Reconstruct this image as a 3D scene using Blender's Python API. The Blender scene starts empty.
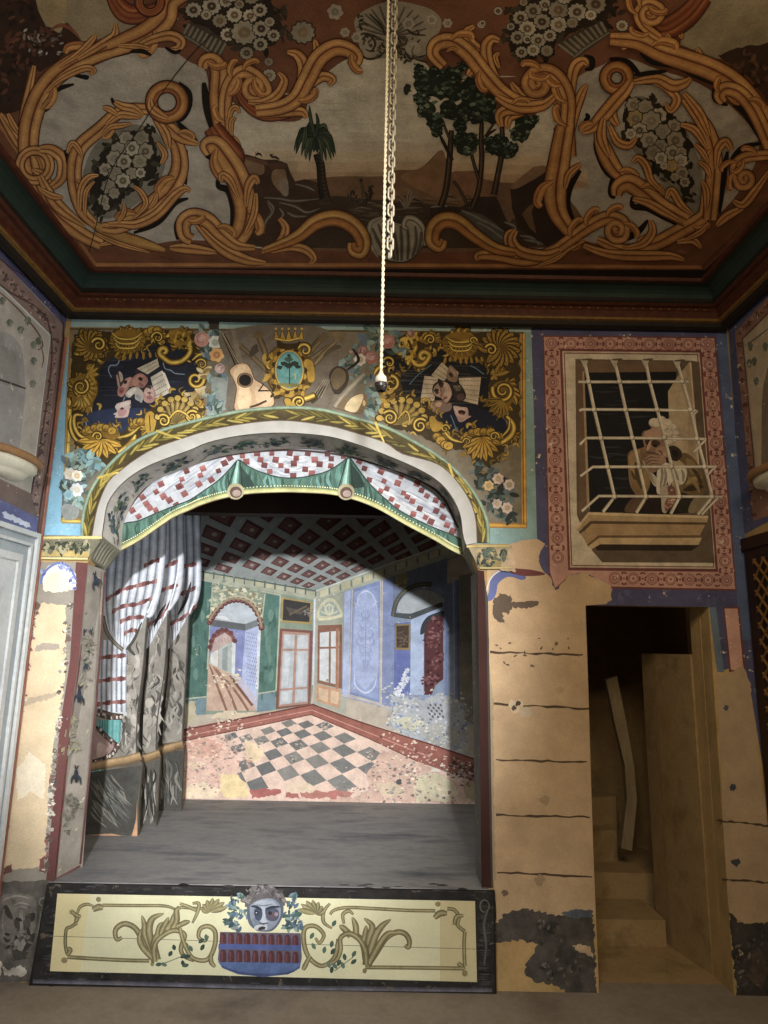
import bpy, math, random
from mathutils import Vector, Matrix
from mathutils.geometry import tessellate_polygon
random.seed(7)
SC = bpy.context.scene
COL = SC.collection
PI = math.pi
# ------------------------------------------------------------------ camera
FPX = 670.0; TILT = math.radians(11.4); ROLL = .018; EYE = 1.55
CP = Vector((0, 0, EYE))
CF = Vector((0, math.cos(TILT), math.sin(TILT)))
_u = Vector((0, -math.sin(TILT), math.cos(TILT)))
CR = Vector((1, 0, 0))*math.cos(ROLL) + _u*math.sin(ROLL)
CU = _u*math.cos(ROLL) - Vector((1, 0, 0))*math.sin(ROLL)
def ray(x, y): return CF*FPX + CR*(x-384) - CU*(y-512)
cd = bpy.data.cameras.new('camera'); cam = bpy.data.objects.new('camera', cd); COL.objects.link(cam)
cd.sensor_fit = 'VERTICAL'; cd.sensor_height = 36; cd.lens = 36*FPX/1024; cd.clip_start = .01
m3 = Matrix((CR, CU, -CF)).transposed()
cam.matrix_world = Matrix.Translation(CP) @ m3.to_4x4()
SC.camera = cam
# ------------------------------------------------------------------ colour
def lin(c): return c/12.92 if c <= .04045 else ((c+.055)/1.055)**2.4
def hx(s, a=1):
    s = s.lstrip('#'); return tuple(lin(int(s[i:i+2], 16)/255) for i in (0, 2, 4))+(a,)
def mixc(a, b, t): return tuple(a[i]+(b[i]-a[i])*t for i in range(3))+(1,)
def cc(c): return hx(c) if isinstance(c, str) else c
def jit(c, a=.06):
    k = 1+random.uniform(-a, a); return tuple(max(0, min(1, v*k)) for v in c[:3])+(1,)
# ------------------------------------------------------------------ materials
def mat(name): 
    m = bpy.data.materials.new(name); m.use_nodes = True
    nt = m.node_tree; b = nt.nodes['Principled BSDF']; return m, nt, b
def N(nt, t, **k):
    n = nt.nodes.new(t)
    for a, v in k.items(): setattr(n, a, v)
    return n
def noise(nt, scale, detail=5, rough=.6, stretch=None):
    tc = N(nt, 'ShaderNodeTexCoord'); n = N(nt, 'ShaderNodeTexNoise')
    n.inputs['Scale'].default_value = scale; n.inputs['Detail'].default_value = detail; n.inputs['Roughness'].default_value = rough
    if stretch:
        mp = N(nt, 'ShaderNodeMapping'); mp.inputs['Scale'].default_value = stretch
        nt.links.new(tc.outputs['Object'], mp.inputs[0]); nt.links.new(mp.outputs[0], n.inputs['Vector'])
    else: nt.links.new(tc.outputs['Object'], n.inputs['Vector'])
    return n
def ramp(nt, src, stops, interp='LINEAR'):
    r = N(nt, 'ShaderNodeValToRGB'); r.color_ramp.interpolation = interp; e = r.color_ramp.elements
    while len(e) < len(stops): e.new(.5)
    for k, (p, c) in enumerate(stops): e[k].position = p; e[k].color = c if not isinstance(c, str) else hx(c)
    nt.links.new(src, r.inputs[0]); return r
def mul(nt, a, b, fac=1, mode='MULTIPLY'):
    x = N(nt, 'ShaderNodeMix', data_type='RGBA', blend_type=mode); x.inputs[0].default_value = fac
    nt.links.new(a, x.inputs[6]); nt.links.new(b, x.inputs[7]); return x.outputs[2]
def mk_paint(name, lo=.72, hi=1.12, sc=9, rough=.8, wear=None, wearc='#b9ad98', fine=.14, stretch=None, sat=.78):
    """old distemper paint: the drawn colour, mottled, with a few worn flecks"""
    m, nt, b = mat(name)
    at = N(nt, 'ShaderNodeAttribute', attribute_name='Col')
    hs = N(nt, 'ShaderNodeHueSaturation'); hs.inputs['Saturation'].default_value = sat; nt.links.new(at.outputs['Color'], hs.inputs['Color'])
    n1 = noise(nt, sc, 8, .65, stretch); r1 = ramp(nt, n1.outputs[0], [(.3, (lo,)*3+(1,)), (.7, (hi,)*3+(1,))])
    n2 = noise(nt, 120, 3, .7); r2 = ramp(nt, n2.outputs[0], [(.3, (1-fine,)*3+(1,)), (.7, (1+fine*.6,)*3+(1,))])
    c = mul(nt, mul(nt, hs.outputs[0], r1.outputs[0]), r2.outputs[0])
    if wear:
        n3 = noise(nt, 22, 10, .72); r3 = ramp(nt, n3.outputs[0], [(wear, (0, 0, 0, 1)), (wear+.025, (1, 1, 1, 1))])
        x = N(nt, 'ShaderNodeMix', data_type='RGBA'); nt.links.new(r3.outputs[0], x.inputs[0]); nt.links.new(c, x.inputs[6]); x.inputs[7].default_value = hx(wearc); c = x.outputs[2]
    nt.links.new(c, b.inputs['Base Color']); b.inputs['Roughness'].default_value = rough
    b.inputs['Specular IOR Level'].default_value = .25
    bp = N(nt, 'ShaderNodeBump'); bp.inputs['Strength'].default_value = .12; bp.inputs['Distance'].default_value = .004
    nt.links.new(n1.outputs[0], bp.inputs['Height']); nt.links.new(bp.outputs[0], b.inputs['Normal'])
    return m
def mk_plain(name, c1, c2, sc=6, rough=.85, bump=.2, stretch=None, c3=None, metal=0, spec=.3):
    m, nt, b = mat(name)
    n1 = noise(nt, sc, 9, .65, stretch)
    st = [(.3, c1), (.7, c2)] if not c3 else [(.28, c1), (.5, c2), (.75, c3)]
    r1 = ramp(nt, n1.outputs[0], st); n2 = noise(nt, sc*14, 4, .7); r2 = ramp(nt, n2.outputs[0], [(.3, (.86,)*3+(1,)), (.7, (1.06,)*3+(1,))])
    nt.links.new(mul(nt, r1.outputs[0], r2.outputs[0]), b.inputs['Base Color'])
    b.inputs['Roughness'].default_value = rough; b.inputs['Metallic'].default_value = metal; b.inputs['Specular IOR Level'].default_value = spec
    bp = N(nt, 'ShaderNodeBump'); bp.inputs['Strength'].default_value = bump; bp.inputs['Distance'].default_value = .01
    nt.links.new(n1.outputs[0], bp.inputs['Height']); nt.links.new(bp.outputs[0], b.inputs['Normal'])
    return m
M = {}
M['paint'] = mk_paint('mural_paint', .66, 1.14, 14)
M['ochre'] = mk_paint('ochre_scroll_paint', .66, 1.14, 10, .85, None, fine=.2, sat=.92)
M['gold'] = mk_paint('gilding_paint', .6, 1.16, 16, .7, sat=.95)
M['ceil'] = mk_paint('ceiling_paint', .62, 1.16, 9, .85, None, fine=.2, sat=.88)
M['worn'] = mk_paint('worn_paint', .7, 1.1, 8, .85, .62, '#c9bda6')
M['drop'] = mk_paint('backdrop_paint', .72, 1.12, 12, .85, .65, '#d5c9b4', .14, sat=.82)
M['stone'] = mk_paint('bare_plaster_paint', .78, 1.1, 6, .9, None, fine=.12)
M['dark'] = mk_paint('dark_dado_paint', .5, 1.4, 14, .9, .6, '#5c5348')
M['plaster'] = mk_plain('limestone_plaster', '#93794f', '#b6996a', 4, .95, .25)
M['passage'] = mk_plain('passage_stone', '#75603f', '#98805a', 5, .95, .4, None, '#86684c')
M['floor'] = mk_plain('cement_floor', '#63594f', '#857a6d', 2.2, .8, .15, None, '#726656')
M['stagefl'] = mk_plain('stage_boards', '#53565f', '#8e8d8b', 1.6, .75, .1, (1, 3.2, 1), '#696b72')
M['blackp'] = mk_plain('black_stage', '#15120f', '#221d18', 5, .9, .1)
M['white'] = mk_plain('white_woodwork', '#a9adad', '#c4c6c4', 3, .5, .05)
M['groove'] = mk_plain('groove_shade_paint', '#868e93', '#9ea5a8', 3, .5, .05)  # white woodwork darkened, so the door mouldings carry painted groove shade
M['wood'] = mk_plain('dark_walnut', '#1c0f0a', '#2f1a10', 8, .5, .1, (1, 1, .2))
M['flat'] = mk_plain('stage_flat_edge', '#4c463e', '#6b6459', 8, .85, .1)
M['pine'] = mk_plain('bare_pine', '#a4703f', '#c48c58', 8, .7, .1, (4, 4, 1))
M['plank'] = mk_plain('whitewashed_wood', '#6d5f48', '#8f7f62', 6, .9, .3, (2, 2, .4))
M['green'] = mk_plain('cove_green', '#18251f', '#26362f', 5, .7, .1)
M['redbrown'] = mk_plain('moulding_redbrown', '#33180f', '#532a18', 30, .6, .2)
M['gilt'] = mk_plain('gilt_moulding', '#5d4220', '#80602f', 40, .5, .2)
M['ink'] = mk_plain('black_moulding', '#14100d', '#241c15', 20, .7, .1)
M['shelfo'] = mk_plain('ochre_rim', '#7a5a3a', '#94714c', 9, .6, .1)
M['shelfw'] = mk_plain('pale_bowl', '#b5b09c', '#cfcab4', 9, .7, .1)
M['steel'] = mk_plain('galvanised_steel', '#6d675a', '#958c78', 30, .5, .1, None, None, .25, .5)
M['cord'] = mk_plain('braided_cord', '#988d76', '#b5aa92', 200, .8, .5)
M['bakelite'] = mk_plain('bakelite', '#17130f', '#241d18', 20, .35, .02)
M['ceramic'] = mk_plain('brass_cap', '#8d8474', '#aba290', 30, .4, .05)
# ------------------------------------------------------------------ objects
def tag(o, label=None, cat=None, group=None, kind=None):
    if label: o['label'] = label
    if cat: o['category'] = cat
    if group: o['group'] = group
    if kind: o['kind'] = kind
    return o
def setparent(o, p):
    if p: o.parent = p; o.matrix_parent_inverse = Matrix.Translation(p.location).inverted() if not p.parent else Matrix.Identity(4)
def thing(name, loc, label, cat, group=None):
    o = bpy.data.objects.new(name, None); COL.objects.link(o); o.location = loc; o.empty_display_size = .1
    return tag(o, label, cat, group)
def meshobj(name, verts, faces, material, parent=None, smooth=False, cols=None):
    me = bpy.data.meshes.new(name); me.from_pydata([tuple(v) for v in verts], [], faces); me.update()
    if cols:
        a = me.color_attributes.new('Col', 'FLOAT_COLOR', 'POINT')
        a.data.foreach_set('color', [x for c in cols for x in c])
    me.materials.append(material)
    if smooth: me.polygons.foreach_set('use_smooth', [True]*len(me.polygons))
    o = bpy.data.objects.new(name, me); COL.objects.link(o); setparent(o, parent)
    return o
class MB:
    def __init__(s): s.v = []; s.f = []; s.c = []
    def add(s, v, f, c=None):
        b = len(s.v); s.v += [Vector(p) for p in v]; s.f += [tuple(i+b for i in q) for q in f]; s.c += [c or (1, 1, 1, 1)]*len(v)
    def box(s, x0, x1, y0, y1, z0, z1, c=None):
        s.hexa([(x0, y0, z0), (x1, y0, z0), (x1, y1, z0), (x0, y1, z0), (x0, y0, z1), (x1, y0, z1), (x1, y1, z1), (x0, y1, z1)], c)
    def hexa(s, p, c=None): s.add(p, [(3, 2, 1, 0), (4, 5, 6, 7), (0, 1, 5, 4), (1, 2, 6, 5), (2, 3, 7, 6), (3, 0, 4, 7)], c)
    def prism(s, pts, dvec, c=None):
        """flat closed outline pts (3-D, planar) pushed along dvec"""
        n = len(pts); d = Vector(dvec); tri = tessellate_polygon([[Vector(p) for p in pts]])
        v = [Vector(p) for p in pts]+[Vector(p)+d for p in pts]
        f = [tuple(t) for t in tri]+[tuple(i+n for i in reversed(t)) for t in tri]+[(i, (i+1) % n, (i+1) % n+n, i+n) for i in range(n)]
        s.add(v, f, c)
    def tube(s, pts, r, seg=8, closed=False, c=None):
        pts = [Vector(p) for p in pts]; n = len(pts); vs = []; fs = []
        up = None
        for i, p in enumerate(pts):
            a = pts[(i-1) % n] if (i or closed) else p; b = pts[(i+1) % n] if (i < n-1 or closed) else p
            t = (b-a).normalized()
            if up is None: up = t.orthogonal().normalized()
            up = (up-t*up.dot(t)).normalized(); w = t.cross(up); rr = r[i] if isinstance(r, (list, tuple)) else r
            for k in range(seg): an = 2*PI*k/seg; vs.append(p+(up*math.cos(an)+w*math.sin(an))*rr)
        for i in range(n if closed else n-1):
            j = (i+1) % n
            for k in range(seg): fs.append((i*seg+k, i*seg+(k+1) % seg, j*seg+(k+1) % seg, j*seg+k))
        if not closed: fs += [tuple(range(seg))[::-1], tuple((n-1)*seg+k for k in range(seg))]
        s.add(vs, fs, c)
    def lathe(s, prof, o, seg=24, a0=0, a1=2*PI, axis='z', c=None):
        o = Vector(o); vs = []; fs = []; full = abs(a1-a0-2*PI) < 1e-6; n = seg if full else seg+1
        for (r, h) in prof:
            for k in range(n): a = a0+(a1-a0)*k/seg; vs.append(o+Vector((r*math.cos(a), r*math.sin(a), h)))
        for i in range(len(prof)-1):
            for k in range(seg): j = (k+1) % n; fs.append((i*n+k, i*n+j, (i+1)*n+j, (i+1)*n+k))
        s.add(vs, fs, c)
    def build(s, name, m, parent=None, smooth=False, cols=False):
        return meshobj(name, s.v, s.f, m, parent, smooth, s.c if cols else None)
# ------------------------------------------------------------------ planes of the place
D = 3.474; XL = -1.80; XR = 1.90; ZC = 3.5; ZS = .43; DV = D+.22; DB = 5.25
class Plane:
    """a flat surface of the place; at(px,py) is the point of it that the photograph shows there"""
    def __init__(s, p, n): s.p = Vector(p); s.n = Vector(n).normalized()
    def at(s, x, y, lift=0):
        d = ray(x, y); t = (s.p-CP).dot(s.n)/d.dot(s.n); return CP+d*t+s.n*lift
BACK = Plane((0, D, 0), (0, -1, 0)); CEIL = Plane((0, 0, ZC), (0, 0, -1)); LEFT = Plane((XL, 0, 0), (1, 0, 0)); RIGHT = Plane((XR, 0, 0), (-1, 0, 0))
DROP = Plane((0, DB, 0), (0, -1, 0)); FLOORS = Plane((0, 0, ZS), (0, 0, 1)); FLOOR = Plane((0, 0, 0), (0, 0, 1))
# ------------------------------------------------------------------ drawing
_T = [0, 0, 1]
def tile(ox=0, oy=0, s=5.12): _T[:] = [ox, oy, s]
def q(s):
    if not isinstance(s, str): return [tuple(p) for p in s]
    a = [float(x) for x in s.replace(',', ' ').split()]
    return [(_T[0]+a[i]/_T[2], _T[1]+a[i+1]/_T[2]) for i in range(0, len(a), 2)]
def spline(p, n=8, closed=False):
    if len(p) < 3 and not closed: 
        return [(p[0][0]+(p[-1][0]-p[0][0])*k/n, p[0][1]+(p[-1][1]-p[0][1])*k/n) for k in range(n+1)]
    out = []; L = len(p)
    for i in range(L if closed else L-1):
        g = (lambda k: p[k % L]) if closed else (lambda k: p[max(0, min(L-1, k))])
        a, b, c, d = g(i-1), g(i), g(i+1), g(i+2)
        for k in range(n):
            t = k/n
            out.append(tuple(.5*(2*b[j]+(c[j]-a[j])*t+(2*a[j]-5*b[j]+4*c[j]-d[j])*t*t+(3*b[j]-a[j]-3*c[j]+d[j])*t**3) for j in (0, 1)))
    if not closed: out.append(p[-1])
    return out
def arc(cx, cy, rx, ry, a0, a1, n=20):
    return [(cx+rx*math.cos(math.radians(a0+(a1-a0)*k/n)), cy+ry*math.sin(math.radians(a0+(a1-a0)*k/n))) for k in range(n+1)]
def jag(p, amp=1.2, step=2.5, closed=True):
    out = []; L = len(p)
    for i in range(L if closed else L-1):
        a, b = p[i], p[(i+1) % L]; d = math.hypot(b[0]-a[0], b[1]-a[1]); k = max(1, int(d/step))
        for j in range(k):
            t = j/k; s = amp if (j or closed) else 0
            out.append((a[0]+(b[0]-a[0])*t+random.uniform(-s, s), a[1]+(b[1]-a[1])*t+random.uniform(-s, s)))
    if not closed: out.append(p[-1])
    return out
OCH = [(-1, '#55280f'), (-.86, '#bd8040'), (-.5, '#d8a458'), (-.22, '#bd8240'), (-.14, '#74381a'), (-.02, '#74381a'), (.06, '#b87a3a'), (.5, '#cf984e'), (.84, '#a86a30'), (1, '#4f240f')]
RUS = [(-1, '#4a1c0c'), (-.6, '#8e4318'), (-.35, '#b87030'), (-.2, '#6a2810'), (.1, '#a35a22'), (.4, '#7c3614'), (.7, '#a25c26'), (1, '#4a1c0c')]
GLD = [(-1, '#4e3a10'), (-.6, '#9c7a24'), (-.2, '#d8b848'), (.1, '#e6cc6a'), (.4, '#a6842a'), (.75, '#7a5c18'), (1, '#3e2d0c')]
OLV = [(-1, '#5f5632'), (-.5, '#8d8250'), (0, '#a99d68'), (.5, '#857a48'), (1, '#5f5632')]
class Mural:
    def __init__(s, plane, base=.0006, eps=.00003): s.pl = plane; s.base = base; s.eps = eps; s.mb = MB(); s.top = {}
    def put(s, pts, faces, cols, lifts=None):
        # paint lies in thin coats: a stroke goes one coat above whatever it crosses
        xs = [p[0] for p in pts]; ys = [p[1] for p in pts]; cells = [(i, j) for i in range(int(min(xs)//5), int(max(xs)//5)+1) for j in range(int(min(ys)//5), int(max(ys)//5)+1)]
        lay = max(s.top.get(c, 0) for c in cells)+1
        for c in cells: s.top[c] = lay
        lift = s.base+lay*s.eps; b = len(s.mb.v)
        for i, p in enumerate(pts): s.mb.v.append(s.pl.at(p[0], p[1], lift+(lifts[i] if lifts else 0)))
        s.mb.f += [tuple(k+b for k in f) for f in faces]
        s.mb.c += [cols[i] if isinstance(cols, list) else cols for i in range(len(pts))]
    def poly(s, p, c, j=.04, grad=None):
        p = q(p)
        if len(p) < 3: return
        tri = tessellate_polygon([[Vector((x, y, 0)) for x, y in p]])
        s.put(p, [tuple(t) for t in tri], jit(cc(c), j))
    def area(s, p, c, n=6, j=.04): s.poly(spline(q(p), n, True), c, j)
    def patch(s, p, c, amp=1.2, step=2.2, j=.04): s.poly(jag(q(p), amp, step), c, j)
    def ell(s, x, y, rx, ry=None, c='#fff', rot=0, n=18, j=.05):
        ry = ry or rx; cr, sr = math.cos(math.radians(rot)), math.sin(math.radians(rot))
        s.poly([(x+rx*math.cos(2*PI*k/n)*cr-ry*math.sin(2*PI*k/n)*sr, y+rx*math.cos(2*PI*k/n)*sr+ry*math.sin(2*PI*k/n)*cr) for k in range(n)], c, j)
    def rib(s, p, w, prof, taper=(.35, 1, .35), n=7, closed=False, raw=False):
        p = q(p) if raw else spline(q(p), n, closed)
        if isinstance(prof, (str, tuple)): prof = [(-1, prof), (1, prof)]
        L = len(p); P = []; C = []; F = []; lf = []; k = len(prof); pc = [jit(cc(c), .05) for _, c in prof]
        for i in range(L):
            a = p[(i-1) % L] if (i or closed) else p[0]; b = p[(i+1) % L] if (i < L-1 or closed) else p[-1]
            dx, dy = b[0]-a[0], b[1]-a[1]; d = math.hypot(dx, dy) or 1; nx, ny = -dy/d, dx/d
            t = i/max(1, L-1)
            if callable(w): ww = w(t)
            elif closed: ww = w
            else:
                ww = w*(taper[0]+(taper[1]-taper[0])*math.sin(min(1, t*2)*PI/2)) if t < .5 else w*(taper[2]+(taper[1]-taper[2])*math.sin(min(1, (1-t)*2)*PI/2))
            for m_, (tt, _) in enumerate(prof):
                P.append((p[i][0]+nx*tt*ww/2, p[i][1]+ny*tt*ww/2)); C.append(pc[m_]); lf.append(s.eps*.9*t)
        for i in range(L if closed else L-1):
            j2 = (i+1) % L
            for m_ in range(k-1): F.append((i*k+m_, i*k+m_+1, j2*k+m_+1, j2*k+m_))
        s.put(P, F, C, lf)
    def line(s, p, w, c, taper=(1, 1, 1), n=6): s.rib(p, w, c, taper, n)
    def scr(s, p, w, prof=OCH, taper=(.45, 1, .3), vol=None, out='#3a1c0e', n=7, ow=1.2, lobes=None):
        """painted scroll: dark outline, then the striped band; vol=(x,y,turns,sense) curls its end"""
        p = q(p)
        if vol:
            c = q([vol[:2]]) if vol[0] > 1e5 else [(_T[0]+vol[0]/_T[2], _T[1]+vol[1]/_T[2])]
            cx, cy = c[0]; a = math.atan2(p[-1][1]-cy, p[-1][0]-cx); r = math.hypot(p[-1][0]-cx, p[-1][1]-cy); m_ = int(10*vol[2])
            for k in range(1, m_+1): an = a+vol[3]*2*PI*vol[2]*k/m_; rr = r*(1-k/m_*.85); p.append((cx+rr*math.cos(an), cy+rr*math.sin(an)))
        if out: s.rib(p, w+ow, out, taper, n)
        s.rib(p, w, prof, taper, n)
        if lobes is None and prof is OCH and w >= 13: lobes = int(len(p)*.3)
        if lobes:
            L = spline(p[:len(p)-(int(10*vol[2]) if vol else 0)], n); k0 = random.choice((-1, 1))
            for k in range(lobes):
                i = int(len(L)*(.12+.76*(k+random.uniform(.2, .8))/lobes)); i = max(1, min(len(L)-3, i)); dx, dy = L[i+1][0]-L[i-1][0], L[i+1][1]-L[i-1][1]; d = math.hypot(dx, dy) or 1; dx /= d; dy /= d; sd = random.choice((-1, 1, k0)); nx, ny = -dy*sd, dx*sd
                a = (L[i][0]+nx*w*.1, L[i][1]+ny*w*.1); e = w*random.uniform(.75, 1.05)
                s.rib([a, (a[0]+nx*e*.45+dx*e*.35, a[1]+ny*e*.45+dy*e*.35), (a[0]+nx*e*.62+dx*e, a[1]+ny*e*.62+dy*e), (a[0]+nx*e*.4+dx*e*1.25, a[1]+ny*e*.4+dy*e*1.25)], w*.42+.8, out, (.3, 1, .5))
                s.rib([a, (a[0]+nx*e*.45+dx*e*.35, a[1]+ny*e*.45+dy*e*.35), (a[0]+nx*e*.62+dx*e, a[1]+ny*e*.62+dy*e), (a[0]+nx*e*.4+dx*e*1.25, a[1]+ny*e*.4+dy*e*1.25)], w*.42, [(-1, '#b4712a'), (-.2, '#dca252'), (.3, '#8a4a1e'), (.6, '#c4823a'), (1, '#7a3a1a')], (.2, 1, .5))
    def ring(s, x, y, r, w, prof=OCH, ry=None, out='#1f130b'):
        p = arc(x, y, r, ry or r, 0, 360, 28)[:-1]
        if out: s.rib(p, w+1.5, out, closed=True, n=2)
        s.rib(p, w, prof, closed=True, n=2)
    def leaf(s, a, b, w, c, vein=None, bend=0):
        a, b = q([a])[0], q([b])[0]; dx, dy = b[0]-a[0], b[1]-a[1]; nx, ny = -dy, dx
        m_ = ((a[0]+b[0])/2+nx*bend, (a[1]+b[1])/2+ny*bend)
        s.rib([a, m_, b], w, c, (.12, 1, .05), 6)
        if vein: s.rib([a, m_, b], w*.22, vein, (.6, 1, .2), 6)
    def flower(s, x, y, r, pet='#b9ae94', cen='#6d5a3c', n=9, sq=1, edge=None):
        a0 = random.random()*6
        def wav(R, k): return [(x+R*(1+k*math.cos(n*t))*math.cos(t+a0), y+R*sq*(1+k*math.cos(n*t))*math.sin(t+a0)) for t in [2*PI*i/40 for i in range(40)]]
        if edge: s.poly(wav(r*1.14, .1), edge)
        s.poly(wav(r, .1), pet, .1); s.ell(x, y, r*.58, r*.58*sq, mixc(cc(pet), cc(cen), .35)); s.ell(x, y, r*.48, r*.48*sq, cen); s.ell(x, y, r*.16, r*.16*sq, mixc(cc(pet), cc(cen), .4))
    def blob(s, x, y, r, c, k=.25, n=14, sq=1):
        s.poly([(x+r*random.uniform(1-k, 1+k)*math.cos(2*PI*i/n), y+r*sq*random.uniform(1-k, 1+k)*math.sin(2*PI*i/n)) for i in range(n)], c, .12)
    def dabs(s, pts, r, cols, num, spread=0):
        for _ in range(num):
            x, y = random.choice(pts); a = random.random()*6.28; d = random.random()**.5*spread
            x += d*math.cos(a); y += d*math.sin(a); an = random.random()*6.28; rr = r*random.uniform(.6, 1.3)
            s.leaf((x-rr*math.cos(an), y-rr*math.sin(an)), (x+rr*math.cos(an), y+rr*math.sin(an)), rr*.9, random.choice(cols))
    def flecks(s, pts, r, cols, num, spread=0):
        for _ in range(num):
            x, y = random.choice(pts); a = random.random()*6.28; d = random.random()**.5*spread
            s.blob(x+d*math.cos(a), y+d*math.sin(a), r*random.uniform(.4, 1.5), random.choice(cols), .55, random.randint(7, 12), random.uniform(.45, .9))
    def part(s, name, m, parent=None, label=None):
        o = s.mb.build(name, m, parent, cols=True); s.mb = MB()
        if label: o['label'] = label
        return o
# ================================================================== SETTING
Y0 = -.6
ARCH_F = [(87, 566), (102.5, 536.5), (104.5, 522), (108, 504), (118, 488.6), (132, 476), (149, 466), (170, 457.5), (190, 450.5), (209, 442.6), (238.6, 436.2), (268, 433.4), (297, 433.6), (330, 437), (358.6, 445), (388, 456), (417, 468.6), (437, 480.5), (450, 494.2), (460, 514), (463, 535.5), (466, 545), (479, 571)]
ARCH_B = [(105, 571), (121, 551), (123, 527.6), (128, 512), (137.6, 496), (149, 484.7), (167, 475), (190, 467), (219, 457), (258, 451), (287, 449), (310, 449), (330, 450.5), (339, 453.5), (368, 461), (407, 474.5), (422, 481), (437, 489.5), (443, 496), (450, 502), (455, 514), (460, 531.5), (463, 553), (474, 577)]
BACKV = Plane((0, DV, 0), (0, -1, 0))
# back wall outline with the stage opening and the passage opening
DXL, DXR, DZT = 1.035, 1.68, 1.782
JL, JR = -1.548, .5
out = [(XL, 0), (JL-.01, 0), (JL-.01, ZS)]
arch3 = [p+(p-Vector((-.52, D, 1.9))).normalized()*.008 for p in (BACK.at(*p) for p in spline(ARCH_F[1:-1], 4))]
out += [(-1.54, 1.945)]+[(p.x, p.z) for p in arch3]+[(JR, 1.945), (JR+.03, ZS), (JR+.03, 0), (DXL, 0), (DXL, DZT), (DXR, DZT), (DXR-.02, 0), (XR, 0), (XR, ZC), (XL, ZC)]
b = MB(); b.prism([(x, D, z) for x, z in out], (0, .098, 0))
WB = b.build('wall_back', M['plaster']); tag(WB, kind='structure')
# soffit and reveals of the stage opening
def resample(P, n):
    L = [0]
    for i in range(1, len(P)): L.append(L[-1]+(P[i]-P[i-1]).length)
    o = []
    for k in range(n+1):
        t = L[-1]*k/n; i = 1
        while i < len(P)-1 and L[i] < t: i += 1
        f = (t-L[i-1])/max(1e-9, L[i]-L[i-1]); o.append(P[i-1].lerp(P[i], f))
    return o
SF = resample([BACK.at(*p) for p in spline(ARCH_F[1:-1], 5)], 90)
SB = resample([BACKV.at(*p) for p in spline(ARCH_B[1:-1], 5)], 90)
b = MB(); off = .05
def outw(p): 
    c = Vector((-.5, p.y, 2.0)); d = (p-c).normalized(); return p+d*off
vs = []; fs = []
for i in range(91): vs += [SF[i], SB[i], outw(SB[i]), outw(SF[i])]
for i in range(90): fs += [(4*i, 4*i+1, 4*i+5, 4*i+4), (4*i+1, 4*i+2, 4*i+6, 4*i+5), (4*i+2, 4*i+3, 4*i+7, 4*i+6)]
b.add(vs, fs, jit(hx('#b3aca0'), 0))
SOF = b.build('wall_arch_soffit', M['worn'], None, False, True); tag(SOF, kind='structure')
# floors, walls, ceiling
def sbox(name, m, *bx):
    b = MB()
    b.box(*bx); return tag(b.build(name, M[m]), kind='structure')
sbox('floor', 'floor', XL-.1, XR+.1, Y0, D+.1, -.1, 0)
sbox('wall_left', 'white', XL-.12, XL, Y0, D+.1, 0, ZC)
sbox('wall_right', 'plaster', XR, XR+.12, Y0, D+.1, 0, ZC)
sbox('ceiling', 'ink', XL-.12, XR+.12, Y0, D+.1, ZC, ZC+.08)
# stage box
sbox('floor_stage', 'stagefl', -2.0, 1.0, D+.0, DB, .30, ZS)
sbox('wall_stage_left', 'blackp', -2.06, -2.0, D+.10, DB, .3, 2.9)
sbox('wall_stage_right', 'blackp', 1.0, 1.03, D+.10, DB, .3, 2.9)
sbox('ceiling_stage', 'blackp', -2.06, 1.03, D+.10, DB, 2.74, 2.80)
sbox('wall_stage_back', 'blackp', -2.06, 1.03, DB+.02, DB+.08, .0, 2.9)
b = MB(); b.box(-2.0, 1.0, 4.62, 4.74, 2.455, 2.74); tag(b.build('stage_beam', M['wood']), kind='structure')
# reveals of the two piers (the wall is thicker there)
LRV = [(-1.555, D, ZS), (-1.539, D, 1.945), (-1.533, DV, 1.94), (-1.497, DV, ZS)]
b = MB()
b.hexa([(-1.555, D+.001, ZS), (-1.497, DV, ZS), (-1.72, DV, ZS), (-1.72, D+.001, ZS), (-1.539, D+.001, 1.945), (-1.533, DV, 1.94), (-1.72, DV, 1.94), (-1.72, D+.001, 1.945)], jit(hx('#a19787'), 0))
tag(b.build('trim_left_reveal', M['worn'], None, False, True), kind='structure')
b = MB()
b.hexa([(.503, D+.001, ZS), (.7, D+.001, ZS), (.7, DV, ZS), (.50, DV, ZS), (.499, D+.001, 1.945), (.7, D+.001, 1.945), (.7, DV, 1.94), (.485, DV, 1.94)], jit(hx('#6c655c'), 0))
tag(b.build('trim_right_reveal', M['worn'], None, False, True), kind='structure')
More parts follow.
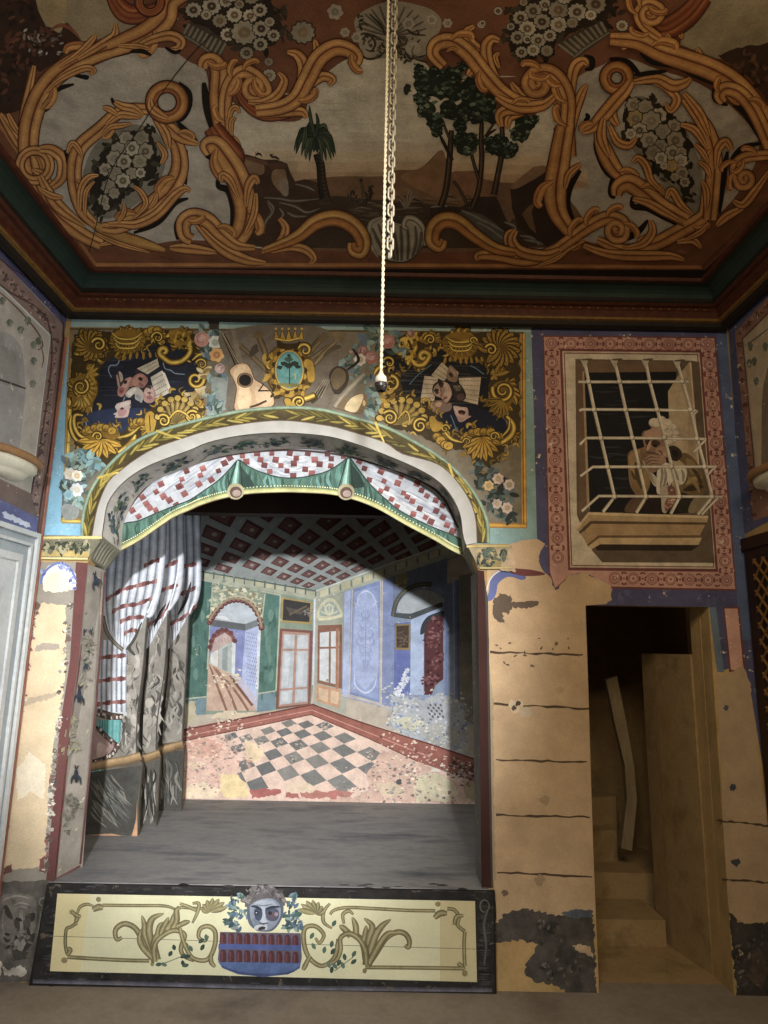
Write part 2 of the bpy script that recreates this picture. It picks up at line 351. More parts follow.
# passage behind the small doorway
b = MB()
b.prism([(1.652, D+.19, 0), (1.95, D+.19, 0), (1.95, 4.12, 0), (1.565, 4.12, 0), (1.585, 3.97, 0)], (0, 0, 1.54))
tag(b.build('wall_passage_right', M['passage']), kind='structure')
b = MB(); b.hexa([(1.66, D+.098, 0), (1.95, D+.098, 0), (1.95, D+.19, 0), (1.655, D+.19, 0), (1.68, D+.098, 2.1), (1.95, D+.098, 2.1), (1.95, D+.19, 2.1), (1.668, D+.19, 2.1)]); tag(b.build('wall_passage_jamb', M['plaster']), kind='structure')
sbox('wall_passage_far', 'passage', 1.84, 1.95, 4.1, 5.3, 0, 2.3)
b = MB(); b.box(.98, 1.035, D+.1, 5.3, 0, 2.6); tag(b.build('wall_passage_left', M['passage']), kind='structure')
b = MB(); n = 18
for k in range(n):
    a0, a1 = math.radians(180-180*k/n), math.radians(180-180*(k+1)/n); cx, cy, r = 1.42, 4.55, .42
    p = [(cx+r*math.cos(a), cy+r*math.sin(a)) for a in (a0, a1)]; o2 = [(cx+(r+.08)*math.cos(a), cy+(r+.08)*math.sin(a)) for a in (a0, a1)]
    b.hexa([(*p[0], 0), (*p[1], 0), (*o2[1], 0), (*o2[0], 0), (*p[0], 2.6), (*p[1], 2.6), (*o2[1], 2.6), (*o2[0], 2.6)])
tag(b.build('wall_stair', M['passage']), kind='structure')
sbox('ceiling_passage', 'passage', .98, 2.0, D+.1, 5.3, 2.25, 2.33)
sbox('floor_passage', 'passage', .98, 2.0, D+.1, 5.3, -.1, .0)
stw = bpy.data.objects.new('stone_steps', None); COL.objects.link(stw); stw.location = (1.35, 4.0, 0); tag(stw, kind='structure')
for k, (y, h) in enumerate([(3.98, .13), (4.30, .27), (4.52, .45), (4.66, .62)]):
    b = MB(); p = [(1.04, y, 0), (1.56 if y < 4.1 else 1.80, y-.02*k, 0), (1.56 if y < 4.1 else 1.80, 4.9, 0), (1.04, 4.9, 0)]
    if k >= 2: p = [(1.04, y-.12, 0), (1.40+.05*k, y, 0), (1.46, 4.9, 0), (1.04, 4.9, 0)]
    b.prism(p, (0, 0, h)); o = b.build('step', M['passage'], stw); o['kind'] = 'structure'
# whitewashed curved timber standing on the steps
QP = Plane((0, 4.34, 0), (0, -1, 0))
b = MB(); L = [(606, 680), (617, 676), (626, 720), (634, 765), (637, 800), (632, 851), (621, 848), (627, 800), (625, 766), (615, 724)]
b.prism([QP.at(*p) for p in L], (0, .05, 0))
PK = b.build('bent_timber', M['plank']); tag(PK, 'bent whitewashed timber standing upright inside the dark doorway', 'timber')
# cornice swept round three walls: each band its own moulding
CORN = [('ink', [(0, 3.335), (.03, 3.305), (.055, 3.315), (.062, 3.335)]), ('gilt', [(.062, 3.335), (.080, 3.338), (.083, 3.346), (.08, 3.352)]),
        ('redbrown', [(.08, 3.352), (.085, 3.362), (.085, 3.385), (.10, 3.40), (.12, 3.402), (.135, 3.41)]), ('ink', [(.135, 3.41), (.128, 3.425), (.128, 3.443)]),
        ('green', [(.128, 3.443), (.135, 3.462), (.15, 3.475), (.175, 3.485), (.205, 3.489)]), ('redbrown', [(.205, 3.489), (.212, 3.484), (.232, 3.484), (.24, 3.4995)])]
CPATH = lambda s: [(XL+s, Y0), (XL+s, D-s), (XR-s, D-s), (XR-s, Y0)]
for k, (m, prof) in enumerate(CORN):
    b = MB(); vs = []; fs = []
    for (s, z) in prof: vs += [(x, y, z) for x, y in CPATH(s)]
    for i in range(len(prof)-1):
        for j in range(3): fs.append((i*4+j, i*4+j+1, i*4+j+5, i*4+j+4))
    b.add(vs, fs); tag(b.build('trim_%d' % (k+1), M[m]), kind='structure')
# ornament beads on the red-brown moulding
b = MB()
for k in range(70):
    x = XL+.16+k*(XR-XL-.32)/69; b.lathe([(0, -.004), (.006, -.003), (.008, 0), (.006, .003), (0, .004)], (x, D-.098, 3.393), 6)
tag(b.build('trim_7', M['gilt']), kind='structure')
# ------------------------------------------------ paint on the back wall itself
m = Mural(BACK, .0004)
m.poly([(527, 318), (729, 322), (733, 366), (739, 450), (747, 545), (753, 620), (769, 806), (752, 700), (744, 664), (717, 672), (709, 607), (585, 605), (548, 590), (535, 548), (531, 420)], '#47466f')
for _ in range(26):
    x, y = random.uniform(535, 735), random.choice([random.uniform(322, 334), random.uniform(592, 603)]); m.blob(x, y, random.uniform(1, 3), random.choice(['#444c76', '#504e78', '#4c547c']), .4, sq=1.6)
m.poly([(717, 334), (730, 334), (747, 560), (752, 640), (738, 640), (737, 592)], '#415680')
m.poly([(709, 607), (716, 607), (724, 672), (717, 672)], '#5c7080')
m.poly([(723, 607), (739, 607), (746, 670), (729, 672)], '#6c2c28'); m.poly([(724.5, 608.5), (737.5, 608.5), (743.5, 670), (731, 670)], '#c58a72')
BP = m.part('blue_wall_paint', M['worn'], WB); BP['label'] = 'blue violet paint'
# bare plaster
m.poly(jag([(487, 566), (510, 544), (518, 541), (524, 539), (537, 539), (545, 544), (540, 553), (538, 562), (544, 572), (551, 578), (556, 590), (562, 583), (569, 575), (584, 572), (599, 579), (611, 585), (612, 600), (606, 604)], 1.4, 3, False)+[(585.5, 605.5), (588, 680), (591, 780), (595, 905), (595, 918), (560, 916), (520, 914), (497, 928), (496, 908), (494, 880), (490, 700)], '#b39161')
m.poly(jag([(716.5, 673), (723, 676), (725, 670), (731, 674), (743, 664), (747, 676), (751, 684), (752, 700), (756, 740), (760, 775), (767, 806)], 1, 3, False)+[(772, 870), (775, 925), (765, 922), (745, 924), (729, 914), (723, 820), (719, 720)], '#a98a5f')
for (x0, y0, x1, y1) in [(490, 652, 583, 655), (492, 704, 589, 709), (496, 760, 587, 762), (496, 815, 590, 817), (497, 872, 592, 877), (716, 820, 768, 826), (722, 879, 772, 883)]:
    p = [(x0+(x1-x0)*k/14, y0+(y1-y0)*k/14+random.uniform(-.7, .7)) for k in range(15)]; m.rib(p, lambda t: random.uniform(1, 2.8), '#4c3822', raw=True)
m.dabs([(505, 655), (540, 654), (565, 654)], 2, ['#5a4630', '#6b5438'], 20, 16)
for (x, y, r, c) in [(516, 706, 7, '#baa07a'), (525, 712, 6, '#bfa680'), (518, 703, 3, '#4a3c2c'), (514, 708, 2.5, '#50402e'), (505, 893, 3, '#6b543c'), (540, 880, 5, '#9a7a54'), (733, 787, 3.5, '#3d4150'), (736, 862, 4, '#3d3e48'), (726, 708, 2.6, '#55586a'), (755, 690, 2, '#565a70'), (560, 690, 4, '#ac8d62'), (545, 800, 5, '#a4855a')]:
    m.blob(x, y, r, c, .35)
# scraps of the old decoration on the right pier
m.area([(487, 600), (489, 590), (491, 578), (498, 571), (508, 568), (520, 570), (526, 577), (522, 580), (512, 577), (505, 578), (498, 584), (496, 594), (492, 600)], '#46528c')
m.line([(486, 594), (489, 582), (495, 574), (505, 569), (514, 570)], 1.2, '#c8c4c0'); m.rib([(510, 570), (520, 572), (532, 573), (545, 574)], 7, '#6a2824', (.6, 1, .2))
m.patch([(493, 600), (500, 594), (510, 596), (512, 602), (518, 602), (530, 600), (540, 603), (536, 607), (522, 609), (512, 607), (508, 614), (502, 612), (505, 624), (498, 622), (492, 616)], '#5d4b3a', 1.2, 2)
m.patch([(483, 690), (490, 676), (493, 700), (492, 725), (486, 730)], '#77917c', 1, 3); m.patch([(489, 660), (493, 700), (494, 800), (496, 880), (492, 880), (489, 760)], '#9c8560', 1, 3)
PP = m.part('bare_plaster', M['stone'], WB); PP['label'] = 'bare yellowish plaster with block joints'
m.poly([(477.5, 570), (484, 571), (489, 640), (489.5, 760), (491.5, 888), (481.5, 887), (480, 760), (478.5, 640)], '#38170f'); m.poly([(484, 575), (488, 600), (490, 700), (493, 888), (491, 888), (488.5, 760), (487, 640)], '#46413c')
m.poly([(74.5, 562), (88, 563), (78.5, 660), (69, 730), (54, 882), (45.5, 881), (59.5, 730), (70, 660)], '#62302b')
m.poly([(40, 562), (76, 562), (70, 660), (59.5, 730), (46, 882), (-2, 882), (5, 800), (22, 680)], '#8a8274'); m.poly([(40, 562), (34, 600), (20, 700), (4, 830), (-4, 880), (-2, 850), (16, 700), (32, 580)], '#8a4a42')
for _ in range(60):
    t = random.random(); y = 600+t*275; xl, xr = 38-36*t, 72-25*t; m.blob(random.choice([xl+3, xr-3])+random.uniform(-3, 3), y, random.uniform(1.5, 4), random.choice(['#8a4840', '#6b4f46', '#a29a8c', '#b8ae9e', '#7d5348', '#5d564c']), .5)
m.poly([(41, 582), (42, 574), (48, 566), (58, 562), (68, 565), (76, 574), (76, 590), (70, 590), (66, 578), (58, 572), (50, 574), (46, 584)], '#d0ccc4')
m.line([(41, 584), (43, 575), (50, 567), (60, 563), (70, 568), (76, 580)], 2.4, '#4c60a4'); m.dabs([(72, 578), (74, 586), (44, 572), (62, 566), (68, 570)], 2.4, ['#3d4c90', '#6f7fb8', '#8d9ac4'], 26, 3)
m.patch([(43, 585), (50, 574), (58, 570), (66, 576), (70, 586), (68, 592), (56, 592), (44, 591)], '#dcc9a4', 1, 2)
m.patch([(41, 604), (50, 603), (58, 606), (66, 604), (66, 640), (64, 690), (56, 730), (48, 800), (44, 868), (2, 868), (6, 800), (18, 720), (30, 650), (36, 614)], '#cbb185', 1.6, 3)
for (p, c) in [([(36, 645), (46, 643), (60, 645), (60, 649), (44, 650), (35, 652)], '#9a8c7a'), ([(16, 770), (30, 752), (46, 766), (44, 800), (30, 792), (18, 800)], '#d8c8a8'), ([(20, 700), (58, 692), (57, 697), (24, 706)], '#b09c7c'), ([(4, 868), (12, 864), (12, 872), (4, 874)], '#6a3a34'), ([(40, 858), (45, 856), (44, 872), (39, 872)], '#7a3a34')]: m.patch(p, c, 1, 2)
for _ in range(150):
    t = random.random(); y = 600+t*270; xr = 68-25*t; xl = 38-38*t; k = random.random()
    if k < .6: m.flecks([(xr+random.uniform(-1, 4), y)], 1.6, ['#6b5f54', '#5a3e38', '#8d8378', '#4c443e', '#a8a094', '#d0c8b8'], 1, 1)
    else: m.flecks([(xl+random.uniform(-3, 2), y)], 1.6, ['#8a5048', '#7d6a70', '#9a8e94', '#6b4640', '#c8bfae'], 1, 1)
LP = m.part('pier_paint', M['stone'], WB); LP['label'] = 'cream plaster with worn red edging'
# dado remains
m.patch([(496, 924), (505, 914), (520, 909), (540, 911), (556, 916), (575, 912), (592, 910), (594, 930), (596, 996), (570, 995), (556, 985), (535, 982), (525, 975), (526, 965), (534, 952), (538, 944), (520, 940), (500, 943), (494, 945)], '#4a453f', 1.6, 2.5)
m.patch([(562, 913), (575, 909), (593, 910), (592, 917), (576, 918), (564, 916)], '#545c68', 1, 2)
m.patch([(572, 946), (580, 944), (590, 946), (594, 958), (586, 954), (576, 950)], '#a88a62', 1, 2); m.patch([(540, 925), (552, 920), (560, 924), (548, 932)], '#393530', 1, 2)
m.patch([(729, 908), (730, 912), (738, 922), (752, 924), (775, 922), (782, 1000), (737, 997), (733, 960)], '#3e3a36', 1.4, 2.5)
m.patch([(738, 948), (744, 954), (740, 956)], '#b49c74', .5, 1); m.patch([(752, 955), (762, 950), (768, 975), (760, 990), (750, 980)], '#54443a', 1.2, 2)
m.patch([(-6, 882), (50, 880), (44, 900), (36, 982), (-20, 984)], '#5f5952', 1, 3)
tile(0, 870, 8.533)
for p_, c_ in [('10 230 120 200 260 215 310 300 300 480 240 640 150 700 60 640 0 600 -40 400', '#716a62'), ('30 320 60 300 110 400 90 420 50 380', '#3f3a36'), ('215 400 260 370 300 370 290 430 240 440', '#3a3632'), ('120 430 165 420 170 500 140 520', '#49433e'), ('200 430 260 420 250 500 205 510', '#524b45'), ('165 350 195 350 200 500 225 560 185 580 140 560 170 500', '#8d867c'), ('130 600 170 590 220 590 260 560 220 650 175 690 135 660', '#8f897f'), ('260 560 300 540 280 620 210 700 200 670', '#393531'), ('100 640 130 660 190 700 240 700 200 760 120 760', '#44403c'), ('30 570 90 600 120 580 140 570 60 620', '#3a3632')]: m.area(p_, c_)
for p_ in ['130 330 180 310 240 330', '20 260 90 230 160 220 250 240', '40 330 20 450 40 560', '120 300 180 280 260 300']: m.rib(p_, 2, '#8d867c', (.2, 1, .2))
tile()
m.patch([(2, 966), (10, 970), (20, 966), (28, 970), (24, 976), (6, 976)], '#b4ac9e', 1.5, 2); m.patch([(-8, 960), (3, 962), (0, 975), (-10, 975)], '#c6bda6', 1, 2)
m.scr([(38, 940), (40, 920), (42, 905)], 3, [(-1, '#6b655e'), (0, '#98928a'), (1, '#6b655e')], vol=None, out=None); m.ring(43.5, 902, 4, 2, [(-1, '#6b655e'), (0, '#a09a90'), (1, '#6b655e')], out=None)
m.dabs([(12, 930), (26, 930), (18, 950), (540, 935), (570, 960), (550, 970), (750, 950), (745, 980)], 3, ['#35312d', '#6e675e', '#504a44'], 90, 14)
DP = m.part('dado_paint', M['dark'], WB); DP['label'] = 'flaking dark grey dado'
# ================================================================== PAINTING OVER THE STAGE ARCH
AM = thing('arch_mural', (-.5, D, 2.9), 'painted gilt scroll mural with guitar, masks and crest above the stage arch', 'mural')
m = Mural(BACK, .0006)
GD, GM, GL, GB = '#3a2a0b', '#80601a', '#b08c30', '#c9a844'
# pale blue surround
MIDB = [(98, 537), (103, 505), (115, 481), (135, 466), (170, 450), (209, 437), (258, 428), (290, 427.5), (330, 432), (384, 449), (425, 467), (452, 488), (467, 515), (471, 544)]
m.poly([(73, 318), (531, 322), (534, 420), (537, 539), (524, 540), (510, 544)]+spline(MIDB[::-1], 5)+[(43, 538), (54, 450)], '#7a9c98')
m.poly([(72, 318), (531, 322), (531, 332), (71, 328)], '#93b0a8')
m.poly([(66, 360), (73, 318), (73, 440), (66, 500), (60, 538), (43, 538), (55, 450)], '#68a9c6', 0); m.poly([(56, 524), (86, 524), (96, 505), (97, 537), (43, 537.5)], '#6cb0d0', 0)
m.part('blue_surround', M['worn'], AM, 'pale blue painted surround')
# gold frame lines
m.poly([(70, 327), (524, 332), (526, 528), (482, 528), (470, 495), (440, 465), (330, 424), (258, 421), (190, 436), (110, 480), (92, 522), (62, 523), (66, 400)], '#8a6a26')
m.poly([(73, 329.5), (520, 333.5), (521.5, 523), (488, 523), (472, 490), (440, 462), (330, 421), (258, 419), (190, 434), (112, 472), (92, 518), (67, 518), (70, 400)], '#7c7058')
m.part('field', M['paint'], AM, 'dull brown painted field')
m.rib([(523, 333), (523.5, 430), (524.5, 528)], 5, [(-1, '#8a5f1c'), (-.2, '#d8a63c'), (.2, '#6d4a14'), (1, '#c99632')], (1, 1, 1)); m.rib([(526, 526), (505, 525.5), (486, 525)], 5, [(-1, '#8a5f1c'), (0, '#d8a63c'), (1, '#8a6020')], (1, 1, 1))
m.rib([(74, 353), (70, 400), (67, 460), (63, 522)], 4.6, [(-1, '#a8892c'), (0, '#e0c65c'), (.4, '#77581a'), (1, '#c4a23c')], (1, 1, 1)); m.rib([(62, 521), (76, 521.5), (86, 522)], 3.4, [(-1, '#a8892c'), (0, '#d8be58'), (1, '#8a6a24')], (1, 1, 1)); m.line([(70, 329), (300, 330.5), (524, 333)], 1.8, '#5a4a2c')
m.part('gold_frame', M['gold'], AM, 'ochre gold painted frame')
# blue-black panels with the masks
m.area([(84, 344), (110, 334), (150, 336), (190, 345), (200, 372), (196, 395), (170, 402), (145, 418), (130, 428), (112, 440), (90, 442), (77, 430), (76, 400), (80, 370)], '#1c2130'); m.area([(80, 418), (100, 410), (130, 408), (150, 410), (142, 424), (120, 436), (92, 440), (78, 430)], '#1f3052')
for _ in range(30): 
    y = random.uniform(350, 400); x = random.uniform(90, 160); m.line([(x, y), (x+15, y+random.uniform(-1, 1)), (x+30, y)], .8, random.choice(['#2c3446', '#23293a', '#333a48']))
m.part('dark_panel', M['paint'], AM)
m.area([(383, 352), (410, 340), (440, 345), (480, 345), (495, 372), (490, 395), (498, 420), (505, 435), (480, 440), (450, 432), (425, 415), (400, 400), (382, 385)], '#1a1c24'); m.area([(420, 412), (450, 402), (490, 412), (506, 422), (503, 438), (478, 441), (450, 436)], '#161c33')
for _ in range(40):
    y = random.uniform(355, 405); x = random.uniform(385, 460); m.line([(x, y), (x+15, y+random.uniform(-1, 1)), (x+30, y+1)], .9, random.choice(['#3a3a3c', '#2a2c33', '#45423e']))
m.part('dark_panel', M['paint'], AM)
# left group of masks and music sheets
tile(50, 310)
def sheet(p, rows=4, c='#cdc4b0'):
    p = q(p); m.poly(p, c)
    for k in range(rows):
        t = (k+.7)/(rows+.4); a = (p[0][0]+(p[3][0]-p[0][0])*t, p[0][1]+(p[3][1]-p[0][1])*t); b_ = (p[1][0]+(p[2][0]-p[1][0])*t, p[1][1]+(p[2][1]-p[1][1])*t)
        for s_ in range(6):
            u = (s_+.6)/6.4; x, y = a[0]+(b_[0]-a[0])*u, a[1]+(b_[1]-a[1])*u; m.ell(x, y, .75, .5, '#5d5344', random.uniform(-40, 40), 6)
        m.line([a, b_], .35, '#8a7f6a')
sheet('445 300 550 250 560 290 500 330', 2, '#c4b99c'); sheet('515 345 575 310 620 420 545 460', 4); m.poly('570 310 590 325 622 408 615 430', '#e0d8c4')
m.part('music_sheet', M['paint'], AM, 'cream music sheets')
def face(p, skin, feats):
    m.area(p, skin)
    for f in feats: m.ell(_T[0]+f[0]/_T[2], _T[1]+f[1]/_T[2], f[2]/_T[2], f[3]/_T[2], f[4], f[5] if len(f) > 5 else 0)
tile(108, 352, 10.97)
A = m.area
A('95 255 120 215 150 225 165 290 200 300 215 330 150 400 115 380 105 320', '#4a3a30'); A('120 215 155 240 165 300 140 330 128 280', '#b3a08c'); A('92 260 108 262 125 330 128 390 108 372', '#b08a7c')
A('105 440 112 395 150 370 190 300 245 275 265 300 235 380 205 430 160 490 115 478', '#b5786a'); A('150 370 215 320 240 290 220 370 190 400', '#c4958a'); A('112 420 140 390 175 400 165 450 130 470', '#a05a50'); A('168 325 185 308 210 318 205 345 180 350', '#3a2420'); A('130 425 160 420 160 440 140 448', '#7c3034')
m.part('theatre_mask', M['paint'], AM, 'small pink mask at the left of its group')
A('240 380 250 310 300 255 360 235 420 270 440 320 410 370 380 395 320 385 280 375', '#9c6452'); A('265 340 300 275 350 250 380 270 340 330 300 370', '#b47c66'); A('330 290 350 275 382 290 372 318 345 312', '#33201c'); A('300 200 330 195 345 220 320 240 300 230', '#3a2822'); A('340 340 370 345 395 370 375 390 350 375', '#7d4a40')
m.part('theatre_mask', M['paint'], AM, 'ruddy tilted mask in the middle of its group')
A('195 450 250 400 300 385 340 395 375 430 390 480 370 555 340 540 300 515 290 460 240 500 200 485', '#b9b0a4'); A('210 450 260 410 310 400 290 450 240 480', '#d0c9be'); A('300 480 330 470 365 500 368 550 330 530', '#8d949a')
A('385 480 400 420 430 380 470 370 515 420 528 490 500 545 450 562 400 540', '#b5857a'); A('400 440 440 395 480 400 505 450 490 500 430 500', '#cda79c'); A('410 390 440 365 475 380 470 410 440 395', '#4a3a34'); A('430 450 455 440 478 452 455 462', '#6b4440'); A('425 490 460 480 490 495 470 520 435 515', '#a05a54'); A('455 460 468 480 450 485', '#8f6258')
m.part('theatre_mask', M['paint'], AM, 'rosy mask with a white ruff')
A('90 580 120 560 240 530 245 570 225 690 190 718 80 720 100 670 92 620', '#c7a8a0'); A('90 585 235 545 238 580 140 610 95 630', '#d8c8c0'); A('120 640 180 630 210 660 170 705 110 700', '#b98480'); A('135 618 160 608 178 622 158 635 140 632', '#5d2428'); m.poly('60 680 100 660 110 690 70 690', '#cfc0b8'); m.poly('225 620 262 582 230 640', '#c9a8a0')
tile(50, 310)
m.part('theatre_mask', M['paint'], AM, 'pale pink half mask lying lowest')
for s_ in ['360 240 345 280 310 285 300 310 315 345', '580 270 590 300 620 310 640 325 690 330', '180 560 190 600', '385 445 375 465']: m.line(s_, .9, '#7b93a6'); m.part('ribbon', M['paint'], AM)
# right group of masks
tile(400, 310)
for s_ in ['160 280 120 310 85 340 50 380', '360 285 390 300 410 315 430 330', '260 540 280 590 295 650', '290 600 300 640']: m.line(s_, .9, '#4f7d96'); m.part('ribbon', M['paint'], AM)
sheet('215 268 265 315 225 365 160 335', 3, '#c2ae90'); sheet('125 338 195 345 175 465 103 470', 5, '#c9b496'); sheet('300 348 415 345 398 485 320 465', 5, '#c4ae90'); m.poly('255 285 300 320 290 365 245 345', '#b39a78')
m.part('music_sheet', M['paint'], AM, 'tan music sheets')
tile(412, 355, 9.6)
A('335 170 365 100 420 150 440 220 420 260 370 255 330 220', '#8f6f54'); A('350 180 375 170 395 200 375 215', '#3c2a20'); A('360 120 410 160 425 210 400 190', '#a8866a')
m.part('theatre_mask', M['paint'], AM, 'brown mask behind the music sheets')
A('380 290 420 260 470 290 512 360 515 410 480 445 420 440 390 390', '#322a26'); A('400 300 440 290 470 330 440 350 410 335', '#5d5648'); A('430 390 480 370 505 400 480 435 440 430', '#5a4448'); m.flecks([(412+440/9.6, 355+310/9.6)], .9, ['#8f8a74', '#6d6a58', '#3a342c'], 14, 4)
A('160 520 170 480 230 440 300 440 350 460 380 470 370 530 310 550 240 555 190 540', '#8d6c5c'); A('225 470 260 450 285 470 265 500 235 495', '#c79e7c'); A('160 500 200 490 220 520 190 540', '#a97c6c'); A('300 500 370 470 380 510 320 550', '#857268')
A('195 350 205 290 250 255 310 248 360 280 385 340 385 400 350 460 320 462 270 420 220 400', '#2c201c'); A('205 360 215 310 250 275 300 258 345 275 375 330 380 390 345 450 318 456 280 415 240 400 215 385', '#b08c76'); A('290 270 345 280 372 340 372 390 340 440 300 390 320 330', '#c6a58e'); A('215 315 250 280 240 330 215 345', '#a08070')
A('262 295 282 278 300 295 290 315 270 315', '#4a3630'); A('222 360 245 348 258 365 235 378', '#4a3630'); m.rib('255 290 280 272 305 285', 3, '#33241e', (.4, 1, .3), 5); m.rib('212 350 235 338 255 345', 3, '#33241e', (.4, 1, .3), 5); m.rib('270 320 285 370 275 395 300 390', 2.2, '#8a6453', (.4, 1, .5), 5); m.rib('300 430 320 412 340 408', 2.6, '#8a4440', (.4, 1, .4), 5)
m.part('theatre_mask', M['paint'], AM, 'large pale face mask with dark brows')
A('400 490 470 500 530 510 540 575 520 620 460 645 430 600 405 540', '#bd968a'); A('405 495 470 510 500 520 450 560 415 540', '#cfb0a4'); A('440 545 470 528 512 545 500 572 460 570', '#33201f'); A('460 560 490 560 480 572', '#8a3a38'); m.poly('530 580 570 588 540 610 520 610', '#c49c90'); A('430 590 480 600 510 610 465 640', '#ab8478')
tile(400, 310)
m.part('theatre_mask', M['paint'], AM, 'pink half mask lying lowest of its group')
# ---------------- gilded carving painted round the panels
def rosette(cx, cy, r, n=14, sq=1, a0=0, a1=360, c1=GL, c2=GD):
    for k in range(n):
        a = math.radians(a0+(a1-a0)*k/n); e = (cx+r*math.cos(a), cy+r*sq*math.sin(a))
        m.leaf((cx, cy), e, r*.5, c2); m.leaf((cx, cy), (cx+(e[0]-cx)*.94, cy+(e[1]-cy)*.94), r*.36, [(-1, GM), (0, c1), (1, GM)], '#6d5216')
def shell_band(p, n, r, flip=1):
    p = spline(q(p), 8); L = len(p)-1
    for k in range(n):
        i = int(L*k/n); a = p[i]; m.ell(a[0], a[1], r*1.18, r*1.0, '#46340f', 0); m.ell(a[0], a[1], r, r*.85, [GM, '#b08c2c'][k % 2]); m.ell(a[0]-r*.15, a[1]-r*.2, r*.6, r*.5, GL); m.line([(a[0]-r*.5, a[1]+r*.4), (a[0], a[1]-r*.1)], .7, GD)
def volute(cx, cy, r, turns, sense, a0, w, prof=GLD):
    p = [(cx+r*(1-.82*t)*math.cos(math.radians(a0)+sense*2*PI*turns*t), cy+r*(1-.82*t)*math.sin(math.radians(a0)+sense*2*PI*turns*t)) for t in [k/(16*turns) for k in range(int(16*turns)+1)]]
    m.rib(p, lambda t: w*1.35*(1-.6*t)+1, '#3e2d0c', n=2); m.rib(p, lambda t: w*(1-.6*t), prof, n=2)
tile(50, 310)
def gilt_ground(poly_, n):
    m.patch(poly_, '#3d3014', 1.5, 3)
    for _ in range(n):
        a = random.choice(poly_); b_ = random.choice(poly_); t = random.random(); k = random.random()*.0
        i = random.randrange(len(poly_)-1); a, b_ = poly_[i], poly_[i+1]; x, y = a[0]+(b_[0]-a[0])*t+random.uniform(-6, 6), a[1]+(b_[1]-a[1])*t+random.uniform(-6, 6)
        if x > 514 or x < 72 or y < 334: continue
        an = random.random()*6.28; m.rib([(x, y), (x+4*math.cos(an), y+4*math.sin(an)), (x+7*math.cos(an+.8), y+7*math.sin(an+.8))], random.uniform(1.5, 4), random.choice([[(-1, '#4c3a10'), (0, '#b08c34'), (1, '#5d4716')], [(-1, '#3a2c0c'), (0, '#8a6c22'), (1, '#4c3a10')], [(-1, '#6d5418'), (0, '#cfae4c'), (1, '#7c601e')]]), (.4, 1, .1))
def bigleaves(L):
    for (x, y, r, a0, a1, n) in L:
        for k in range(n):
            a = math.radians(a0+(a1-a0)*(k+.5)/n+random.uniform(-6, 6)); rr = r*random.uniform(.85, 1.15); e = (x+rr*math.cos(a), y+rr*math.sin(a)*.95); b_ = random.uniform(-.18, .18)
            m.leaf((x+r*.2*math.cos(a), y+r*.2*math.sin(a)), e, r*.5, '#2c210a', None, b_); m.leaf((x+r*.2*math.cos(a), y+r*.2*math.sin(a)), (x+(e[0]-x)*.95, y+(e[1]-y)*.95), r*.42, [(-1, '#6d5216'), (-.3, random.choice(['#b58f2c', '#a07c24', '#cba63c'])), (.4, '#8a681c'), (1, '#4c380f')], '#57410f', b_)
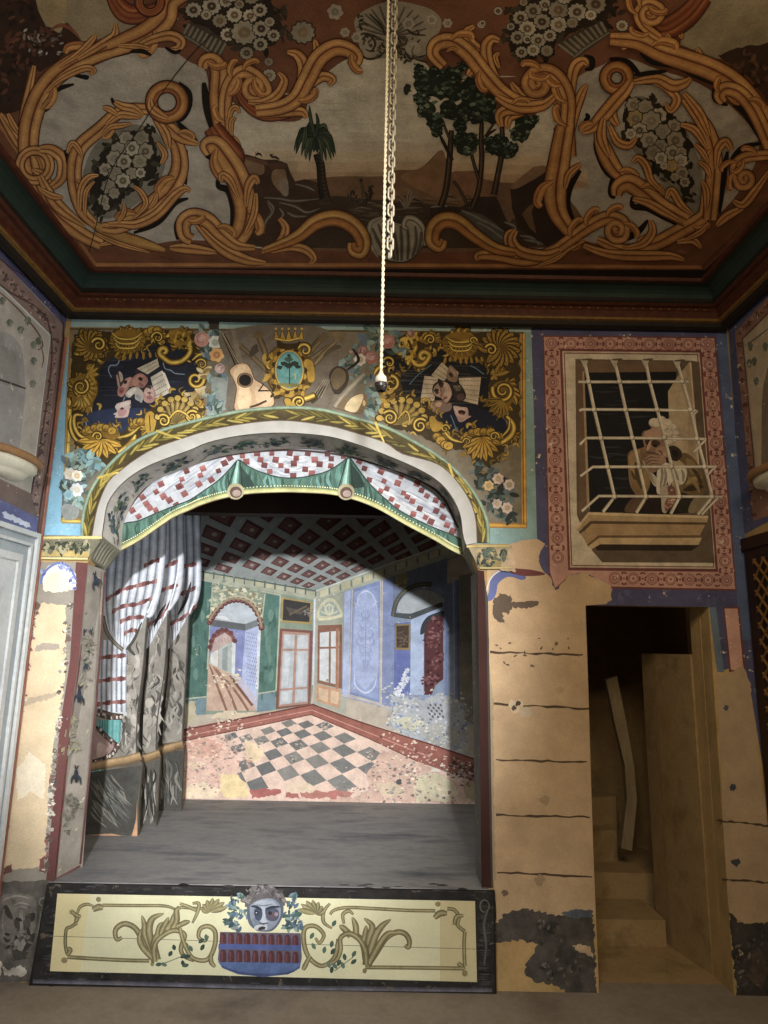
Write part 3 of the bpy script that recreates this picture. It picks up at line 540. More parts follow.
def corner_left():
    gilt_ground([(74, 336), (90, 332), (115, 331), (150, 331), (195, 333), (204, 345), (196, 360), (186, 352), (165, 343), (146, 347), (130, 358), (112, 356), (104, 362), (98, 374), (98, 395), (92, 408), (80, 416), (86, 434), (96, 428), (110, 426), (122, 432), (134, 424), (150, 408), (165, 398), (180, 394), (196, 404), (204, 398), (206, 412), (196, 424), (170, 432), (145, 446), (125, 458), (108, 470), (92, 462), (76, 450), (72, 420), (70, 380)], 150)
    bigleaves([(91, 345, 19, 0, 360, 11), (128, 341, 17, 180, 360, 9), (158, 337, 11, 160, 380, 8), (182, 341, 15, 120, 330, 8), (84, 388, 17, 90, 300, 9), (86, 372, 10, -90, 60, 6), (80, 400, 13, 20, 160, 6), (150, 428, 12, 90, 300, 7), (112, 446, 10, -60, 120, 6)])
    rosette(91, 345, 17, 16, .95); m.ell(97, 348, 8, 6.5, '#5a4314'); volute(99, 345, 7, 1.3, 1, 200, 3.4)
    m.area('310 140 350 105 420 100 470 120 490 160 450 210 380 225 330 200', GM)
    for k in range(11): a = math.radians(200-k*22); m.leaf((127.5, 340), (127.5+19*math.cos(a), 343+12*math.sin(a)), 6, [(-1, GM), (0, GL), (1, GD)], GD)
    for k in range(3): m.rib([(112+k*2, 333+k*5), (120, 339+k*4.6), (134, 339+k*4.6), (144-k*2, 332+k*5)], 2.8, GLD)
    for k in range(8): m.leaf((120+k*6, 352), (116+k*7, 358+random.uniform(-1, 3)), 3, [(-1, GM), (1, GL)])
    shell_band([(148, 333), (156, 330), (162, 336)], 3, 4.5); volute(158, 338, 6, 1.2, 1, 180, 2.6)
    m.scr('600 140 650 110 700 150 720 210 680 260 620 270 575 240', 6, GLD, (.7, 1, .6), (585, 215, 1, 1)); volute(184, 343, 7, 1.3, -1, 0, 3.4)
    m.area('610 115 680 100 720 140 700 200 640 180', '#8a6a1e'); m.dabs([(175, 335), (182, 336), (188, 345)], 3, [GL, GM, GD, GB], 22, 6)
    # left side
    m.area('120 370 160 330 210 340 245 400 235 450 200 500 150 500 115 470', GM); volute(82, 388, 10, 1.5, 1, 330, 4)
    for k in range(9): a = math.radians(-70+k*24); m.leaf((84, 388), (84+14*math.cos(a), 388+17*math.sin(a)), 5, [(-1, GD), (0, GL), (1, GM)])
    volute(81, 387, 8, 1.4, 1, 300, 3)
    for k in range(6): m.leaf((89, 376-k*.5), (94+random.uniform(-1, 5), 364+k*4), 4, [(-1, GM), (0, GL), (1, GD)])
    for k in range(5): m.leaf((84, 396), (74+k*4, 408-abs(k-2)), 5, [(-1, GM), (0, GB), (1, GD)])
    m.scr('170 540 130 540 125 590 150 640 190 660', 4.5, GLD, (.5, 1, .6)); m.scr('110 540 105 600 130 660 180 690', 4, GLD)
    # sunflower leaf
    for k in range(7):
        a = math.radians(25+k*24); m.leaf((101, 440), (101+24*math.cos(a), 437+23*math.sin(a)), 8, '#5a4210'); m.leaf((101, 440), (101+23*math.cos(a), 437+22*math.sin(a)), 6, [(-1, '#b98a24'), (0, '#e0b840'), (1, '#c99a2c')], '#8f6a1c')
    m.area('180 620 230 595 300 600 350 640 320 670 270 650 220 670 180 650', GM); shell_band('185 625 230 605 290 605 340 635', 6, 4.2); volute(98, 437, 5, 1.1, 1, 180, 2.4)
    m.rib('350 655 410 640 460 600', 4, GLD); m.scr('440 640 410 690 350 730', 7, GLD, (.3, 1, .4)); m.leaf((142, 440), (126, 449), 9, [(-1, GM), (0, GB), (1, GM)], GD)
    # shell toward the centre
    shell_band('430 590 460 570 480 590', 3, 4.4); m.area('490 540 520 520 545 560 530 630 505 640 490 600', GL); m.line('510 540 515 620', 1, GD)
    for k in range(9):
        a = math.radians(190+k*20); m.leaf((178, 424), (178+20*math.cos(a), 421+23*math.sin(a)), 8, '#4a3810'); m.leaf((178, 424), (178+19*math.cos(a), 421+22*math.sin(a)), 6.4, [(-1, '#6d5a2c'), (0, '#b69c58'), (1, '#7c6630')])
    for k in range(9): a = math.radians(190+k*20); m.ell(178+20.5*math.cos(a), 421+23*math.sin(a), 4, 3.6, GD); m.ell(178+20*math.cos(a), 421+22.5*math.sin(a), 3.2, 2.8, '#c2a450')
    volute(164, 421, 6.5, 1.4, 1, 220, 3); volute(192, 417, 6.5, 1.4, -1, 320, 3); m.rib('610 560 650 520 690 530 720 560', 3.4, GLD)
    # ornament by the flowers
    volute(196, 380, 9, 1.5, 1, 300, 4.4); m.dabs([(192, 396), (200, 394), (205, 372)], 4, ['#b09a68', '#cdb98a', '#8a7440'], 20, 6); m.scr('730 260 768 230 800 240 830 260', 3.6, GLD); volute(202, 365, 6, 1, 1, 200, 2.4)
corner_left()
m.part('gilded_scrollwork', M['gold'], AM, 'painted gold scrolls and sunflower leaf')
def corner_right():
    tile(400, 310)
    gilt_ground([(396, 337), (420, 333), (460, 332), (519, 334), (520, 400), (520, 440), (505, 448), (500, 462), (478, 470), (466, 452), (446, 448), (430, 440), (410, 432), (388, 428), (378, 418), (384, 402), (392, 396), (386, 380), (382, 366), (392, 372), (402, 384), (404, 394), (420, 398), (434, 412), (448, 430), (466, 432), (486, 430), (504, 436), (508, 424), (500, 410), (490, 400), (488, 386), (494, 372), (484, 360), (460, 356), (444, 350), (432, 350), (424, 362), (412, 366), (398, 356)], 150)
    bigleaves([(498, 350, 22, -170, 130, 12), (460, 343, 18, 170, 370, 10), (432, 341, 11, 160, 380, 8), (405, 346, 14, 90, 330, 8), (504, 392, 18, -90, 140, 9), (500, 376, 10, 150, 330, 6), (502, 406, 13, 20, 160, 6), (440, 432, 12, -120, 90, 7), (510, 436, 10, -60, 120, 6), (388, 396, 11, 100, 300, 6)]); rosette(500, 348, 22, 15, .95, -150, 150); volute(491, 350, 6, 1.3, 1, 200, 3)
    m.area('220 150 260 120 350 115 400 160 390 210 340 250 270 245 225 200', GM)
    for k in range(11): a = math.radians(200-k*22); m.leaf((460.5, 342), (460.5+18*math.cos(a), 345+12*math.sin(a)), 6, [(-1, GM), (0, GL), (1, GD)], GD)
    for k in range(3): m.rib([(446+k*2, 337+k*4.5), (454, 342+k*4.4), (467, 342+k*4.4), (476-k*2, 337+k*4.5)], 2.6, GLD)
    for k in range(8): m.leaf((446+k*5, 357), (444+k*5.6, 363+random.uniform(-1, 3)), 3, [(-1, GM), (1, GL)])
    volute(473, 341, 4, 1.1, -1, 0, 2); shell_band('120 150 150 130 195 150', 3, 4.5); volute(430, 340, 5.5, 1.2, 1, 180, 2.6)
    m.scr('10 170 50 150 80 190 60 240 80 280 120 280 150 240', 6, GLD, (.7, 1, .6), (120, 240, 1, -1)); volute(405, 345, 8, 1.4, -1, 0, 4); m.dabs([(402, 352), (412, 360), (410, 340)], 3.4, [GL, GM, GD, GB], 34, 8)
    # right side
    m.area('455 420 500 370 560 370 585 420 560 500 520 545 490 500 460 480', GM); volute(503, 391, 11, 1.6, -1, 200, 4.4)
    for k in range(8): m.leaf((494, 376), (490+random.uniform(0, 22), 366+random.uniform(-2, 16)), 4, [(-1, GM), (0, GL), (1, GD)])
    for k in range(7): a = math.radians(60+k*20); m.leaf((502, 400), (500+15*math.cos(a), 400+19*math.sin(a)), 5, [(-1, GM), (0, GL), (1, GD)], GD)
    m.scr('545 545 580 590 570 640 520 680 470 690', 6, GLD, (.6, 1, .4)); m.scr('560 560 555 610 520 650', 3, GLD)
    for k in range(8):
        a = math.radians(15+k*20); m.leaf((481, 438), (481+21*math.cos(a), 437+26*math.sin(a)), 8, '#5a4210'); m.leaf((481, 438), (481+20*math.cos(a), 437+25*math.sin(a)), 6, [(-1, '#a87e22'), (0, '#d8b040'), (1, '#b88c2a')], '#7c5c18')
    shell_band('330 660 370 630 430 625 490 630', 6, 4.4); volute(467, 442, 4, 1, 1, 180, 2); volute(494, 437, 5, 1.1, -1, 0, 2.2)
    m.rib('320 680 270 665 240 640 220 610', 4, GLD); shell_band('190 650 230 690 260 700', 4, 4.6); shell_band('150 590 190 590 230 600', 3, 4.4); volute(445, 429, 4.5, 1.2, -1, 0, 2.2); m.area('150 560 170 545 190 570 220 590 200 620 165 620', GL)
    tile(300, 310)
    for k in range(9):
        a = math.radians(185+k*21); m.leaf((402, 424), (402+22*math.cos(a), 420+20*math.sin(a)), 8, '#4a3810'); m.leaf((402, 424), (402+21*math.cos(a), 420+19*math.sin(a)), 6.6, [(-1, '#6d5a2c'), (0, '#b09448'), (1, '#7c6630')])
    for k in range(9): a = math.radians(185+k*21); m.ell(402+23*math.cos(a), 420+20.5*math.sin(a), 4.2, 3.8, GD); m.ell(402+22.4*math.cos(a), 420+20*math.sin(a), 3.4, 3, '#bf9f48')
    volute(390, 418, 7.5, 1.5, 1, 220, 3.2); volute(420, 426, 7.5, 1.5, -1, 320, 3.2); m.rib('500 560 540 520 560 550 555 590', 3, GLD)
    volute(391, 384, 8, 1.2, 1, 270, 4); m.dabs([(385, 393), (393, 397), (382, 402)], 4, ['#8a7440', GM, GL, GD], 26, 6); m.scr('380 330 400 300 440 290', 4, GLD); volute(389, 363, 6, 1.1, 1, 200, 2.6)
corner_right()
m.part('gilded_scrollwork', M['gold'], AM, 'painted gold scrolls and fan leaf')
# ---------------- flowers
tile(180, 310)
FOL = ['#4f6a60', '#6d877a', '#3c4d44', '#86a094', '#5a7080']
m.dabs([(205, 330), (212, 338), (220, 335), (215, 345), (225, 350), (208, 352), (230, 358)], 4, FOL, 60, 8); m.dabs([(215, 380), (222, 390), (218, 400), (213, 408), (226, 372)], 4, FOL+['#8fa0a0'], 50, 9)
m.area('170 350 230 360 250 400 220 520 140 540 160 440', '#8a938c'); m.dabs([(214, 395), (218, 402), (215, 410)], 4, FOL, 30, 7)
def rose(x, y, r, c): 
    m.ell(x, y, r, r, c); m.ell(x-r*.2, y-r*.2, r*.7, r*.6, mixc(cc(c), (1, 1, 1, 1), .18)); 
    for k in range(5): a = random.random()*6; m.line(arc(x, y, r*(.3+.12*k), r*(.3+.12*k), a*57, a*57+120, 5), .6, mixc(cc(c), (0, 0, 0, 1), .4))
rose(202, 340, 7.5, '#c47f6c'); m.flower(215.5, 343, 6.5, '#cdd0c8', '#a7b0a0', 7); m.flower(217, 355.5, 7, '#d39a34', '#a8641c', 6); rose(220, 369, 5, '#bb9486'); m.poly([(209, 319), (220, 319), (219, 330), (210, 330)], '#3c3328')
m.part('flower_garland', M['paint'], AM, 'pink rose and orange flower garland')
tile(300, 310)
m.dabs([(372, 335), (380, 345), (360, 345), (395, 338), (350, 362), (355, 372), (376, 362), (398, 350)], 4.4, FOL, 90, 9); m.dabs([(368, 380), (372, 392), (374, 404), (370, 412)], 4, FOL, 40, 6)
rose(388, 342, 7, '#b8634e'); rose(363, 351, 5.5, '#9c5a4c'); rose(372, 358, 6.5, '#a9604e'); m.flower(360, 360, 6, '#cfc8b8', '#b5a070', 7); rose(411, 334, 4, '#9a5a44'); rose(352, 352, 3, '#a07060')
m.part('flower_garland', M['paint'], AM, 'red roses and one white flower')
tile(40, 430)
m.poly('140 150 260 130 310 200 240 280 200 440 110 450 120 250', '#5f635c'); m.dabs([(72, 462), (84, 458), (92, 465), (76, 480), (68, 490), (80, 495), (72, 505), (98, 462)], 4.5, FOL+['#6aa0a8', '#86b4b4'], 110, 9)
m.flower(70, 474, 6, '#c9c6b8', '#b8a88a', 7); m.flower(77.5, 476, 5.5, '#d8d2bc', '#c4a872', 7); m.flower(77, 490, 6.5, '#dfe4e4', '#d8d0b4', 8); m.flower(69, 495, 5, '#8ab8c0', '#6a9aa8', 6); m.area('110 400 140 380 200 400 190 450 130 460', '#8c928c')
m.part('flower_garland', M['paint'], AM, 'white and blue flowers in the spandrel')
tile(410, 430)
m.dabs([(482, 470), (492, 478), (486, 488), (500, 485), (505, 495), (492, 500), (500, 508), (508, 515)], 4.5, ['#33403a', '#45544c', '#586a66', '#2a302c'], 110, 10)
for (x, y, r, c) in [(498, 479, 5.4, '#c0a190'), (509, 485, 5.4, '#c9b3a0'), (488.5, 486, 5, '#c29a48'), (497, 504, 4.8, '#b9a094'), (507, 508, 5.4, '#c9ac98')]: m.flower(x, y, r, c, '#a8905c', 7)
m.part('flower_garland', M['paint'], AM, 'pink and yellow blossoms in the spandrel')
# ---------------- trophy of instruments and crest in the middle
tile(180, 310)
m.area('230 110 768 110 768 490 600 520 300 510 240 500 250 300', '#6d6150'); m.poly('220 130 420 130 380 200 300 250 270 200', '#756a5a')
m.rib('310 185 380 250 450 320', 5, [(-1, '#4a3a20'), (0, '#87703c'), (1, '#4a3a20')], (1, 1, .8)); m.rib('360 240 390 200 400 195', 8, '#4c4030'); m.rib('400 130 430 200 450 260', 6, [(-1, '#3a2c18'), (0, '#84683a'), (1, '#3a2c18')], (1, 1, .8))
m.rib('620 260 690 180 740 120', 5, [(-1, '#3a2c18'), (0, '#7c6436'), (1, '#3a2c18')]); m.rib('650 270 720 220 768 180', 5, [(-1, '#3a2c18'), (0, '#8a7444'), (1, '#3a2c18')])
m.poly('365 140 395 115 440 120 420 150 385 148', '#6d5428')
tile(300, 310)
m.rib('20 270 70 200 120 150', 5, [(-1, '#3e3018'), (0, '#8c7646'), (1, '#3e3018')]); m.poly('90 130 140 120 150 140 110 180', '#6d5a34'); m.rib('60 300 120 230 190 160', 6, [(-1, '#3e3018'), (0, '#9c8450'), (1, '#3e3018')]); m.poly('150 120 200 112 225 150 190 170', '#7e6a40'); m.rib('120 240 170 200 210 190', 5, '#5a4c34')
m.part('trumpet', M['paint'], AM, 'bundle of brass trumpets')
m.area('150 330 190 290 240 310 250 360 220 420 180 430 160 400', '#3f3524'); m.area('160 340 190 300 230 320 230 370 190 410 165 390', '#6b5836'); m.rib('240 310 300 260 270 200', 3, '#2e261a'); m.rib('130 390 90 440 60 480', 6, '#403626')
for k in range(4): m.line([(312+k*3, 398), (324+k*2, 380)], .6, '#9a8c6a')
m.rib('180 500 240 420 330 330', 7, [(-1, '#6b6250'), (0, '#a89c80'), (1, '#6b6250')], (1, 1, .7)); m.part('lute', M['paint'], AM, 'brown lute')
m.poly('185 500 230 440 260 480 230 520', '#7a6240'); m.area('228 500 260 450 310 430 345 450 345 490 310 530 260 525 230 515', '#7a5f38'); m.area('230 500 262 455 310 433 325 445 310 490 285 525 240 518', '#d6bd84'); m.ell(300+328/5.12, 310+480/5.12, 1.4, 3, '#c8a860')
m.part('tambourine', M['paint'], AM, 'pale tambourine')
tile(180, 310)
m.rib('222 125 256 200 292 285', 4.4, '#3a2c1c', (.7, 1, 1)); m.line('222 125 300 275', .6, '#b0a080'); m.line('216 120 292 280', .5, '#a09070')
tile(220, 325, 6.4)
m.area('62 300 85 265 130 246 175 250 205 290 225 345 270 375 320 415 350 470 340 525 230 560 100 555 95 480 105 410 85 350', '#4f3a1e')
m.area('66 302 88 270 132 251 172 255 200 292 220 348 265 380 315 420 344 472 335 520 225 552 105 548 101 480 110 410 90 350', '#c39c68'); m.area('90 300 130 262 165 270 150 330 190 400 200 500 130 540 112 480 125 400 100 350', '#d2b07c'); m.area('230 400 300 430 330 480 300 510 240 500', '#c9a878')
for k in range(5): m.line(f'{75+k*5} 40 {120+k*7} 250', .4, '#9a8460')
x_, y_ = 220+162/6.4, 325+357/6.4
for r_, c_ in ((8.2, '#4a3418'), (7.4, '#8f7044'), (6.6, '#5a4020'), (6, '#1d1712')): m.ell(x_, y_, r_, r_*.92, c_, 0, 24)
m.rib('190 530 240 515 300 488', 2.4, '#4a3218', (.6, 1, .8)); m.rib('245 425 280 424 325 424', 1.5, '#2c2016', (1, 1, .7)); m.rib('250 425 268 400 282 378', 1.3, '#2c2016', (1, 1, .7))
tile(180, 310)
m.part('guitar', M['paint'], AM, 'honey coloured guitar')
# crest
m.area('440 250 480 200 520 180 600 180 650 230 690 280 690 340 670 390 620 430 560 450 500 440 460 400 440 330', '#5d4512')
m.area('450 260 490 205 530 190 600 190 640 240 630 420 560 440 500 430 465 380', GM); volute(180+640/5.12, 310+210/5.12, 7, 1, 1, 200, 4); m.area('640 260 680 270 690 360 660 370 650 320', GL); volute(180+465/5.12, 310+290/5.12, 6, 1, -1, 0, 4)
m.dabs([(270, 380), (276, 392), (290, 396), (302, 390), (270, 360)], 4, [GD, GM, GL], 40, 6)
for k in range(22): a = 2*PI*k/22; m.ell(289.6+15.5*math.cos(a), 371+21.5*math.sin(a), 2.6, 2.6, [GD, GL][k % 2])
m.ell(289.6, 371, 15.4, 21.2, '#5a4010'); m.ell(289.6, 371, 14.6, 20.2, '#c49c3c'); m.ell(289.6, 370.6, 13.3, 18.6, '#5f9490'); m.ell(289.6, 366, 11, 12, '#6ba3a0', 0)
m.area('500 380 560 378 620 382 600 395 540 397', '#7a7444'); m.line([(289.6, 362), (289.8, 375), (289.6, 385)], 1.1, '#3c3a26')
for (x, y, r) in [(289, 360, 4), (284, 364, 3.6), (295, 364, 3.6), (289, 366, 4.4), (280, 368, 3), (298, 367.5, 2.6), (289, 356, 2)]: m.blob(x, y, r, random.choice(['#33453a', '#3f5446', '#2c3a30']), .3, sq=.7)
m.line([(295, 374), (295.5, 380)], 1, '#c4b050')
m.area('500 160 540 175 600 172 615 155 600 200 510 200', GD)
for k in range(5): x = 277+k*6; m.poly([(x-3.4, 340), (x+(k-2)*.5, 329.5), (x+3.4, 340)], GD); m.poly([(x-2.6, 340), (x+(k-2)*.5, 331), (x+2.6, 340)], GL); m.ell(x+(k-2)*.5, 329.5, 1.2, 1.2, GB)
m.rib('490 150 550 160 610 148', 3, GLD, (1, 1, 1))
m.area('530 460 560 450 600 470 640 450 680 425 700 440 690 465 640 480 600 500 570 515 545 500', GD); m.area('535 462 556 455 590 480 600 500 570 512 548 498', GL); m.rib('600 470 650 455 690 440', 6.4, GLD, (1, 1, .8)); volute(180+610/5.12, 310+475/5.12, 6, 1.3, 1, 180, 3)
m.part('crest', M['gold'], AM, 'crowned gold crest with tree on blue oval')
# ---------------- green-gold leaf band over the arch and white band
OUTB = [(83, 537), (84, 515), (92, 490), (106, 470), (124, 452), (146, 437), (180, 425.5), (219, 416), (250, 410.5), (289, 408), (320, 410), (349, 417), (384, 427), (412, 441), (440, 458), (462, 478), (478, 500), (487, 522), (488, 543)]
INB = [(93, 537), (98.6, 508), (109, 483), (122, 471), (138, 459), (157, 448.5), (190, 437), (219, 429), (258, 423), (289, 421.7), (330, 427), (349, 432), (384, 443), (401.6, 454.5), (430, 462), (445, 470), (459, 485), (470.5, 504), (475.4, 522), (476.4, 543)]
INW = ARCH_F[1:-1]
def band(a, b_, c0, c1):
    a = [Vector((x, y, 0)) for x, y in spline(a, 6)]; b_ = [Vector((x, y, 0)) for x, y in spline(b_, 6)]
    A = resample(a, 70); B_ = resample(b_, 70); pts = [(p.x, p.y) for p in A]+[(p.x, p.y) for p in B_]
    m.put(pts, [(i, i+1, 72+i, 71+i) for i in range(70)], [jit(cc(c0), .08) for _ in A]+[jit(cc(c1), .08) for _ in B_]); return A, B_
A, B_ = band(OUTB, INB, '#554a22', '#3a2e18')
m.rib([(p.x, p.y) for p in A], 3.4, [(-1, '#60786a'), (0, '#97aa90'), (1, '#5f704e')], (1, 1, 1), 1)
def onb(i, t): p = A[i].lerp(B_[i], t); return (p.x, p.y)
for i in range(1, 69):
    s_ = -1 if i < 35 else 1
    for t0, t1 in ((.5, .18), (.5, .8)):
        if random.random() < .3: continue
        t1 += random.uniform(-.12, .12)
        j = max(0, min(70, i+s_*2)); m.leaf(onb(j, t0), onb(i, t1), 3, random.choice([[(-1, '#5d521c'), (0, '#a08e3a'), (1, '#453a14')], [(-1, '#484218'), (0, '#7c702c'), (1, '#352e12')], [(-1, '#7c6c28'), (0, '#bba84e'), (1, '#5d4f1c')], [(-1, '#3c3614'), (0, '#665c26'), (1, '#302a10')]]))
    if i % 3 == 0: m.ell(*onb(i, random.uniform(.3, .8)), 1.2, 1.2, '#3c3014')
m.rib([(p.x, p.y) for p in B_], 2, '#5c4a34', (1, 1, 1), 1)
for k in (8, 18, 47, 58): m.rib([onb(k, -.1), onb(k+1, .5), onb(k+2, 1)], 2.2, '#c4ac4c', (1, 1, .5))
m.part('leaf_garland', M['gold'], AM, 'green gold laurel band following the arch')
band(INB, INW, '#9b988f', '#a3a098'); m.part('white_arch_band', mk_paint('white_arch_paint', .93, 1.03, 8, .8, None, fine=.04), AM, 'plain white arch edge')
# ---------------- soffit decoration (birds and leaves on the underside of the arch)
sp = MB()
def soff(t, d, k=.002):
    f = t*90; i = min(89, int(f)); f -= i; p = SF[i].lerp(SF[i+1], f).lerp(SB[i].lerp(SB[i+1], f), d); c = Vector((-.5, p.y, 2.0)); return p-(p-c).normalized()*k
def sleaf(t, d, dt, dd, w, c, k):
    a = math.atan2(dd*.22, dt*2.6); L = 6; vs = []
    for i in range(L+1):
        u = i/L; ww = w*math.sin(PI*min(.98, u+.05)); nx, ny = -math.sin(a), math.cos(a)
        for s_ in (-1, 1): vs.append(soff(max(0, min(1, t+dt*u+nx*ww*s_/2.6)), max(.02, min(.98, d+dd*u+ny*ww*s_/.22)), k))
    sp.add(vs, [(2*i, 2*i+1, 2*i+3, 2*i+2) for i in range(L)], jit(cc(c), .1))
kk = .002
for c0 in [.045, .085, .15, .24, .33, .40, .47, .55, .63, .72, .80, .88, .94]:
    for _ in range(26):
        kk += .00003; sleaf(c0+random.uniform(-.02, .02), random.uniform(.25, .75), random.uniform(-.018, .018), random.uniform(-.2, .2), random.uniform(.008, .018), random.choice(['#2f4a66', '#38584c', '#4c6a54', '#2c3a3c', '#55606a', '#7d8468']), kk)
for _ in range(90): kk += .00003; sleaf(random.random(), random.uniform(.3, .7), random.uniform(-.03, .03), random.uniform(-.15, .15), .005, random.choice(['#5d5c48', '#484a40']), kk)
sp.build('painted_foliage', M['paint'], SOF, cols=True)
# swallows on the left reveal
RV = Plane((-1.555, D, .43), Vector((-1.497+1.555, DV-D, 0)).cross(Vector((0, 0, 1))))
if RV.n.x < 0: RV.n = -RV.n
m = Mural(RV, .0018)
m.rib([(88.5, 566), (79.5, 660), (70, 730), (55, 880)], 1.6, '#7a3a34', (1, 1, 1)); m.rib([(104.5, 572), (97, 690), (80, 864)], 2, '#6b3a34', (1, 1, 1)); m.rib([(56, 879), (80, 866)], 2, '#7a3a34', (1, 1, 1))
def swallow(x, y, s_, a):
    ca, sa = math.cos(math.radians(a)), math.sin(math.radians(a)); f = lambda u, v: (x+s_*.55*(u*ca-v*sa), y+s_*(u*sa+v*ca))
    m.rib([f(-.1, -.9), f(0, 0), f(.1, .6)], s_*.5, '#2e3440', (.4, 1, .5)); m.rib([f(0, 0), f(-.8, -.3), f(-1.1, -1.1)], s_*.34, '#39414c', (1, .8, .1)); m.rib([f(0, .1), f(.8, -.4), f(1.0, -1.2)], s_*.34, '#323a46', (1, .8, .1)); m.rib([f(.1, .5), f(-.3, 1.2)], s_*.16, '#2c3038'); m.rib([f(.1, .5), f(.4, 1.2)], s_*.16, '#2c3038')
for (x, y, s_, a) in [(96, 580, 9, 160), (84, 614, 4, 30), (84, 632, 4, 10), (91, 632, 4, -20), (86, 665, 6, 170), (79, 695, 10, 190), (76, 775, 10, 185)]: swallow(x, y, s_*.85, a)
m.dabs([(73, 722), (70, 735), (74, 745), (68, 750)], 2.6, ['#8f8966', '#a0966a', '#7c7a5c', '#97928a'], 60, 5); m.dabs([(72, 800), (68, 815), (76, 808), (66, 828)], 2.2, ['#77745f', '#858170', '#8d8872', '#6b6858'], 60, 6); m.dabs([(85, 640), (82, 680), (90, 655)], 3, ['#77735f', '#8d8872'], 20, 8)
LRO = bpy.data.objects['trim_left_reveal']; m.part('painted_swallows', M['paint'], LRO)
# capitals
def capital(name, pts, label):
    b = MB(); b.hexa(pts); o = b.build(name, M['plaster'], None); return o
cl = MB()
a_, b2, c_, d_ = BACK.at(102.5, 536.5), BACK.at(88.7, 559), BACKV.at(121, 551), BACKV.at(105.5, 571)
def cap(a_, b2, c_, d_, xo):
    pr_ = Vector((0, -.014, 0)); mb = MB()
    mb.hexa([Vector((xo, D, b2.z))+pr_, b2+pr_, d_, Vector((xo, DV, d_.z)), Vector((xo, D, a_.z))+pr_, a_+pr_, c_, Vector((xo, DV, c_.z))], jit(hx('#7d7660'), 0)); return mb
def acan(mm, x0, x1, y0, y1, n, cols):
    for k in range(n):
        x = x0+(x1-x0)*(k+.5)/n; w = (x1-x0)/n
        mm.rib([(x, y1), (x-w*.1, (y0+y1)/2), (x+w*.3*(-1)**k, y0+1)], w*.8, [(-1, cols[0]), (0, cols[1]), (1, cols[2])], (.9, 1, .3)); mm.rib([(x-w*.5, y1-1), (x-w*.45, (y0+y1)/2), (x-w*.1, y0+2)], w*.35, cols[0]); mm.line(arc(x, y0+(y1-y0)*.4, w*.35, (y1-y0)*.3, 180, 360, 8), 1.1, '#2a281e')
CL = thing('pilaster_capital', (-1.6, D, 1.94), 'painted leaf capital on the cream pier beside the curtain wings', 'capital')
cap(a_, b2, c_, d_, XL+.002).build('block', M['worn'], CL, cols=True)
mm = Mural(Plane((0, D-.014, 0), (0, -1, 0)), .0008)
mm.poly([(41, 541), (101, 540), (91, 555), (40, 556)], '#6d6a52'); acan(mm, 43, 90, 541, 556, 5, ['#3c3c2c', '#9a9166', '#5d5a3e']); mm.poly([(41, 550), (90, 551), (89, 557), (40, 556)], '#b3983c'); mm.dabs([(50, 548), (62, 549), (75, 547), (84, 548)], 3, ['#39402c', '#6d6c50', '#a09870'], 50, 6)
mm.rib([(41, 538), (70, 537.5), (102, 537.5)], 3, [(-1, '#a8923c'), (0, '#dcc868'), (1, '#a8923c')], (1, 1, 1)); mm.rib([(40, 558), (65, 558.5), (88, 558.8)], 2.2, [(-1, '#b8a248'), (0, '#e0d07c'), (1, '#b8a248')], (1, 1, 1))
mm.part('leaf_ornament', M['paint'], CL)
PL = Plane(a_+Vector((0, -.014, 0)), (c_-a_-Vector((0, -.014, 0))).cross(b2-a_))
if PL.n.y > 0: PL.n = -PL.n
mm = Mural(PL, .0008); mm.poly([(103.5, 539), (119.5, 551.5), (105.5, 569), (91, 559)], '#78745c')
for k in range(5): t = k/5; mm.rib([(93+13*t, 559+8*t), (99+13*t, 548+9*t), (104+13.5*t, 541+10*t)], 3.4, [(-1, '#2f2e26'), (0, '#a29c80'), (1, '#5a5644')], (.8, 1, .4))
mm.part('leaf_ornament', M['paint'], CL)
a_, b2, c_, d_ = BACK.at(466.5, 545), BACK.at(479, 569), BACKV.at(462.5, 553.5), BACKV.at(474, 577)
CR_ = thing('pilaster_capital', (.6, D, 1.94), 'broken painted leaf capital on the bare stone pier near the doorway', 'capital')
cap(a_, b2, c_, d_, BACK.at(511, 545).x).build('block', M['worn'], CR_, cols=True)
mm = Mural(Plane((0, D-.014, 0), (0, -1, 0)), .0008)
mm.poly([(468, 547), (512, 546), (512, 569), (480, 568)], '#94825c'); acan(mm, 478, 508, 548, 566, 3, ['#2c3028', '#7d7a58', '#4a4a38']); mm.poly([(478, 560), (507, 560), (500, 567), (481, 567)], '#8e7a34'); mm.dabs([(480, 555), (490, 553), (500, 556), (488, 562)], 3, ['#2f3a34', '#4c5a4c', '#6d6444', '#a08c58'], 60, 6)
mm.patch([(508, 552), (514, 546), (516, 572), (500, 570), (502, 562), (508, 560)], '#ae9066', 1, 2)
mm.rib([(466.5, 546.5), (490, 546), (510, 546)], 2.6, [(-1, '#8a7430'), (0, '#c0a850'), (1, '#8a7430')], (1, 1, .8)); mm.rib([(480, 568), (494, 568), (512, 567.5)], 2, [(-1, '#8a7434'), (0, '#c8b464'), (1, '#8a7434')], (1, 1, .8))
mm.part('leaf_ornament', M['paint'], CR_)
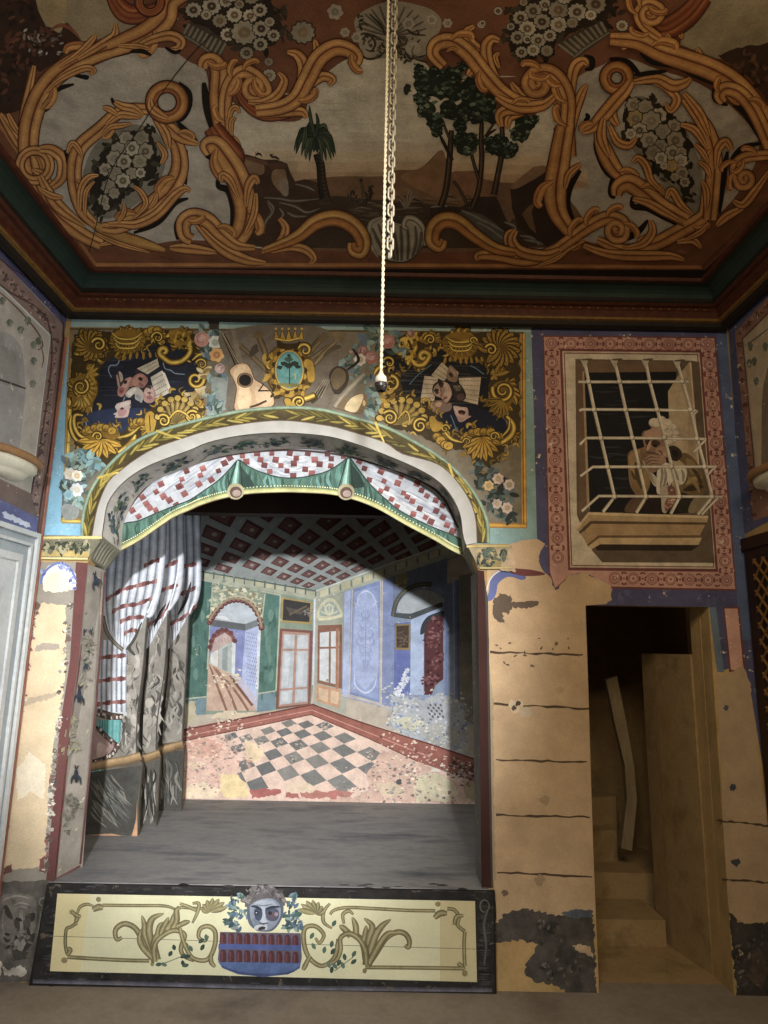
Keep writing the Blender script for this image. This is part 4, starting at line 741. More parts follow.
# ================================================================== CEILING PAINTING
CM = thing('ceiling_mural', (.05, 2.4, ZC), 'large painted ceiling with ochre scrolls, flower bouquets and a landscape of trees', 'ceiling painting')
m = Mural(CEIL, .0006, .00002); tile()
m.poly([(92.5, 267.5), (705, 270), (1000, -10), (1000, -60), (-300, -60), (-200, -10)], '#7b4827')
m.rib([(96, 264.5), (400, 265), (702, 267)], 3.4, [(-1, '#b07430'), (1, '#c08238')], (1, 1, 1)); m.rib([(96, 264.5), (20, 155), (-90, -10)], 3, [(-1, '#b07430'), (1, '#a06428')], (1, 1, 1)); m.rib([(702, 267), (768, 202), (985, -10)], 3, '#6e3a1c', (1, 1, 1))
for _ in range(50): m.blob(random.uniform(110, 700), random.uniform(240, 262), random.uniform(2, 7), random.choice(['#754424', '#834e2e', '#6d3f22']), .4, sq=.4)
m.part('ground', M['ceil'], CM, 'terracotta painted ground')
GP = '#b9af9e'
m.area([(38, 160), (44, 110), (60, 84), (90, 68), (130, 52), (165, 48), (190, 62), (206, 72), (210, 110), (215, 150), (232, 180), (238, 210), (234, 232), (215, 240), (180, 240), (140, 245), (100, 238), (66, 214), (44, 190)], GP); m.part('grey_panel', M['ceil'], CM, 'grey painted side panel around the left oval')
m.area([(562, 110), (575, 80), (600, 66), (625, 58), (660, 70), (700, 84), (735, 110), (758, 140), (752, 170), (728, 205), (700, 226), (660, 238), (620, 246), (580, 238), (566, 215), (570, 170)], GP)
m.part('grey_panel', M['ceil'], CM, 'grey painted side panel around the right oval')
# corner landscapes
m.poly([(-60, -60), (58, -10), (66, 22), (80, 40), (58, 60), (40, 72), (30, 66), (20, 110), (8, 114), (-20, 110), (-120, 0)], '#3f2717'); m.dabs([(20, 12), (10, 30), (40, 40), (25, 45), (15, 60), (5, 90)], 4, ['#2a1b11', '#5c3520', '#6b4026', '#33231a'], 120, 16)
m.poly([(28, -40), (105, -40), (112, 8), (138, 15), (152, 18), (118, 36), (82, 41), (68, 22), (54, 28), (46, 26), (38, 10)], '#a4926e'); m.area([(62, 30), (66, -20), (36, -20), (40, 12), (48, 24)], '#b09868')
m.dabs([(28, 38), (40, 45), (48, 55), (60, 42)], 2.2, ['#a7a096', '#8c7868', '#6b6258', '#c0b8a8'], 40, 12); m.rib([(50, 30), (60, 25), (70, 28), (80, 38)], 4, RUS); m.part('corner_landscape', M['ceil'], CM, 'dark bushes under a pale sky')
m.poly([(690, 14), (720, -60), (1000, -60), (900, 100), (800, 120), (768, 80), (740, 60), (712, 58), (680, 44)], '#a0916f'); m.patch([(718, 56), (727, 51), (740, 47), (768, 43), (830, 20), (900, 60), (800, 110), (768, 102), (750, 78), (728, 62)], '#422a1a', 1, 3); m.dabs([(745, 62), (765, 75)], 4, ['#5c3a24', '#301d12', '#6b4a30'], 30, 14)
m.part('corner_landscape', M['ceil'], CM, 'dark rocks under a pale sky')
# central landscape
m.area([(214, 96), (236, 104), (262, 118), (300, 120), (310, 96), (326, 74), (345, 60), (362, 56), (400, 58), (424, 62), (440, 84), (470, 105), (500, 118), (530, 118), (560, 90), (572, 92), (568, 140), (562, 200), (560, 245), (470, 246), (240, 246), (246, 200), (226, 150)], '#d4c8ad')
for _ in range(60):
    x, y = random.uniform(250, 520), random.uniform(75, 160); m.rib([(x, y), (x+14, y+random.uniform(-.6, .6)), (x+32, y)], random.uniform(1, 2.6), random.choice(['#cabda4', '#ddd1b8', '#c4b79e', '#d6c6a8']), (.2, 1, .2))
for k, c in enumerate(['#d0bea2', '#cbb48e', '#c4a67e', '#b8966c']): m.area([(255, 145+k*9), (330, 142+k*10), (420, 142+k*10), (560, 150+k*9), (560, 190), (255, 190)], c)
m.area([(290, 184), (320, 178), (345, 176), (380, 176), (396, 170), (420, 168), (440, 150), (446, 158), (452, 172), (470, 176), (500, 182), (560, 190), (560, 246), (250, 246), (280, 205)], '#7d5a38'); m.area([(400, 176), (425, 166), (441, 150), (446, 165), (444, 195), (425, 192)], '#91683e')
m.area([(280, 205), (330, 196), (380, 200), (430, 204), (470, 208), (520, 220), (560, 230), (556, 246), (250, 246), (262, 225)], '#4c3a2a')
for _ in range(70):
    x, y = random.uniform(270, 470), random.uniform(195, 222); m.rib([(x, y), (x+8, y+random.uniform(-2, 1)), (x+18, y+random.uniform(-1, 2))], random.uniform(.8, 2), random.choice(['#66553f', '#3a2c20', '#7a6a52', '#56452f']), (.2, 1, .2))
m.part('landscape', M['ceil'], CM, 'painted hills beneath a hazy sky')
tile(170, 130)
m.poly('330 118 400 125 480 150 545 150 600 170 615 215 640 262 690 250 768 270 768 460 640 520 560 570 480 590 420 560 440 330 340 190', '#47301f')
m.area('390 140 470 160 480 220 420 230 385 190', '#8a6848'); m.area('530 205 585 198 605 300 590 335 540 290 520 250', '#8e6e4c'); m.area('345 130 480 155 500 180 420 160', '#6d452a'); m.poly('500 175 560 165 600 180 590 200 520 200', '#5c3a24'); m.area('560 260 600 250 605 330 575 330', '#96846c')
for s_ in ['480 345 560 350 640 362 768 350', '500 370 520 420 490 470 480 530', '560 370 640 390 700 420 768 400', '600 420 640 440 700 440', '500 360 530 400 510 450', '640 275 700 290 740 310', '560 400 580 430 560 460']: m.rib(s_, 3, [(-1, '#3a3026'), (0, '#8c8272'), (1, '#4c4236')])
for s_ in ['440 128 455 120 470 130', '520 140 540 138 560 150']: m.rib(s_, 2.4, '#2f2016')
m.line('440 128 436 140', .8, '#2f2016'); m.line('468 128 472 138', .8, '#2f2016'); m.line('442 126 438 110', .8, '#2f2016'); m.line('445 126 450 106', .6, '#2f2016'); m.line('520 140 512 122', .9, '#2f2016'); m.line('522 138 530 120', .6, '#2f2016'); m.ell(170+518/5.12, 130+128/5.12, 1.4, 1.2, '#2f2016')
m.part('rocky_bank', M['ceil'], CM, 'brown rocks with two small goats')
tile(430, 130)
m.area('110 220 175 210 240 215 310 290 300 335 240 350 150 300', '#8d6040'); m.poly('410 288 470 235 530 188 580 180 622 200 612 300 640 480 700 545 590 595 450 500 420 400', '#38281f'); m.area('410 290 470 236 530 190 582 182 606 196 560 235 500 270 440 300', '#8f6c4c'); m.area('345 300 372 274 400 285 420 440 400 470 360 400', '#7a5b42'); m.poly('470 430 500 395 540 365 520 420 545 530 510 500', '#6e5236')
m.poly('0 400 60 380 150 400 240 340 340 340 400 480 430 520 380 600 240 560 120 470 0 470', '#3b2d24'); m.area('150 420 260 430 380 520 370 580 250 520 160 470', '#5a5850')
for s_ in ['160 410 230 440 300 480', '200 400 230 350 240 330', '240 470 300 500 380 560', '380 470 430 490 440 520', '460 540 520 550 560 590', '0 395 60 385 90 390', '280 460 330 490 380 520', '480 560 540 570 580 585']: m.rib(s_, 3.4, [(-1, '#4a463e'), (0, '#8f8c80'), (1, '#55514a')])
m.part('rocky_bank', M['ceil'], CM, 'dark rock beside a pale stream')
# riders and plants
tile(300, 130)
m.dabs([(352, 196), (356, 200), (366, 196), (364, 202), (370, 190)], 2.4, ['#3a3126', '#2f281f', '#4c4230'], 40, 5); m.blob(361, 180, 2, '#3a3024'); m.rib([(361, 182), (363, 190), (362, 200)], 4, '#5a4a36'); m.rib([(369, 186), (371, 192), (370, 200)], 4, '#33291d')
m.part('small_riders', M['ceil'], CM, 'tiny dark riders')
for s_ in ['540 400 530 350 500 330', '545 400 550 340 560 300', '550 400 580 340 610 350', '540 400 515 360 495 355', '545 400 570 320 540 300']: m.rib(s_, 2.4, [(-1, '#4c4030'), (0, '#97866a'), (1, '#4c4030')], (.9, 1, .1))
m.part('agave_plant', M['ceil'], CM)
# palm
m.rib('85 120 105 180 112 260 128 350', 9, [(-1, '#241d15'), (-.3, '#4a3d2c'), (.3, '#2a2118'), (1, '#1c1610')], (.8, 1, 1.3))
for k in range(12): m.line([(316.5+k*.6, 150+k*3.9), (319+k*.6, 152+k*3.9), (322+k*.6, 149.5+k*3.9)], .9, '#1a140e')
for k in range(26):
    a = math.radians(-90+(k-12.5)*14); L_ = random.uniform(11, 17); x0, y0 = 315.5, 135
    ex, ey = x0+math.cos(a)*L_*1.05, y0+math.sin(a)*L_*.75; dr = 16 if abs(ex-x0) > 4 else 6
    m.rib([(x0, y0), (ex*.85+x0*.15, ey*.9+y0*.1-1), (ex+(ex-x0)*.25, ey+dr)], 4.4, random.choice([[(-1, '#1a2018'), (0, '#3f4c36'), (1, '#1c2219')], [(-1, '#232a1e'), (0, '#58684a'), (1, '#1a2017')], [(-1, '#151a13'), (0, '#2c372a'), (1, '#151a13')]]), (.5, 1, .1))
m.rib([(315, 136), (311, 120), (309.5, 105)], 4.4, [(-1, '#1c2219'), (0, '#4b5a40'), (1, '#1c2219')], (1, .9, .1)); m.rib([(316, 134), (318, 122), (316, 112)], 4, [(-1, '#1c2219'), (0, '#3b4834'), (1, '#1c2219')], (1, .9, .1))
m.part('palm_tree', M['ceil'], CM, 'dark green palm')
# umbrella trees
tile(430, 130)
for s_, w in [('110 0 100 150 82 300 55 390', 6.5), ('265 -40 262 60 265 150 250 300 215 400', 5.6), ('368 -20 370 100 345 240 328 330', 6), ('200 60 222 160 250 250', 3.6), ('120 260 150 300 190 380', 3), ('60 -60 90 20 110 60', 3), ('330 -40 290 20 265 60', 2.6)]:
    m.rib(s_, w, [(-1, '#1c140e'), (-.3, '#3e2e20'), (.2, '#6b5640'), (.5, '#2f2218'), (1, '#1c140e')], (.8, 1, 1.1))
tile(390, 0)
m.rib('250 680 280 740 320 820', 3.6, '#2a1e14', (.4, 1, 1)); m.rib('545 660 500 690 480 740', 3, '#2a1e14', (.4, 1, 1))
m.part('tree_trunks', M['ceil'], CM, 'slim brown trunks')
for (x, y, r) in [(160, 380, 40), (180, 430, 52), (240, 380, 48), (320, 390, 52), (260, 450, 60), (160, 500, 42), (190, 560, 50), (230, 620, 46), (330, 470, 52), (420, 440, 58), (430, 520, 60), (500, 530, 48), (380, 570, 52), (300, 560, 50), (240, 670, 32), (440, 590, 46), (520, 590, 40), (360, 640, 36), (150, 350, 26), (370, 340, 26), (400, 720, 50), (360, 700, 30), (690, 630, 48), (650, 685, 36), (740, 610, 24), (560, 740, 56), (620, 760, 36), (500, 720, 26), (190, 90+664, 1)]:
    x, y, r = 390+x/5.12, y/5.12, r/5.12; m.blob(x, y, r, '#212a20', .2, 16)
    for _ in range(16): m.blob(x+random.uniform(-.9, .9)*r, y+random.uniform(-.9, .7)*r, r*random.uniform(.12, .3), random.choice(['#2a352a', '#3c4a3a', '#4d5c48', '#1a211a', '#62705a', '#77836a']), .45, 8, .7)
m.part('tree_crown', M['ceil'], CM, 'broad dark green crown')
tile(430, 130)
for (x, y, r) in [(190, 85, 52), (150, 60, 30), (225, 60, 26), (320, 85, 40), (400, 105, 44), (350, 50, 30), (470, 15, 46)]:
    x, y, r = 430+x/5.12, 130+y/5.12, r/5.12; m.blob(x, y, r, '#212a20', .2, 16)
    for _ in range(14): m.blob(x+random.uniform(-.9, .9)*r, y+random.uniform(-.9, .7)*r, r*random.uniform(.12, .3), random.choice(['#2a352a', '#3c4a3a', '#4d5c48', '#62705a', '#77836a']), .45, 8, .7)
m.blob(407, 89, 4.6, '#2a2f24', .4)
m.part('tree_crown', M['ceil'], CM, 'smaller dark green crowns below')
# ---------------- shells
tile(300, 130)
m.area('345 520 370 460 420 440 470 450 540 440 600 450 640 500 640 580 600 640 540 680 470 675 400 650 355 600', '#4b4338')
m.area('352 525 376 466 422 447 460 462 520 480 560 450 600 455 633 505 632 575 595 632 540 670 470 668 405 640 362 595', '#a99d84')
for s_ in ['400 480 430 560 470 660', '430 460 460 560 485 665', '470 470 490 570 500 668', '515 490 520 580 520 668', '550 500 555 580 550 662', '590 490 595 570 575 650', '370 500 400 570 440 640', '620 520 615 580 600 630']: m.rib(s_, 4.2, [(-1, '#7a7060'), (0, '#4e463a'), (1, '#8a806c')], (.5, 1, .7))
m.scr('640 590 630 500 590 455 545 450 530 490 550 505', 5, [(-1, '#6d6454'), (0, '#c4b89c'), (1, '#6d6454')], (.6, 1, .6)); m.rib('420 445 360 480 360 580 400 650', 5, [(-1, '#6d6454'), (0, '#b9ad92'), (1, '#6d6454')])
m.part('painted_shell', M['ceil'], CM, 'grey ribbed shell at the lower edge')
tile(260, 0)
m.area('500 190 485 100 540 50 620 15 700 5 790 20 880 50 930 110 900 200 860 270 790 300 700 290 600 300 530 290', '#a1957d')
for a in range(12): an = math.radians(195+a*14); m.rib([(391, 36), (391+math.cos(an)*20, 36+math.sin(an)*18), (391+math.cos(an)*36, 34+math.sin(an)*30)], 2.2, '#645a4a', (.3, 1, .6))
for s_ in ['510 180 540 170 600 190 640 210', '520 200 560 180 590 220 570 260 540 250', '510 270 550 300 610 290 645 250', '700 240 760 260 800 300 860 320', '740 130 780 170 850 180', '820 200 780 250 800 290 850 280', '560 70 620 130 640 180']: m.rib(s_, 2.4, '#3c3327', (.6, 1, .4))
m.dabs([(360, 22), (371, 40), (385, 42), (398, 50), (408, 60), (402, 40), (414, 32), (380, 52)], 2.6, ['#3a3022', '#4c4230', '#5a4c38'], 70, 8)
m.ell(413, 48, 8, 7, '#b3a78d'); m.scr('790 230 780 270 820 300 870 270', 2, '#6d6454', out=None)
for (x, y, r) in [(385, 60, 7.5), (435, 165, 4.6), (495, 190, 5), (760, 120, 6), (880, 100, 5), (960, 118, 4.6)]: m.flower(260+x/5.12, y/5.12, r, '#b0a48c', '#8c8068', 6)
m.part('painted_shell', M['ceil'], CM, 'flowered shell at the upper edge')
# ---------------- bouquets in the oval cartouches
PET = ['#b5aa92', '#a99e86', '#c2b79e', '#9c917a']
def bouquet(fl, dark, ov, nm, lab):
    m.area(ov, '#8b8472'); m.patch(dark, '#2c2519', 2, 3); m.dabs(dark, 4.5, ['#2a241a', '#3c3526', '#4a422f', '#231d14'], 60, 5)
    for f in fl:
        x, y, r = _T[0]+f[0]/_T[2], _T[1]+f[1]/_T[2], f[2]/_T[2]*1.05; m.flower(x, y, r, f[3] if len(f) > 3 else random.choice(PET), random.choice(['#847960', '#6d6048', '#978c74']), 7, edge='#3a3122')
    m.part(nm, M['ceil'], CM, lab)
tile(40, 130)
bouquet([(520, 40, 35), (440, 40, 32), (540, 108, 38), (470, 92, 35), (400, 100, 35), (380, 145, 36), (510, 160, 34), (430, 160, 35), (335, 200, 30), (385, 222, 34), (470, 220, 28), (515, 218, 24), (425, 258, 34), (350, 288, 34), (380, 322, 26), (325, 357, 26), (340, 392, 16)],
        q('560 -10 590 60 600 160 590 250 500 260 440 300 400 400 320 430 290 450 255 370 270 260 290 180 330 90 400 30'), q('330 30 440 -30 570 -10 630 60 640 180 600 280 520 360 400 440 320 450 250 420 215 330 220 220 260 110'), 'flower_bouquet', 'white flower bouquet in the oval nearer the left wall')
tile(618, 100)
bouquet([(80, 25, 35), (140, 35, 35), (210, 78, 36), (90, 95, 40, '#b09a5c'), (170, 105, 46), (285, 132, 32), (110, 155, 36), (65, 172, 26), (230, 160, 36), (295, 205, 42), (160, 205, 40), (218, 235, 32), (180, 270, 36), (280, 268, 36), (220, 297, 30), (325, 265, 24), (320, 312, 34), (275, 335, 28, '#b8923c'), (235, 335, 18), (328, 372, 30), (290, 392, 20), (342, 418, 24)],
        q('60 -10 180 0 260 60 330 120 370 240 350 330 365 420 380 500 340 490 290 420 240 400 190 350 150 290 90 220 40 190 30 60'), q('30 40 100 -20 220 20 330 130 380 220 420 330 440 440 430 560 380 590 300 520 220 420 120 310 60 220'), 'flower_bouquet', 'white flower bouquet in the oval nearer the right wall')
# ---------------- flower baskets
def basket(fl, dark, body, ribs, rim, nm, lab):
    m.patch(dark, '#33251a', 2, 3); m.dabs(dark, 5, ['#2a2016', '#3e3322', '#4a3f2c'], 70, 7); m.poly(body, '#4e4638')
    for r in ribs: m.rib(r, 4.4, [(-1, '#3a3328'), (0, '#9a8d74'), (1, '#4e4638')], (.8, 1, .8))
    m.rib(rim, 4, [(-1, '#2a241c'), (0, '#8d8370'), (1, '#2a241c')], (.8, 1, .8))
    for f in fl:
        m.flower(_T[0]+f[0]/_T[2], _T[1]+f[1]/_T[2], f[2]/_T[2], random.choice(PET), random.choice(['#5c4630', '#7a6040', '#4a3826', '#8a7450']), 11, .92, edge='#33281c')
    m.part(nm, M['ceil'], CM, lab)
tile(130, 0)
def rbq(s1, s2, n):
    a = q(s1); b_ = q(s2); return [[(a[0][0]+(a[1][0]-a[0][0])*k/n, a[0][1]+(a[1][1]-a[0][1])*k/n), (b_[0][0]+(b_[1][0]-b_[0][0])*k/n, b_[0][1]+(b_[1][1]-b_[0][1])*k/n)] for k in range(n+1)]
basket([(325, 50, 40), (418, 30, 46), (490, 5, 32), (535, 75, 40), (460, 105, 36), (615, 80, 36), (665, 50, 36), (500, 175, 36), (585, 165, 64), (672, 145, 42), (735, 180, 32), (715, 110, 25), (668, 225, 36), (597, 270, 34), (710, 315, 22), (712, 385, 34), (390, 75, 26), (210, 105, 12), (240, 95, 8), (560, 20, 24), (520, -30, 40), (620, -20, 40), (400, -40, 40), (885, 165, 58)],
       q('300 110 250 60 330 0 420 -40 600 -40 700 0 768 60 790 170 740 230 690 240 600 240 520 220 470 200'), '300 110 262 175 350 235 450 310 490 220 400 140', rbq('305 120 490 220', '275 175 445 300', 8), '245 168 330 212 455 300', 'flower_basket', 'round pale flowers in a tilted basket above the left oval')
tile(500, 0)
basket([(230, 25, 32), (170, 55, 42), (105, 90, 38), (215, 110, 42), (300, 50, 50), (395, 60, 46), (490, 20, 50), (300, 125, 42), (140, 145, 42), (55, 135, 20), (90, 190, 36), (140, 200, 22), (195, 205, 38), (255, 180, 32), (110, 265, 30), (170, 255, 32), (240, 258, 30), (465, 75, 28), (370, 115, 28), (625, 130, 30), (120, 10, 20), (-10, 55, 22), (-95, 125, 20), (330, -20, 40), (-90, 118, 16)],
       q('60 60 140 -20 400 -40 560 -20 600 60 520 120 420 150 320 190 250 280 140 300 60 260 40 180'), '300 220 420 150 520 110 565 160 510 215 385 300 365 280', rbq('300 225 515 110', '385 290 545 165', 8), '375 295 450 235 560 165', 'flower_basket', 'round pale flowers in a tilted basket above the right oval')
# ---------------- ochre scrollwork
S = m.scr; SH = '#1b130d'
def shade(s_, w=4): m.rib(s_, w, SH, (.4, 1, .3))
# left-hand cartouche and its surround
tile(0, 0)
for s_ in ['250 490 310 450 380 430', '380 385 440 395 455 400', '210 570 260 548', '192 700 200 630 222 590', '480 312 600 275 700 257 765 280', '570 500 590 530 650 540 740 545']: shade(s_, 5)
S('560 -60 600 20 660 70 768 60 860 0', 20, RUS)
S('175 335 152 450 122 600 120 768 150 900', 9); S('0 580 50 660 100 740 150 800', 9); S('40 580 70 640 110 700', 6)
S('830 120 768 185 650 225 520 258 380 318 270 400 200 500 158 620 145 740 160 860 200 990 290 1100 420 1200 520 1250', 21, OCH, (.8, 1, .6))
S('300 340 400 275 470 205 492 172', 7); S('400 300 510 232 585 180 592 118', 9); S('230 475 300 410 390 362 450 345 482 362 455 380', 7); S('210 560 240 520 260 505', 4)
m.part('scrollwork', M['ochre'], CM, 'ochre leaf scroll framing the corner by the left wall')
tile(40, 130)
S('60 290 20 230 -40 200', 8) ; m.ring(47-12, 165, 15, 9, OCH); S('60 290 110 240 115 150 60 100 0 95', 12, OCH, (.6, 1, .6)); S('0 235 60 345 120 410 230 490', 12); S('0 300 60 335 120 345', 7)
S('300 590 400 575 560 620', 5); S('270 480 330 510 430 555 540 585 640 615', 14, [(-1, '#5a2410'), (-.7, '#c08a3c'), (0, '#c99a4c'), (.6, '#a8702c'), (1, '#5a2410')]); S('280 525 400 580 560 625', 5)
m.part('scrollwork', M['ochre'], CM, 'ochre base scroll under the left oval')
shade('480 525 600 475 690 375 760 348', 6); shade('128 100 150 180 160 300 190 400', 6); shade('750 100 740 200 748 280', 6)
S('560 -110 420 -100 300 0 210 80 178 170 180 290 215 410 280 480', 15, OCH, (.7, 1, .6)); S('140 115 165 65 200 100 215 140', 6); S('200 420 210 300 250 240 300 230', 7); S('230 440 235 320 280 260', 5)
S('640 -20 705 90 715 200 665 300 590 370 500 440 400 495 320 495', 19, OCH, (.6, 1, .5)); S('350 480 420 480 500 480 600 430 690 335 740 300 770 312', 10); S('480 285 520 320 540 380 480 450', 6); S('400 470 430 420 430 370', 5); S('620 170 640 120 600 60', 6); S('560 400 590 360 600 320', 5)
tile(130, 0)
shade('250 420 300 470 300 540 270 600 240 620', 7); shade('240 620 300 680 350 730', 6)
S('-80 520 -30 545 20 555 70 590', 9); S('-120 640 -60 590 0 590 60 600', 8); S('-140 690 -100 650 -40 640 10 630', 6); S('-140 545 -100 560 -60 590', 6)
S('190 620 200 680 220 740', 7); S('110 560 190 640 260 700 350 735', 13); S('120 590 180 680 200 760', 9)
m.ring(130+190/5.12, 520/5.12, 15.5, 12, [(-1, '#5a2410'), (-.6, '#b4712a'), (0, '#d39a4c'), (.4, '#7a3616'), (.7, '#b06c28'), (1, '#4a1c0c')]); S('200 605 150 580 110 545 105 500', 9, OCH, (.3, 1, .3))
m.part('scrollwork', M['ochre'], CM, 'ochre oval frame tied in a ring, left')
m.line('480 130 360 230 180 450 60 640 -100 880 -180 1180 -210 1290', 1.0, '#3a2c1e'); m.part('ceiling_crack', M['ceil'], CM)
# upper left volute and the legs
S('300 -60 200 0 175 90 90 165 -20 215 -110 250', 24, OCH, (.8, 1, .7)); m.ring(150, 1, 11, 8, RUS); S('20 245 100 205 200 180 258 205 250 240 212 245', 11); S('-60 230 40 235 110 250', 6)
shade('180 240 230 265 262 250', 4); shade('0 262 60 258 110 280', 5); shade('378 420 400 560 432 690', 9)
S('372 345 385 310 425 308 455 360 450 500 470 640 505 770 540 900', 17, OCH, (.6, 1, 1)); S('555 460 600 525 680 575 780 580 880 560', 15, RUS); S('510 770 490 640 490 500 520 410 580 362 650 395 690 450', 15, OCH, (.8, 1, .8), (640, 445, 1.1, 1)); S('505 620 520 560 545 548 562 578', 6); S('520 700 520 620 545 600', 5)
m.part('scrollwork', M['ochre'], CM, 'ochre scroll legs left of the landscape')
tile(260, 0)
S('-60 520 20 520 90 480 125 410 95 368', 10); S('0 590 140 572 215 570 240 602', 10); S('150 505 210 420 222 330 190 275 140 262', 12); S('265 350 290 260 280 200', 8); S('200 520 260 460 302 470', 6); S('180 500 260 430 320 388 372 405 350 432', 10); S('-20 565 100 548 185 500 240 405 300 295 380 242 450 250 495 290 470 335', 18, OCH, (.7, 1, .6))
m.part('scrollwork', M['ochre'], CM, 'ochre leaf sprays above the palm')
tile(170, 130)
shade('178 70 188 125 240 160', 5); shade('248 240 250 285 300 310 322 400 312 500', 7); shade('40 560 38 480 90 420 170 422', 7)
S('215 -20 270 60 330 130 345 180', 22, RUS, (.8, 1, .5)); S('205 120 190 78 232 75 285 140 335 220 375 330 388 425 365 520 320 565', 24, OCH, (.4, 1, .8)); S('262 262 268 228 310 260 352 350', 8); S('452 272 432 242 400 288 388 390', 9); S('440 320 430 430 380 540', 7)
S('0 600 100 605 240 625', 11); S('140 480 220 565 300 625 400 665 490 678', 12); S('112 560 75 535 70 470 120 438 195 462 265 532 345 590 435 600', 16, OCH, (.7, 1, .35)); S('520 622 620 600 692 612 735 655 715 685', 9); S('560 450 592 500 560 572 470 625', 9)
m.part('scrollwork', M['ochre'], CM, 'ochre acanthus under the goats')
tile(300, 130)
S('-190 615 -80 575 0 535 80 472 180 448 270 485 322 560 312 622 270 612 265 575', 17, [(-1, '#5a2410'), (-.7, '#c08a3c'), (-.3, '#d8a854'), (0, '#6e2c12'), (.15, '#b4712a'), (.6, '#c68638'), (1, '#5a2410')], (.4, 1, .5))
S('660 520 680 470 740 440 800 440', 4, RUS) ; m.part('scrollwork', M['ochre'], CM, 'ochre wave scroll left of the lower shell')
# right half
tile(390, 0)
S('600 655 612 600 680 570 780 545', 9); S('570 645 560 590 600 560 700 558 790 515', 11); S('400 385 430 358 500 420 610 515', 10); S('620 420 642 452 690 500 768 500', 8); S('430 130 385 165 420 220 480 270 520 330', 10); S('560 345 540 290 562 268', 6); S('560 205 520 195 492 240 505 330 560 430 640 500', 12); S('275 335 222 275 240 222 310 208 400 268 480 368 565 462 665 520 780 528', 17, OCH, (.6, 1, .7)); S('290 260 320 245 350 255', 4)
m.part('scrollwork', M['ochre'], CM, 'ochre leaf sprays above the spreading trees')
tile(500, 0)
shade('430 285 470 300 468 345 435 355', 6); shade('560 300 650 318 720 385', 7); shade('440 580 450 600 430 620', 5)
S('280 650 302 700 300 780', 6); S('280 522 322 560 332 660 322 780', 10); S('-20 490 50 530 130 545 230 530 300 465', 13); S('370 530 368 410 388 335 428 312 447 332', 12); S('360 720 388 570 420 475 447 430', 9); S('355 800 345 640 350 520 322 430 262 368 190 366 150 410', 17, OCH, (.8, 1, .8), (190, 425, 1.2, -1))
tile(430, 130)
shade('770 205 712 300 702 385 742 475', 8)
S('690 -20 662 150 640 300 655 420 730 535', 23, OCH, (.8, 1, .5)); S('775 168 712 222 692 300', 7)
m.part('scrollwork', M['ochre'], CM, 'ochre scroll legs right of the landscape')
S('250 662 252 640 350 640 500 662 640 612 790 522 860 480', 13); S('392 585 400 532 440 508', 7); S('440 510 420 562 470 622 600 642 700 602 790 560', 12); S('560 690 640 660 700 620', 5)
S('70 560 50 595 12 565 22 500 70 460 142 470 232 540 332 602 440 625', 17, [(-1, '#5a2410'), (-.7, '#c08a3c'), (-.3, '#d8a854'), (0, '#6e2c12'), (.15, '#b4712a'), (.6, '#c68638'), (1, '#5a2410')], (.5, 1, .5))
m.part('scrollwork', M['ochre'], CM, 'ochre wave scroll right of the lower shell')
tile(560, 130)
shade('185 40 192 100 240 210 300 262', 8); shade('265 250 262 320 280 350', 7); shade('370 340 375 390 450 400 540 450 600 485', 7); shade('300 560 350 550 410 510 450 460', 7)
S('190 560 330 612 480 582 600 522 720 452 745 400 748 300', 15, OCH, (.5, 1, .6)); S('600 572 680 562 722 602', 8); S('640 560 720 520 752 480', 6); S('120 590 250 632 400 642 560 642 635 662', 11); S('462 460 472 520 420 582 320 602', 9); S('-10 602 70 545 150 490 240 448 315 470 318 530', 16, OCH, (.7, 1, .8), (290, 510, 1, 1))
m.part('scrollwork', M['ochre'], CM, 'ochre base scroll under the right oval')
S('195 -20 222 90 282 200 375 280', 17); S('290 335 300 290 352 268 420 308 520 388 650 460', 19, OCH, (.5, 1, .7)); S('372 350 450 370 540 420 630 470', 9); S('370 165 400 140 440 180 470 260 560 340', 8); S('545 350 570 305 620 380 680 430', 8)
tile(618, 100)
S('340 -10 432 110 472 200 492 320 482 480 470 610', 17, OCH, (.5, 1, .8)); S('320 122 392 150 455 245', 8); S('390 222 432 262 465 325', 6); S('410 312 452 342 475 400', 6); S('430 412 452 470 450 570', 7); S('582 255 552 208 512 250 502 350', 9); shade('560 260 545 360 520 580', 6); S('505 640 560 590 650 545', 9)
tile(500, 0)
S('690 410 768 405 840 415', 10); S('600 480 572 580 605 642', 10); m.ring(500+597/5.12, 395/5.12, 11.5, 11, [(-1, '#5a2410'), (-.6, '#b4712a'), (0, '#d39a4c'), (.4, '#7a3616'), (.7, '#b06c28'), (1, '#4a1c0c')]); S('672 410 640 460 590 515 530 585 470 650 420 672', 14, OCH, (.6, 1, .4)); S('530 600 520 700 560 800', 10); S('560 640 600 720 660 740 700 700', 9)
tile(618, 0)
S('180 420 240 440 300 500 270 560 240 520', 9); S('80 415 200 400 280 435 340 422 372 395', 12); S('335 470 420 580 468 690', 9); shade('80 380 160 370 250 360', 5)
m.part('scrollwork', M['ochre'], CM, 'ochre oval frame tied in a ring, right')
shade('115 265 175 312 300 332 420 392 525 440', 7); shade('492 440 500 505 562 535', 6); shade('590 528 660 580 722 700', 8)
